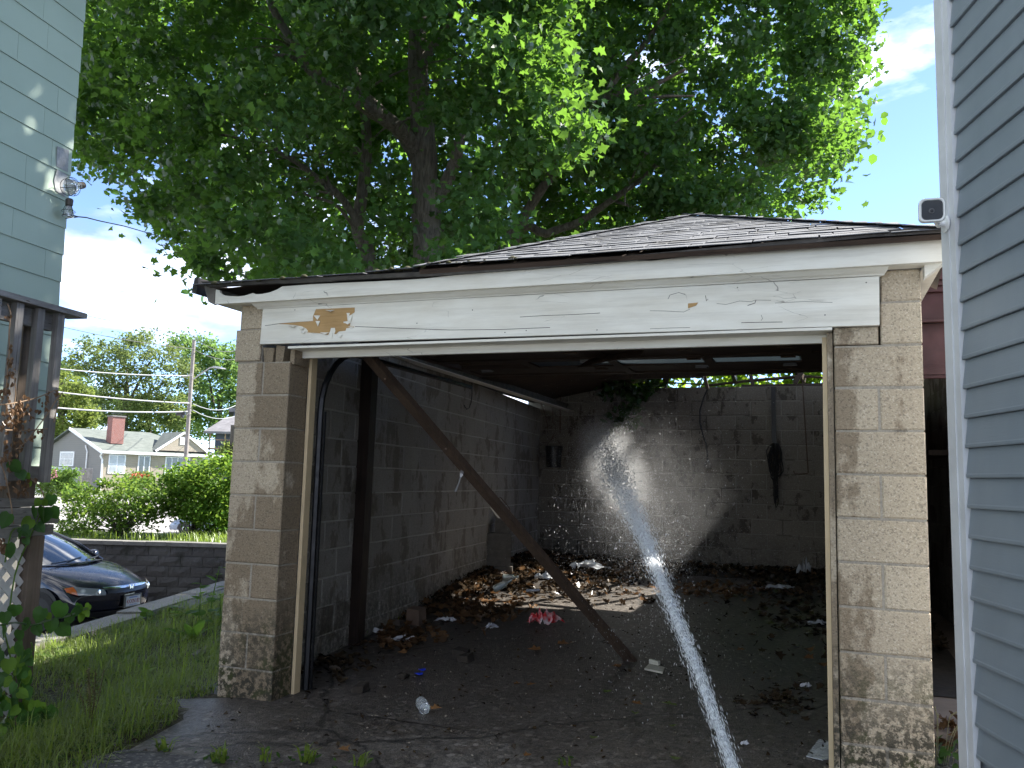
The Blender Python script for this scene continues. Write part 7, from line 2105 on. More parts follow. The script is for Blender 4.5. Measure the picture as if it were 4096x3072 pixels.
stem_weed(700, 2445, 0.14, 6, 0.12, 'low leafy weed at the sunny end of the kerb', 5)
# brown seeding dock stalk in the foreground
c = onZ(355, 2960, -0.08); c[2] = gz(c[0], c[1])
sd_ = thing('seeding_dock', 'brownish seed-headed dock standing in the near grass', 'weed', c)
SEEDM = leaf_mat('green_brown_seed', (0.10, 0.095, 0.035), (0.14, 0.12, 0.05), (0.15, 0.15, 0.05), 0.3)
for i in range(7):
    r1 = random.Random(i + 60); tp = c + np.array([r1.uniform(-0.12, 0.12), r1.uniform(-0.06, 0.06), r1.uniform(0.2, 0.34)])
    m = MB(); m.tube([c, (c + tp) / 2 + np.array([0.01, 0, 0]), tp], 0.0025, 5); m.build('stem', SEEDM, sd_)
    P = np.array([c + (tp - c) * (0.4 + 0.6 * r1.random()) + np.array([r1.gauss(0, .008), r1.gauss(0, .008), 0]) for _ in range(60)])
    V, I = leaf_arrays(P, 0.012, RHOMB_O, 0.2, 0.2, 70 + i); o = raw_mesh('seeds', V, 3, I, SEEDM, sd_); o['kind'] = 'stuff'
# plank edge lying in the grass by the pillar
pa, pbq = onZ(775, 2580, -0.08), onZ(900, 2505, -0.06)
m = MB(); m.bar((pa[0], pa[1], gz(pa[0], pa[1]) + 0.012), (pbq[0], pbq[1], gz(pbq[0], pbq[1]) + 0.015), 0.05, 0.035)
tag(m.build('board', GREYBOARD, None, org=pa), 'grey edging board lying in the grass behind the dock plant', 'board')
sa = onZ(700, 2420, -0.12)
m = MB(); q = [onZ(x, y, -0.17) for x, y in ((640, 2430), (870, 2345), (1000, 2330), (905, 2390), (760, 2440))]
m.slab([(p[0], p[1], -0.165) for p in q], (0, 0, 0.012)); tag(m.build('paving_slab', CAPM, None, org=sa), 'pale flat slab lying along the kerb beside the left pillar', 'slab')

# ------------------------------------------------------------------ bindweed on the porch: green leafy vine and the dead brown one
VG = leaf_mat('heart_vine_leaf', (0.035, 0.085, 0.03), (0.055, 0.12, 0.035), (0.16, 0.36, 0.04), 0.42, 0.22)
VGB = leaf_mat('young_vine_leaf', (0.09, 0.17, 0.03), (0.13, 0.22, 0.04), (0.36, 0.58, 0.06), 0.5, 0.12)
gv = thing('green_vine', 'leafy green heart-leaved vine climbing the porch post and lattice', 'vine', rp(0.6, 0.15, -0.15))
def vleaf(px, py, sz, o_=0.05, young=False, ang=None, parent=None):
    c = railpt(px, py, o_)
    zz = proj(c)[2]
    L_ = sz / FPX * zz
    a = rnd.uniform(-0.9, 0.9) if ang is None else ang
    tip = -CU * math.cos(a) + CR * math.sin(a) - CF * rnd.uniform(-0.4, 0.3)
    nrm = -CF * 0.75 + np.array([0, 0, 0.5]) + CR * rnd.uniform(-0.5, 0.5)
    one_leaf(c, tip, nrm, L_, HEART_O, VGB if young else VG, parent or gv, rnd.uniform(0.05, 0.3), rnd.uniform(-0.25, 0.05))
def vstem(pts, r_=0.004, mat=None, parent=None, o_=0.04):
    P = smooth_path([railpt(x, y, o_ + (dz if len(q) > 2 else 0)) for q in pts for x, y, dz in [(q[0], q[1], q[2] if len(q) > 2 else 0)]], 3)
    m = MB(); m.tube(P, r_, 5); m.build('stem', mat or VGB, parent or gv)
# cluster on the rim boards
for x, y, s in ((60, 1865, 62), (85, 1900, 50), (25, 2080, 70), (110, 2095, 62), (170, 2060, 75), (215, 2050, 60), (140, 2050, 58), (152, 2010, 40), (178, 2010, 34), (185, 2065, 70), (100, 2125, 55), (80, 2140, 42), (160, 2110, 50), (205, 2000, 52), (110, 1905, 30), (120, 1935, 34), (35, 2200, 66), (105, 2165, 34)):
    vleaf(x, y, s, 0.07, x in (152, 178, 110, 120))
# shoot reaching out over the grass at mid height
for x, y, s, yg in ((160, 2460, 70, 0), (105, 2500, 60, 0), (60, 2440, 62, 0), (20, 2470, 58, 0), (240, 2440, 80, 0), (300, 2450, 58, 0), (256, 2520, 66, 0), (205, 2500, 62, 0), (275, 2480, 50, 0), (320, 2430, 46, 0), (340, 2450, 44, 1), (352, 2428, 36, 1), (150, 2520, 52, 0), (20, 2530, 60, 0), (80, 2540, 50, 0), (325, 2470, 40, 1), (195, 2465, 30, 1)):
    vleaf(x, y, s, 0.12, yg)
vstem([(0, 2500), (60, 2490), (130, 2500), (200, 2480), (270, 2465), (330, 2440), (362, 2428)], 0.005, VG, None, 0.12)
# mass at the lower left
rr = random.Random(77)
for i in range(120):
    y = rr.uniform(2590, 3072)
    xmax = 130 if y < 2720 else (110 if y < 2820 else (150 if y < 2900 else 115))
    x = rr.uniform(-30, xmax) if i < 95 else rr.uniform(100, 215)
    if i >= 95: y = rr.uniform(2830, 3010)
    vleaf(x, y, rr.uniform(34, 66), rr.uniform(0.03, 0.3), rr.random() < 0.4)
for pts in ([(0, 3060), (20, 2900), (60, 2760), (40, 2620), (10, 2500)], [(90, 2900), (70, 2780), (110, 2660), (95, 2600)], [(30, 2500), (60, 2300), (110, 2170), (160, 2060), (195, 1960)], [(60, 3072), (120, 2960), (180, 2890), (215, 2880)], [(110, 2640), (130, 2600), (125, 2570)], [(20, 2250), (45, 2130), (80, 2110)]):
    vstem(pts, 0.0045)
DEADL = leaf_mat('dead_leaf', (0.16, 0.095, 0.055), (0.25, 0.155, 0.095), (0.2, 0.12, 0.06), 0.3, 0.05)
DEADS = plain('dead_stem', (0.26, 0.175, 0.11), 0.8, 0.2, 20, 0.2, 90)
dv = thing('dead_vine', 'withered brown vine draped over the porch balusters', 'vine', rp(0.5, 0.08, 1.2))
for pts in ([(30, 1215), (42, 1250), (40, 1290), (36, 1340), (38, 1400), (30, 1470), (26, 1540), (8, 1600), (-10, 1640)], [(60, 1800), (110, 1760), (190, 1655), (225, 1600), (250, 1570)], [(0, 1620), (70, 1610), (150, 1590), (220, 1560)], [(20, 1720), (100, 1722), (190, 1715)], [(0, 1830), (60, 1850), (110, 1900), (160, 1950), (180, 2000)], [(0, 1840), (20, 1900), (40, 1990), (55, 2095)], [(222, 1560), (235, 1600), (215, 1690)], [(60, 1530), (62, 1580), (55, 1620)]):
    vstem(pts, 0.0035, DEADS, dv, 0.06)
for (x, y, n, s) in ((40, 1450, 10, 16), (42, 1500, 14, 22), (20, 1580, 22, 34), (50, 1640, 30, 40), (70, 1700, 26, 40), (100, 1630, 18, 30), (130, 1665, 4, 22), (150, 1650, 4, 18), (185, 1625, 6, 24), (185, 1600, 5, 18), (108, 1750, 3, 20), (130, 1748, 3, 20), (170, 1745, 5, 22), (60, 1780, 20, 40), (20, 1840, 22, 42), (90, 1960, 14, 32), (110, 1930, 8, 26), (30, 1930, 14, 40), (35, 1275, 4, 12), (36, 1395, 4, 12), (220, 1580, 4, 12), (10, 2190, 12, 22), (20, 1700, 16, 34)):
    for _ in range(n):
        px, py = x + rnd.gauss(0, s * 0.45), y + rnd.gauss(0, s * 0.6)
        c = railpt(px, py, rnd.uniform(0.03, 0.11)); L_ = rnd.uniform(12, 26) / FPX * proj(c)[2]
        one_leaf(c, -CU + CR * rnd.uniform(-0.7, 0.7), rng.normal(size=3), L_, OVAL_O, DEADL, dv, rnd.uniform(0.5, 1.3), rnd.uniform(-0.6, 0.6))

# ------------------------------------------------------------------ litter on the garage floor
DRYL = leaf_mat('dry_leaf', (0.10, 0.055, 0.028), (0.17, 0.10, 0.05), (0.16, 0.075, 0.025), 0.2, 0.12, 0.3)
DRYD = leaf_mat('rotten_leaf', (0.035, 0.024, 0.015), (0.07, 0.05, 0.03), (0.05, 0.03, 0.015), 0.15, 0.25, 0.25)
DUFF = plain('leaf_mould', (0.028, 0.021, 0.015), 0.85, 0.5, 12, 0.9, 30)
def hz(x, y):     # height of the leaf heap over the floor
    wx_ = float(LWA[0] + (y - LWA[1]) * (le[0] / le[1]))
    a = max(0, 1 - (x - wx_) / (0.35 + 0.22 * max(0, y - 3.6))) if y > 2.4 else max(0, 1 - (x - wx_) / 0.25) * 0.3
    a *= min(1, max(0, (y - 2.0) / 2.2))
    b = math.exp(-((x + 3.3) / 0.8) ** 2 - ((y - 6.3) / 1.3) ** 2)
    c_ = 0.6 * max(0, 1 - (7.7 - y) / 0.8)
    return 0.17 * max(a, b, c_)
m = MB(); nx_, ny_ = 44, 44
xs_ = np.linspace(-4.1, 0.9, nx_); ys_ = np.linspace(1.9, 7.7, ny_)
vv = [(x, y, fl(y) - 0.02 + hz(x, y) + 0.03 * math.sin(9 * x + 5 * y) * math.sin(7 * y) * min(1, hz(x, y) * 12)) for x in xs_ for y in ys_]
m.add(vv, [(i * ny_ + j, (i + 1) * ny_ + j, (i + 1) * ny_ + j + 1, i * ny_ + j + 1) for i in range(nx_ - 1) for j in range(ny_ - 1)])
o = m.build('leaf_mould', DUFF, smooth=True); o['kind'] = 'stuff'
def scatter(name, n, fn, size, mat, outline, seed, lift=0.012, flat=1.6):
    P = []
    r = random.Random(seed)
    while len(P) < n:
        q = fn(r)
        if q is None: continue
        x, y = q
        P.append((x, y, fl(y) + max(0, hz(x, y) - 0.015) + 0.7 * lift * r.uniform(0.4, 2.2)))
    V, I = leaf_arrays(np.array(P), size, outline, 0.3, 0.35, seed, flat=flat)
    o = raw_mesh(name, V, 3, I, mat); o['kind'] = 'stuff'
def heap_fn(r):
    x, y = r.uniform(-4.0, 0.8), r.uniform(2.2, 7.65)
    return (x, y) if r.random() < hz(x, y) * 5 else None
scatter('rotten_leaf_litter', 3600, heap_fn, 0.095, DRYD, MAPLE_O, 1, 0.02, 0.7)
scatter('dry_leaf_litter', 500, heap_fn, 0.09, DRYL, MAPLE_O, 2, 0.03, 0.7)
def pile(px, py, wx_, wy_):
    def f(r):
        q = onZ(px + r.gauss(0, wx_), py + r.gauss(0, wy_), 0.05); return (q[0], q[1]) if -4 < q[0] < 0.9 and q[1] < 7.6 else None
    return f
scatter('dry_leaf_drift', 260, pile(1900, 2455, 110, 26), 0.085, DRYL, MAPLE_O, 3, 0.03, 1.0)
scatter('dry_leaf_drift', 120, pile(1600, 2550, 70, 22), 0.085, DRYL, MAPLE_O, 4, 0.03, 1.0)
scatter('dry_leaf_drift', 260, pile(2480, 2325, 70, 12), 0.085, DRYL, MAPLE_O, 5, 0.03, 0.8)
scatter('dry_leaf_drift', 300, pile(2950, 2385, 170, 18), 0.085, DRYL, MAPLE_O, 6, 0.02, 1.2)
scatter('dry_leaf_drift', 300, pile(3200, 2330, 110, 45), 0.085, DRYD, MAPLE_O, 7, 0.03, 0.8)
scatter('dry_leaf_drift', 220, pile(3250, 2480, 130, 60), 0.085, DRYD, MAPLE_O, 8, 0.02, 1.5)
scatter('dry_leaf_drift', 110, pile(3130, 2790, 80, 34), 0.055, DRYD, MAPLE_O, 9, 0.010, 3.0)
scatter('dry_leaf_drift', 140, pile(3790, 2480, 60, 40), 0.085, DRYD, MAPLE_O, 10, 0.03, 1.0)
scatter('dry_leaf_drift', 26, pile(3800, 2900, 35, 45), 0.08, DRYL, MAPLE_O, 12, 0.02, 1.0)
scatter('dry_leaf_drift', 150, pile(1330, 2640, 60, 30), 0.06, DRYD, OVAL_O, 11, 0.012, 1.5)
# crumbs: bits of grit, bark and chips over the wet floor
P = []
while len(P) < 2600:
    x, y = rnd.uniform(-3.3, 0.6), rnd.uniform(-1.6, 5.0)
    if rnd.random() < 0.35 + 0.65 * clump(x * 2, y * 2): P.append((x, y, (fl(y) if y > 0 else 0.02 * y + 0.006) + 0.006))
CHIP = plain('pale_chip', (0.22, 0.19, 0.15), 0.8, 0.4, 30, 0.2)
V, I = leaf_arrays(np.array(P), 0.014, RHOMB_O, 0.3, 0.4, 45, flat=1.0); raw_mesh('floor_grit', V, 3, I, CHIP)['kind'] = 'stuff'
P = np.array([(p[0] + rnd.uniform(-.2, .2), p[1], p[2]) for p in P[:700]])
V, I = leaf_arrays(P, 0.035, RHOMB_O, 0.3, 0.4, 46, flat=1.0); raw_mesh('bark_bits', V, 3, I, DRYD)['kind'] = 'stuff'
# single fallen leaves
GRNL = leaf_mat('fallen_green_leaf', (0.10, 0.14, 0.04), (0.15, 0.19, 0.06), (0.2, 0.3, 0.05), 0.3, 0.2)
BRL = leaf_mat('single_brown_leaf', (0.17, 0.085, 0.035), (0.25, 0.13, 0.055), (0.25, 0.12, 0.04), 0.25, 0.15)
FLV = [(1740, 2835, 52, 'pale curled leaf touching the water bottle', 0), (1950, 2710, 34, 'small tan leaf on the floor left of the timber foot', 0), (2140, 2600, 60, 'big curled brown leaf below the red crisp bag', 0), (2250, 2575, 54, 'rust leaf right of the big curled leaf', 0), (1610, 2610, 46, 'brown leaf in front of the brick piece by the side wall', 0),
       (2430, 2768, 48, 'fresh green leaf on the floor left of the water jet', 1), (2545, 2815, 56, 'brown leaf next to the jet with a long stalk', 0), (2680, 2818, 70, 'wet green leaf close beside the water jet', 1), (2540, 2855, 44, 'upright torn green leaf under the long-stalked brown leaf', 1), (2695, 2905, 46, 'small green leaf by the jet, lowest but one', 1), (2378, 2952, 50, 'green leaf alone on the near drive', 1), (2700, 3032, 54, 'yellow-green leaf at the bottom edge left of the jet', 1),
       (2965, 2598, 42, 'flat rectangular brown leaf right of the jet', 0), (3235, 2600, 56, 'upper orange leaf near the right jamb', 0), (3235, 2632, 56, 'middle orange leaf near the right jamb', 0), (3290, 2660, 56, 'orange leaf tucked against the right jamb', 0), (1370, 3000, 70, 'reddish brown leaf on the near drive above the grass tufts', 0), (2110, 3022, 40, 'rusty brown leaf on the near drive in the middle', 0), (2070, 2735, 36, 'tan leaf in the middle of the wet floor', 0), (2125, 2738, 40, 'second tan leaf beside it in the middle of the wet floor', 0), (2290, 2570, 30, 'tiny rust leaf by the timber', 0), (2470, 2665, 50, 'brown leaf by the foot of the timber', 0)]
for i, (x, y, s, lb, gr_) in enumerate(FLV):
    c = onZ(x, y, 0.02); zf = fl(c[1]) if c[1] > 0 else 0.02 * c[1] + 0.006
    c = onZ(x, y, zf + 0.022); L_ = s / FPX * proj(c)[2]
    a = rnd.uniform(0, 6.28)
    o = one_leaf(c, (math.cos(a), math.sin(a), rnd.uniform(-0.1, 0.15)), (rnd.uniform(-.2, .2), rnd.uniform(-.3, .1), 1), L_, MAPLE_O, GRNL if gr_ else BRL, None, rnd.uniform(0.2, 0.5), rnd.uniform(-0.1, 0.3), 1.0, 'fallen_leaf')
    tag(o, lb, 'leaf', 'single leaves lying on the floor')
# plastic bottle lying on the floor
bt0 = onZ(1700, 2838, 0.035); bt1 = onZ(1672, 2788, 0.035)
bax = bt1 - bt0; bax[2] = 0; bax /= np.linalg.norm(bax)
BOTM = NT('clear_plastic'); BOTM = BOTM.done(BOTM.bsdf((0.9, 0.93, 0.95), 0.06, BOTM.bump(BOTM.noise(BOTM.objco(), 60, 3), 0.4, 0.004), Transmission_Weight=0.85, IOR=1.25))
CAPB = plain('pale_blue_band', (0.42, 0.55, 0.6), 0.4, 0.1)
bot = thing('plastic_bottle', 'crushed clear plastic water bottle lying on the dark floor', 'bottle', bt0)
m = MB()
prof = [(0.012, 0.0), (0.027, 0.003), (0.0325, 0.012)]
for i in range(9):
    prof += [(0.0325, 0.018 + i * 0.013), (0.0300, 0.0245 + i * 0.013)]
prof += [(0.0325, 0.14), (0.030, 0.155), (0.018, 0.178), (0.0125, 0.186), (0.0125, 0.2)]
m.lathe(np.array([bt0[0], bt0[1], 0.037]), prof, 22, bax); m.build('shell', BOTM, bot)
m = MB(); m.lathe(np.array([bt0[0], bt0[1], 0.037]) + bax * 0.10, [(0.0332, 0.0), (0.0334, 0.034), (0.0330, 0.036)], 22, bax); m.build('label_band', BOTM, bot)
m = MB(); m.lathe(np.array([bt0[0], bt0[1], 0.037]) + bax * 0.188, [(0.0145, 0.0), (0.0145, 0.014)], 16, bax); m.build('cap', CAPB, bot)
# crumpled things
def crumple(name, label, cat, px, py, w, h, mat, seed, zup=0.05, group=None, flat=1.0):
    c = onZ(px, py, 0.04); zf = fl(c[1]) + max(0, hz(c[0], c[1]) - 0.015)
    c = onZ(px, py, zf + 0.01); sc = proj(c)[2] / FPX
    r = random.Random(seed)
    N = 9
    m = MB(); vv = []
    for i in range(N):
        for j in range(N):
            u, v = i / (N - 1) - 0.5, j / (N - 1) - 0.5
            e = 1 + 0.25 * math.sin(5 * math.atan2(v, u) + seed)
            z = zf + 0.006 + zup * flat * max(0, 0.5 - (u * u + v * v)) * r.uniform(0.1, 2.0)
            vv.append(c[:2].tolist() + [0])
            vv[-1] = [c[0] + CR[0] * u * w * sc * e - CF[0] * v * h * sc * 2.6 * e + r.uniform(-.1, .1) * w * sc * 0.3, c[1] + CR[1] * u * w * sc * e + CF[1] * v * h * sc * 2.6 * e + r.uniform(-.1, .1) * w * sc * 0.3, z]
    m.add(vv, [(i * N + j, (i + 1) * N + j, (i + 1) * N + j + 1, i * N + j + 1) for i in range(N - 1) for j in range(N - 1)])
    o = m.build(name, mat, None, org=c); return tag(o, label, cat, group)
REDP = NT('red_foil'); _p = REDP.objco()
REDP = REDP.done(REDP.bsdf(REDP.ramp(REDP.noise(_p, 9, 3), (0.45, (0.55, 0.025, 0.03)), (0.62, (0.5, 0.42, 0.42))), 0.25, REDP.bump(REDP.noise(_p, 40, 4), 0.5, 0.01)))
PAPER = plain('wet_paper', (0.55, 0.55, 0.58), 0.6, 0.2, 15, 0.4, 40)
FILM = plain('grey_plastic_film', (0.42, 0.44, 0.46), 0.25, 0.3, 12, 0.5, 30)
crumple('crisp_bag', 'crumpled red foil bag on the dark floor', 'bag', 2172, 2494, 92, 34, REDP, 4, 0.16)
crumple('paper_scrap', 'torn white paper beside the dry leaves in front of the heap', 'paper', 1785, 2482, 70, 14, PAPER, 6, 0.05, 'paper scraps on the floor')
crumple('paper_scrap', 'white paper strip near the foot of the wall post', 'paper', 1490, 2528, 70, 10, PAPER, 7, 0.05, 'paper scraps on the floor')
crumple('paper_scrap', 'white crumpled paper at the near edge of the left leaf drift', 'paper', 1625, 2562, 84, 16, PAPER, 8, 0.06, 'paper scraps on the floor')
crumple('paper_scrap', 'small white paper triangle left of the red bag', 'paper', 1966, 2512, 22, 18, PAPER, 9, 0.06, 'paper scraps on the floor')
crumple('plastic_bag', 'grey crumpled plastic film behind the jet in front of the back wall', 'bag', 2350, 2272, 110, 22, FILM, 10, 0.12, 'plastic bags')
crumple('plastic_bag', 'clear plastic bag on the heap right of the stacked blocks', 'bag', 2175, 2315, 60, 16, FILM, 11, 0.1, 'plastic bags')
crumple('plastic_bag', 'wet pale plastic sheet on the floor near the right jamb', 'bag', 3275, 2495, 76, 16, FILM, 12, 0.05, 'plastic bags')
crumple('plastic_bag', 'crumpled light sheet in the sunlit patch at right', 'bag', 3110, 2352, 110, 14, FILM, 13, 0.06, 'plastic bags')
crumple('plastic_cup', 'greyish plastic cup lying in the leaves below the back wall at right', 'cup', 3220, 2290, 34, 26, FILM, 14, 0.18)
crumple('paper_scrap', 'white wrapper near the right jamb on the wet floor', 'paper', 3225, 2745, 38, 10, PAPER, 15, 0.04, 'paper scraps on the floor')
crumple('paper_scrap', 'small white scrap right of the jet at the bottom', 'paper', 2978, 2975, 26, 7, PAPER, 16, 0.03, 'paper scraps on the floor')
tr0 = onZ(2615, 2680, 0.05)
m = MB(); s_ = proj(tr0)[2] / FPX
t0 = onZ(2578, 2680, 0.045); t1 = onZ(2650, 2695, 0.045); t2 = onZ(2658, 2675, 0.05); t3 = onZ(2596, 2662, 0.05)
m.slab([t0, t1, t2, t3], (0, 0, 0.012)); m.hexa([t3 + [0, 0, .013], t3 + (t2 - t3) * .6 + [0, 0, .013], t3 + (t2 - t3) * .6 + [0.01, .02, .013], t3 + [0.01, .02, .013], t3 + [0, 0, .045], t3 + (t2 - t3) * .6 + [0, 0, .04], t3 + (t2 - t3) * .6 + [0.01, .02, .04], t3 + [0.01, .02, .045]])
tag(m.build('foam_tray', plain('cream_foam', (0.5, 0.48, 0.4), 0.7), None, org=tr0), 'cream foam tray piece lying by the foot of the timber', 'tray')
BLUEP = plain('bright_blue_plastic', (0.01, 0.04, 0.55), 0.35)
for i, (x, y, lb) in enumerate(((1688, 2679, 'upper of the two bright blue plastic scraps'), (1675, 2695, 'lower of the two bright blue plastic scraps'))):
    c = onZ(x, y, 0.03); m = MB(); m.slab([c + np.array([0.03 * math.cos(a) * (1 if i else .9), 0.022 * math.sin(a), 0.004 * math.sin(2 * a)]) for a in np.linspace(0, 5.2, 7)], (0, 0, 0.004)); tag(m.build('blue_scrap', BLUEP, None, org=c), lb, 'scrap', 'blue scraps on the floor')
# broken brick piece and cardboard scrap by the wall
bq3 = onZ(1660, 2500, 0.05); sc = proj(bq3)[2] / FPX
m = MB(); lump(m, bq3[0] - 0.08, bq3[0] + 0.04, bq3[1] - 0.02, bq3[1] + 0.12, 0.03, 0.19, 0.012); tag(m.build('brick_piece', plain('dull_brick', (0.17, 0.115, 0.085), 0.9, 0.3, 10, 0.5, 60), None, org=bq3), 'broken brown brick piece standing among leaves by the side wall', 'brick')
c = onZ(1575, 2500, 0.05); m = MB(); lump(m, c[0] - 0.12, c[0] + 0.06, c[1] - 0.02, c[1] + 0.1, 0.03, 0.09, 0.02); tag(m.build('stone', plain('dull_stone', (0.10, 0.08, 0.065), 0.9, 0.3, 10, 0.5, 60), None, org=c), 'dark stone lying against the broken brick piece', 'stone')
for x, y, r_, lb in ((1860, 2645, 0.045, 'black lump on the floor right of the blue scraps'), (1445, 2755, 0.04, 'dark clod on the floor near the left jamb board'), (1610, 2705, 0.03, 'small dark clod left of the blue scraps'), (1850, 2625, 0.05, 'upright black scrap behind the black lump')):
    c = onZ(x, y, 0.03); m = MB(); lump(m, c[0] - r_, c[0] + r_, c[1] - r_, c[1] + r_, fl(c[1]), fl(c[1]) + r_ * 1.1, r_ * 0.4); tag(m.build('clod', DUFF, None, org=c), lb, 'clod')
GLB2 = NT('bottle_glass'); GLB2 = GLB2.done(GLB2.bsdf((0.55, 0.62, 0.6), 0.08, None, Transmission_Weight=0.6, IOR=1.4))
for x, y, L_, r_, lb, gm in ((1910, 2240, 0.26, 0.035, 'clear glass bottle lying on the heap at the stack of blocks', GLB2), (1975, 2358, 0.2, 0.035, 'upright tilted bottle in the leaf heap', GLB2), (2105, 2362, 0.13, 0.012, 'shiny white tube lying in the leaves left of the timber', PAPER), (2010, 2310, 0.18, 0.033, 'greenish bottle half buried in the heap below the blocks', GLB2)):
    c = onZ(x, y, 0.25); a = rnd.uniform(-0.5, 0.5)
    d = CR * math.cos(a) + np.array([0, 0, 0.5 if 'upright' in lb else 0.05]); d /= np.linalg.norm(d)
    m = MB(); m.lathe(c, [(r_ * 0.8, 0), (r_, 0.01), (r_, L_ * 0.6), (r_ * 0.4, L_ * 0.78), (r_ * 0.38, L_)] if r_ > 0.02 else [(r_, 0), (r_, L_)], 14, d)
    tag(m.build('bottle' if r_ > 0.02 else 'tube', gm, None, org=c), lb, 'bottle' if r_ > 0.02 else 'tube')
m = MB(); q = [onZ(x, y, 0.003) for x, y in ((3225, 3035), (3290, 2945), (3330, 2950), (3345, 3040), (3290, 3050))]
m.slab([(p[0], p[1], 0.02 * min(0, p[1]) + 0.012) for p in q], (0, 0, 0.004)); tag(m.build('wet_sheet', FILM, None, org=q[0]), 'wet pale sheet on the drive at the foot of the right jamb', 'sheet')

# ------------------------------------------------------------------ the water jet and its spray
WAT = NT('white_water')
_d = WAT.n('BsdfDiffuse', Color=(0.93, 0.95, 0.98)).outputs[0]
_t = WAT.n('BsdfTranslucent', Color=(0.93, 0.95, 0.98)).outputs[0]
_g = WAT.n('BsdfGlossy', Color=(1, 1, 1), Roughness=0.12).outputs[0]
_a = WAT.n('MixShader', Fac=0.5, i1=_d, i2=_t).outputs[0]
_b = WAT.n('MixShader', Fac=0.15, i1=_a, i2=_g).outputs[0]
WAT = WAT.done(WAT.n('MixShader', Fac=0.40, i1=_b, i2=WAT.n('BsdfTransparent', Color=(1, 1, 1)).outputs[0]).outputs[0])
JP = [(1592, 1680, 27), (1530, 1510, 25), (1480, 1380, 25), (1430, 1260, 25), (1400, 1180, 28), (1360, 1090, 36), (1322, 1005, 46), (1290, 930, 52)]
def jz(y): 
    f_ = (y - 930) / (1680 - 930); return 1.0 / (0.098 + (0.75 - 0.098) * f_)
jp = smooth_path([at(*g(x, y), jz(y)) for x, y, w in JP], 8)
jr = [px2m(w, jz(y)) * 0.85 for x, y, w in JP]
jr = [float(v) for v in np.interp(np.linspace(0, len(JP) - 1, len(jp)), range(len(JP)), jr)]
jet = thing('water_jet', 'jet of hose water arcing into the garage and breaking into spray', 'water', jp[0])
jpa = np.array(jp); seg = np.linalg.norm(np.diff(jpa, axis=0), axis=1); cum = np.concatenate([[0], np.cumsum(seg)])
def jat(s):
    p = np.array([np.interp(s, cum, jpa[:, k]) for k in range(3)]).T
    q = np.array([np.interp(s + 0.02, cum, jpa[:, k]) for k in range(3)]).T
    q0 = np.array([np.interp(s - 0.02, cum, jpa[:, k]) for k in range(3)]).T
    d = q - q0; d /= np.linalg.norm(d, axis=-1, keepdims=True)
    return p, d, np.interp(s, cum, jr)
OCT = np.array([(1, 0, 0), (0, 1, 0), (-1, 0, 0), (0, -1, 0), (0, 0, 1.0), (0, 0, -1.0)])
OCF = np.array([(0, 1, 4), (1, 2, 4), (2, 3, 4), (3, 0, 4), (1, 0, 5), (2, 1, 5), (3, 2, 5), (0, 3, 5)])
def drops(name, P, D, ra, le_, parent, mat):
    D = D / np.linalg.norm(D, axis=1)[:, None]
    ref = np.where(np.abs(D[:, 2:3]) < 0.9, np.array([[0, 0, 1.0]]), np.array([[1.0, 0, 0]]))
    A = np.cross(D, ref); A /= np.linalg.norm(A, axis=1)[:, None]; B = np.cross(D, A)
    V = P[:, None, :] + A[:, None, :] * (OCT[None, :, 0, None] * ra[:, None, None]) + B[:, None, :] * (OCT[None, :, 1, None] * ra[:, None, None]) + D[:, None, :] * (OCT[None, :, 2, None] * le_[:, None, None])
    I = (np.arange(len(P)) * len(OCT))[:, None, None] + OCF[None]
    o = raw_mesh(name, V.reshape(-1, 3), 3, I.reshape(-1, 3), mat, parent, smooth=True); o['kind'] = 'stuff'; return o
m = MB()
cut = int(len(jp) * 0.62)
pts = []; rs = []
for i in range(cut):
    pts.append(jp[i]); rs.append(jr[i] * (0.45 - 0.3 * max(0, i / cut - 0.5)) * (1 + 0.12 * math.sin(i * 1.9)))
m.tube(pts, rs, 12)
WCORE = NT('aerated_water')
_p = WCORE.pos()
_n = WCORE.noise(_p, 38.0, 5, 0.65)
_d = WCORE.n('BsdfDiffuse', Color=(0.93, 0.95, 0.98)).outputs[0]
_t = WCORE.n('BsdfTranslucent', Color=(0.93, 0.95, 0.98)).outputs[0]
_a = WCORE.n('MixShader', Fac=0.5, i1=_d, i2=_t).outputs[0]
WCORE = WCORE.done(WCORE.n('MixShader', Fac=WCORE.ramp(_n, (0.4, 0.3), (0.62, 0.95)), i1=_a, i2=WCORE.n('BsdfTransparent', Color=(1, 1, 1)).outputs[0]).outputs[0])
m.build('stream', WCORE, jet, smooth=True)
NS = 19000
u = 0.90 * rng.random(NS) ** 1.15
s = u * cum[-1]
p, d, r_ = jat(s)
off = rng.normal(size=(NS, 3)); off -= d * np.sum(off * d, 1)[:, None]
p = p + off * (r_ * 0.40)[:, None]
zz = (p - CAM) @ CF
dd = d + rng.normal(size=(NS, 3)) * 0.04
fade_ = rng.random(NS) < np.clip(1.35 - 1.5 * u, 0.05, 1.0)
p, dd, zz = p[fade_], dd[fade_], zz[fade_]; NS = len(p)
drops('strands', p, dd, 0.00042 * zz * rng.uniform(0.5, 1.3, NS), 0.0085 * zz * rng.uniform(0.4, 1.6, NS), jet, WAT)
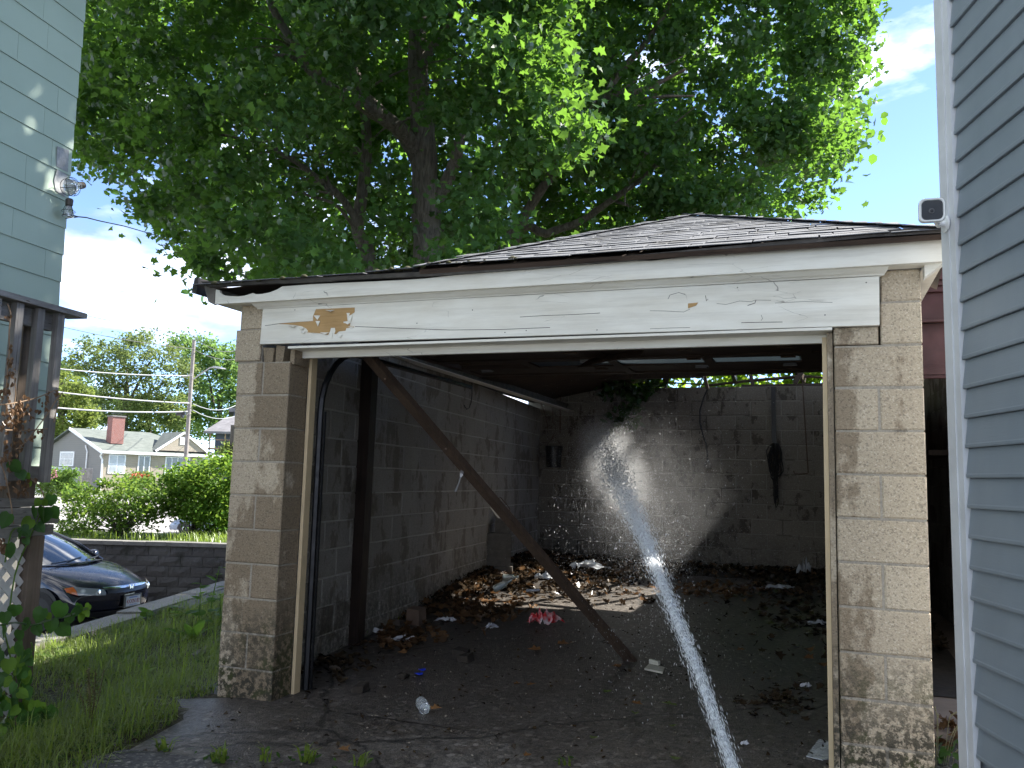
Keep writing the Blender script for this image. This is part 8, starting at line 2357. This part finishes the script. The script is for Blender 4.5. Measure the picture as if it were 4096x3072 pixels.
# a ragged sheath of drops falling away from the underside of the jet
NS = 7500
s = rng.random(NS) * cum[-1]
p, d, r_ = jat(s)
off = rng.normal(size=(NS, 3)); off -= d * np.sum(off * d, 1)[:, None]
p = p + off * (r_ * 1.5)[:, None] - np.array([0, 0, 1.0]) * (np.abs(rng.normal(size=NS)) * r_ * 3)[:, None]
zz = (p - CAM) @ CF
drops('sheath_drops', p, d + rng.normal(size=(NS, 3)) * 0.2 - np.array([0, 0, 0.3]), 0.00012 * zz * rng.uniform(0.5, 1.4, NS), 0.0009 * zz * rng.uniform(0.5, 1.6, NS), jet, WAT)
PS = []
for cx, cy, sx, sy, n, z0, z1 in ((2400, 1800, 62, 62, 6500, 9.2, 10.6), (2440, 1860, 120, 105, 4600, 8.8, 10.6), (2560, 2000, 190, 190, 9000, 7.5, 10.6), (2330, 2010, 110, 190, 1500, 8, 10.4), (2620, 1930, 290, 260, 3000, 7.5, 10.6), (2680, 2150, 170, 200, 4500, 7, 10), (2475, 1920, 50, 110, 7500, 7.2, 10), (2400, 1700, 230, 110, 700, 8, 10.5), (2600, 2500, 150, 220, 2200, 3.5, 6.5), (2200, 1950, 160, 250, 420, 7, 9.2)):
    n = int(n * 0.9)
    q = np.stack([rng.normal(cx, sx, n), rng.normal(cy, sy, n), rng.uniform(z0, z1, n)], 1); PS.append(q)
nl = 16000; tl = rng.random(nl) ** 1.2; sg_ = 34 + 50 * tl
PS.append(np.stack([2388 + 262 * tl + rng.normal(size=nl) * sg_, 1728 + 520 * tl + rng.normal(size=nl) * sg_ * 0.9, rng.uniform(9.3, 10.5, nl) - 0.3 * tl], 1))
PS = np.concatenate(PS)
P3 = CAM + (CF[None] + CR[None] * ((PS[:, 0] - 2048) / FPX)[:, None] - CU[None] * ((PS[:, 1] - 1536) / FPX)[:, None]) * PS[:, 2:3]
wx_ = LWA[0] + (P3[:, 1] - LWA[1]) * (le[0] / le[1])
ok = (P3[:, 2] > 0.03 + 0.018 * np.maximum(P3[:, 1], 0)) & (P3[:, 1] < 7.6) & (P3[:, 0] > wx_ + 0.05)
P3 = P3[ok]; n = len(P3)
dv_ = np.tile(np.array([0.05, -0.1, -1.0]), (n, 1)) + rng.normal(size=(n, 3)) * 0.35
ra = 0.0013 * np.exp(rng.normal(size=n) * 0.45)
OCT = np.array([(1, 0, -0.5), (-0.5, 0.87, -0.5), (-0.5, -0.87, -0.5), (0, 0, 1.2)]); OCF = np.array([(0, 1, 3), (1, 2, 3), (2, 0, 3), (1, 0, 2)])
drops('spray', P3, dv_, ra, ra * rng.uniform(1.0, 2.6, n), jet, WAT)
# the finest part of the spray: soft drifting mist round the head of the jet
def mist(name, a, b, rr, dens, seed):
    a, b = np.array(a), np.array(b); c = (a + b) / 2; d = b - a; Lm = float(np.linalg.norm(d)) / 2; d /= 2 * Lm
    t = NT('water_mist')
    co = t.objco()
    r2 = t.n('VectorMath', {'operation': 'LENGTH'}, i0=co).outputs['Value']
    fall = t.ramp(r2, (0.0, 1.0), (0.45, 0.42), (0.97, 0.0))
    nz = t.ramp(t.noise(t.pos(), 4.0, 5, 0.65), (0.3, 0.25), (0.7, 1.0))
    de = t.math('MULTIPLY', t.math('MULTIPLY', fall, nz), dens)
    vol = t.n('VolumePrincipled', Color=(0.97, 0.98, 1.0), Density=de, Anisotropy=0.35)
    t.t.links.new(vol.outputs[0], t.out.inputs['Volume'])
    m = MB()
    m.lathe((0, 0, -1), [(max(0.02, math.sin(q)), 1 - math.cos(q)) for q in np.linspace(0.02, math.pi - 0.02, 13)], 20)
    o = m.build(name, t.m, None)
    o.parent = jet
    o.location = V3(c - ORG[jet.name])
    o.rotation_mode = 'QUATERNION'
    o.rotation_quaternion = Vector(V3(d)).to_track_quat('Z', 'Y')
    o.scale = (rr, rr, Lm)
    o['kind'] = 'stuff'
    return o
mist('mist', at(2340, 1640, 10.1), at(2560, 2090, 9.9), 0.45, 2.6, 1)
mist('mist', at(2380, 1640, 9.9), at(2840, 2330, 9.7), 1.0, 0.2, 2)
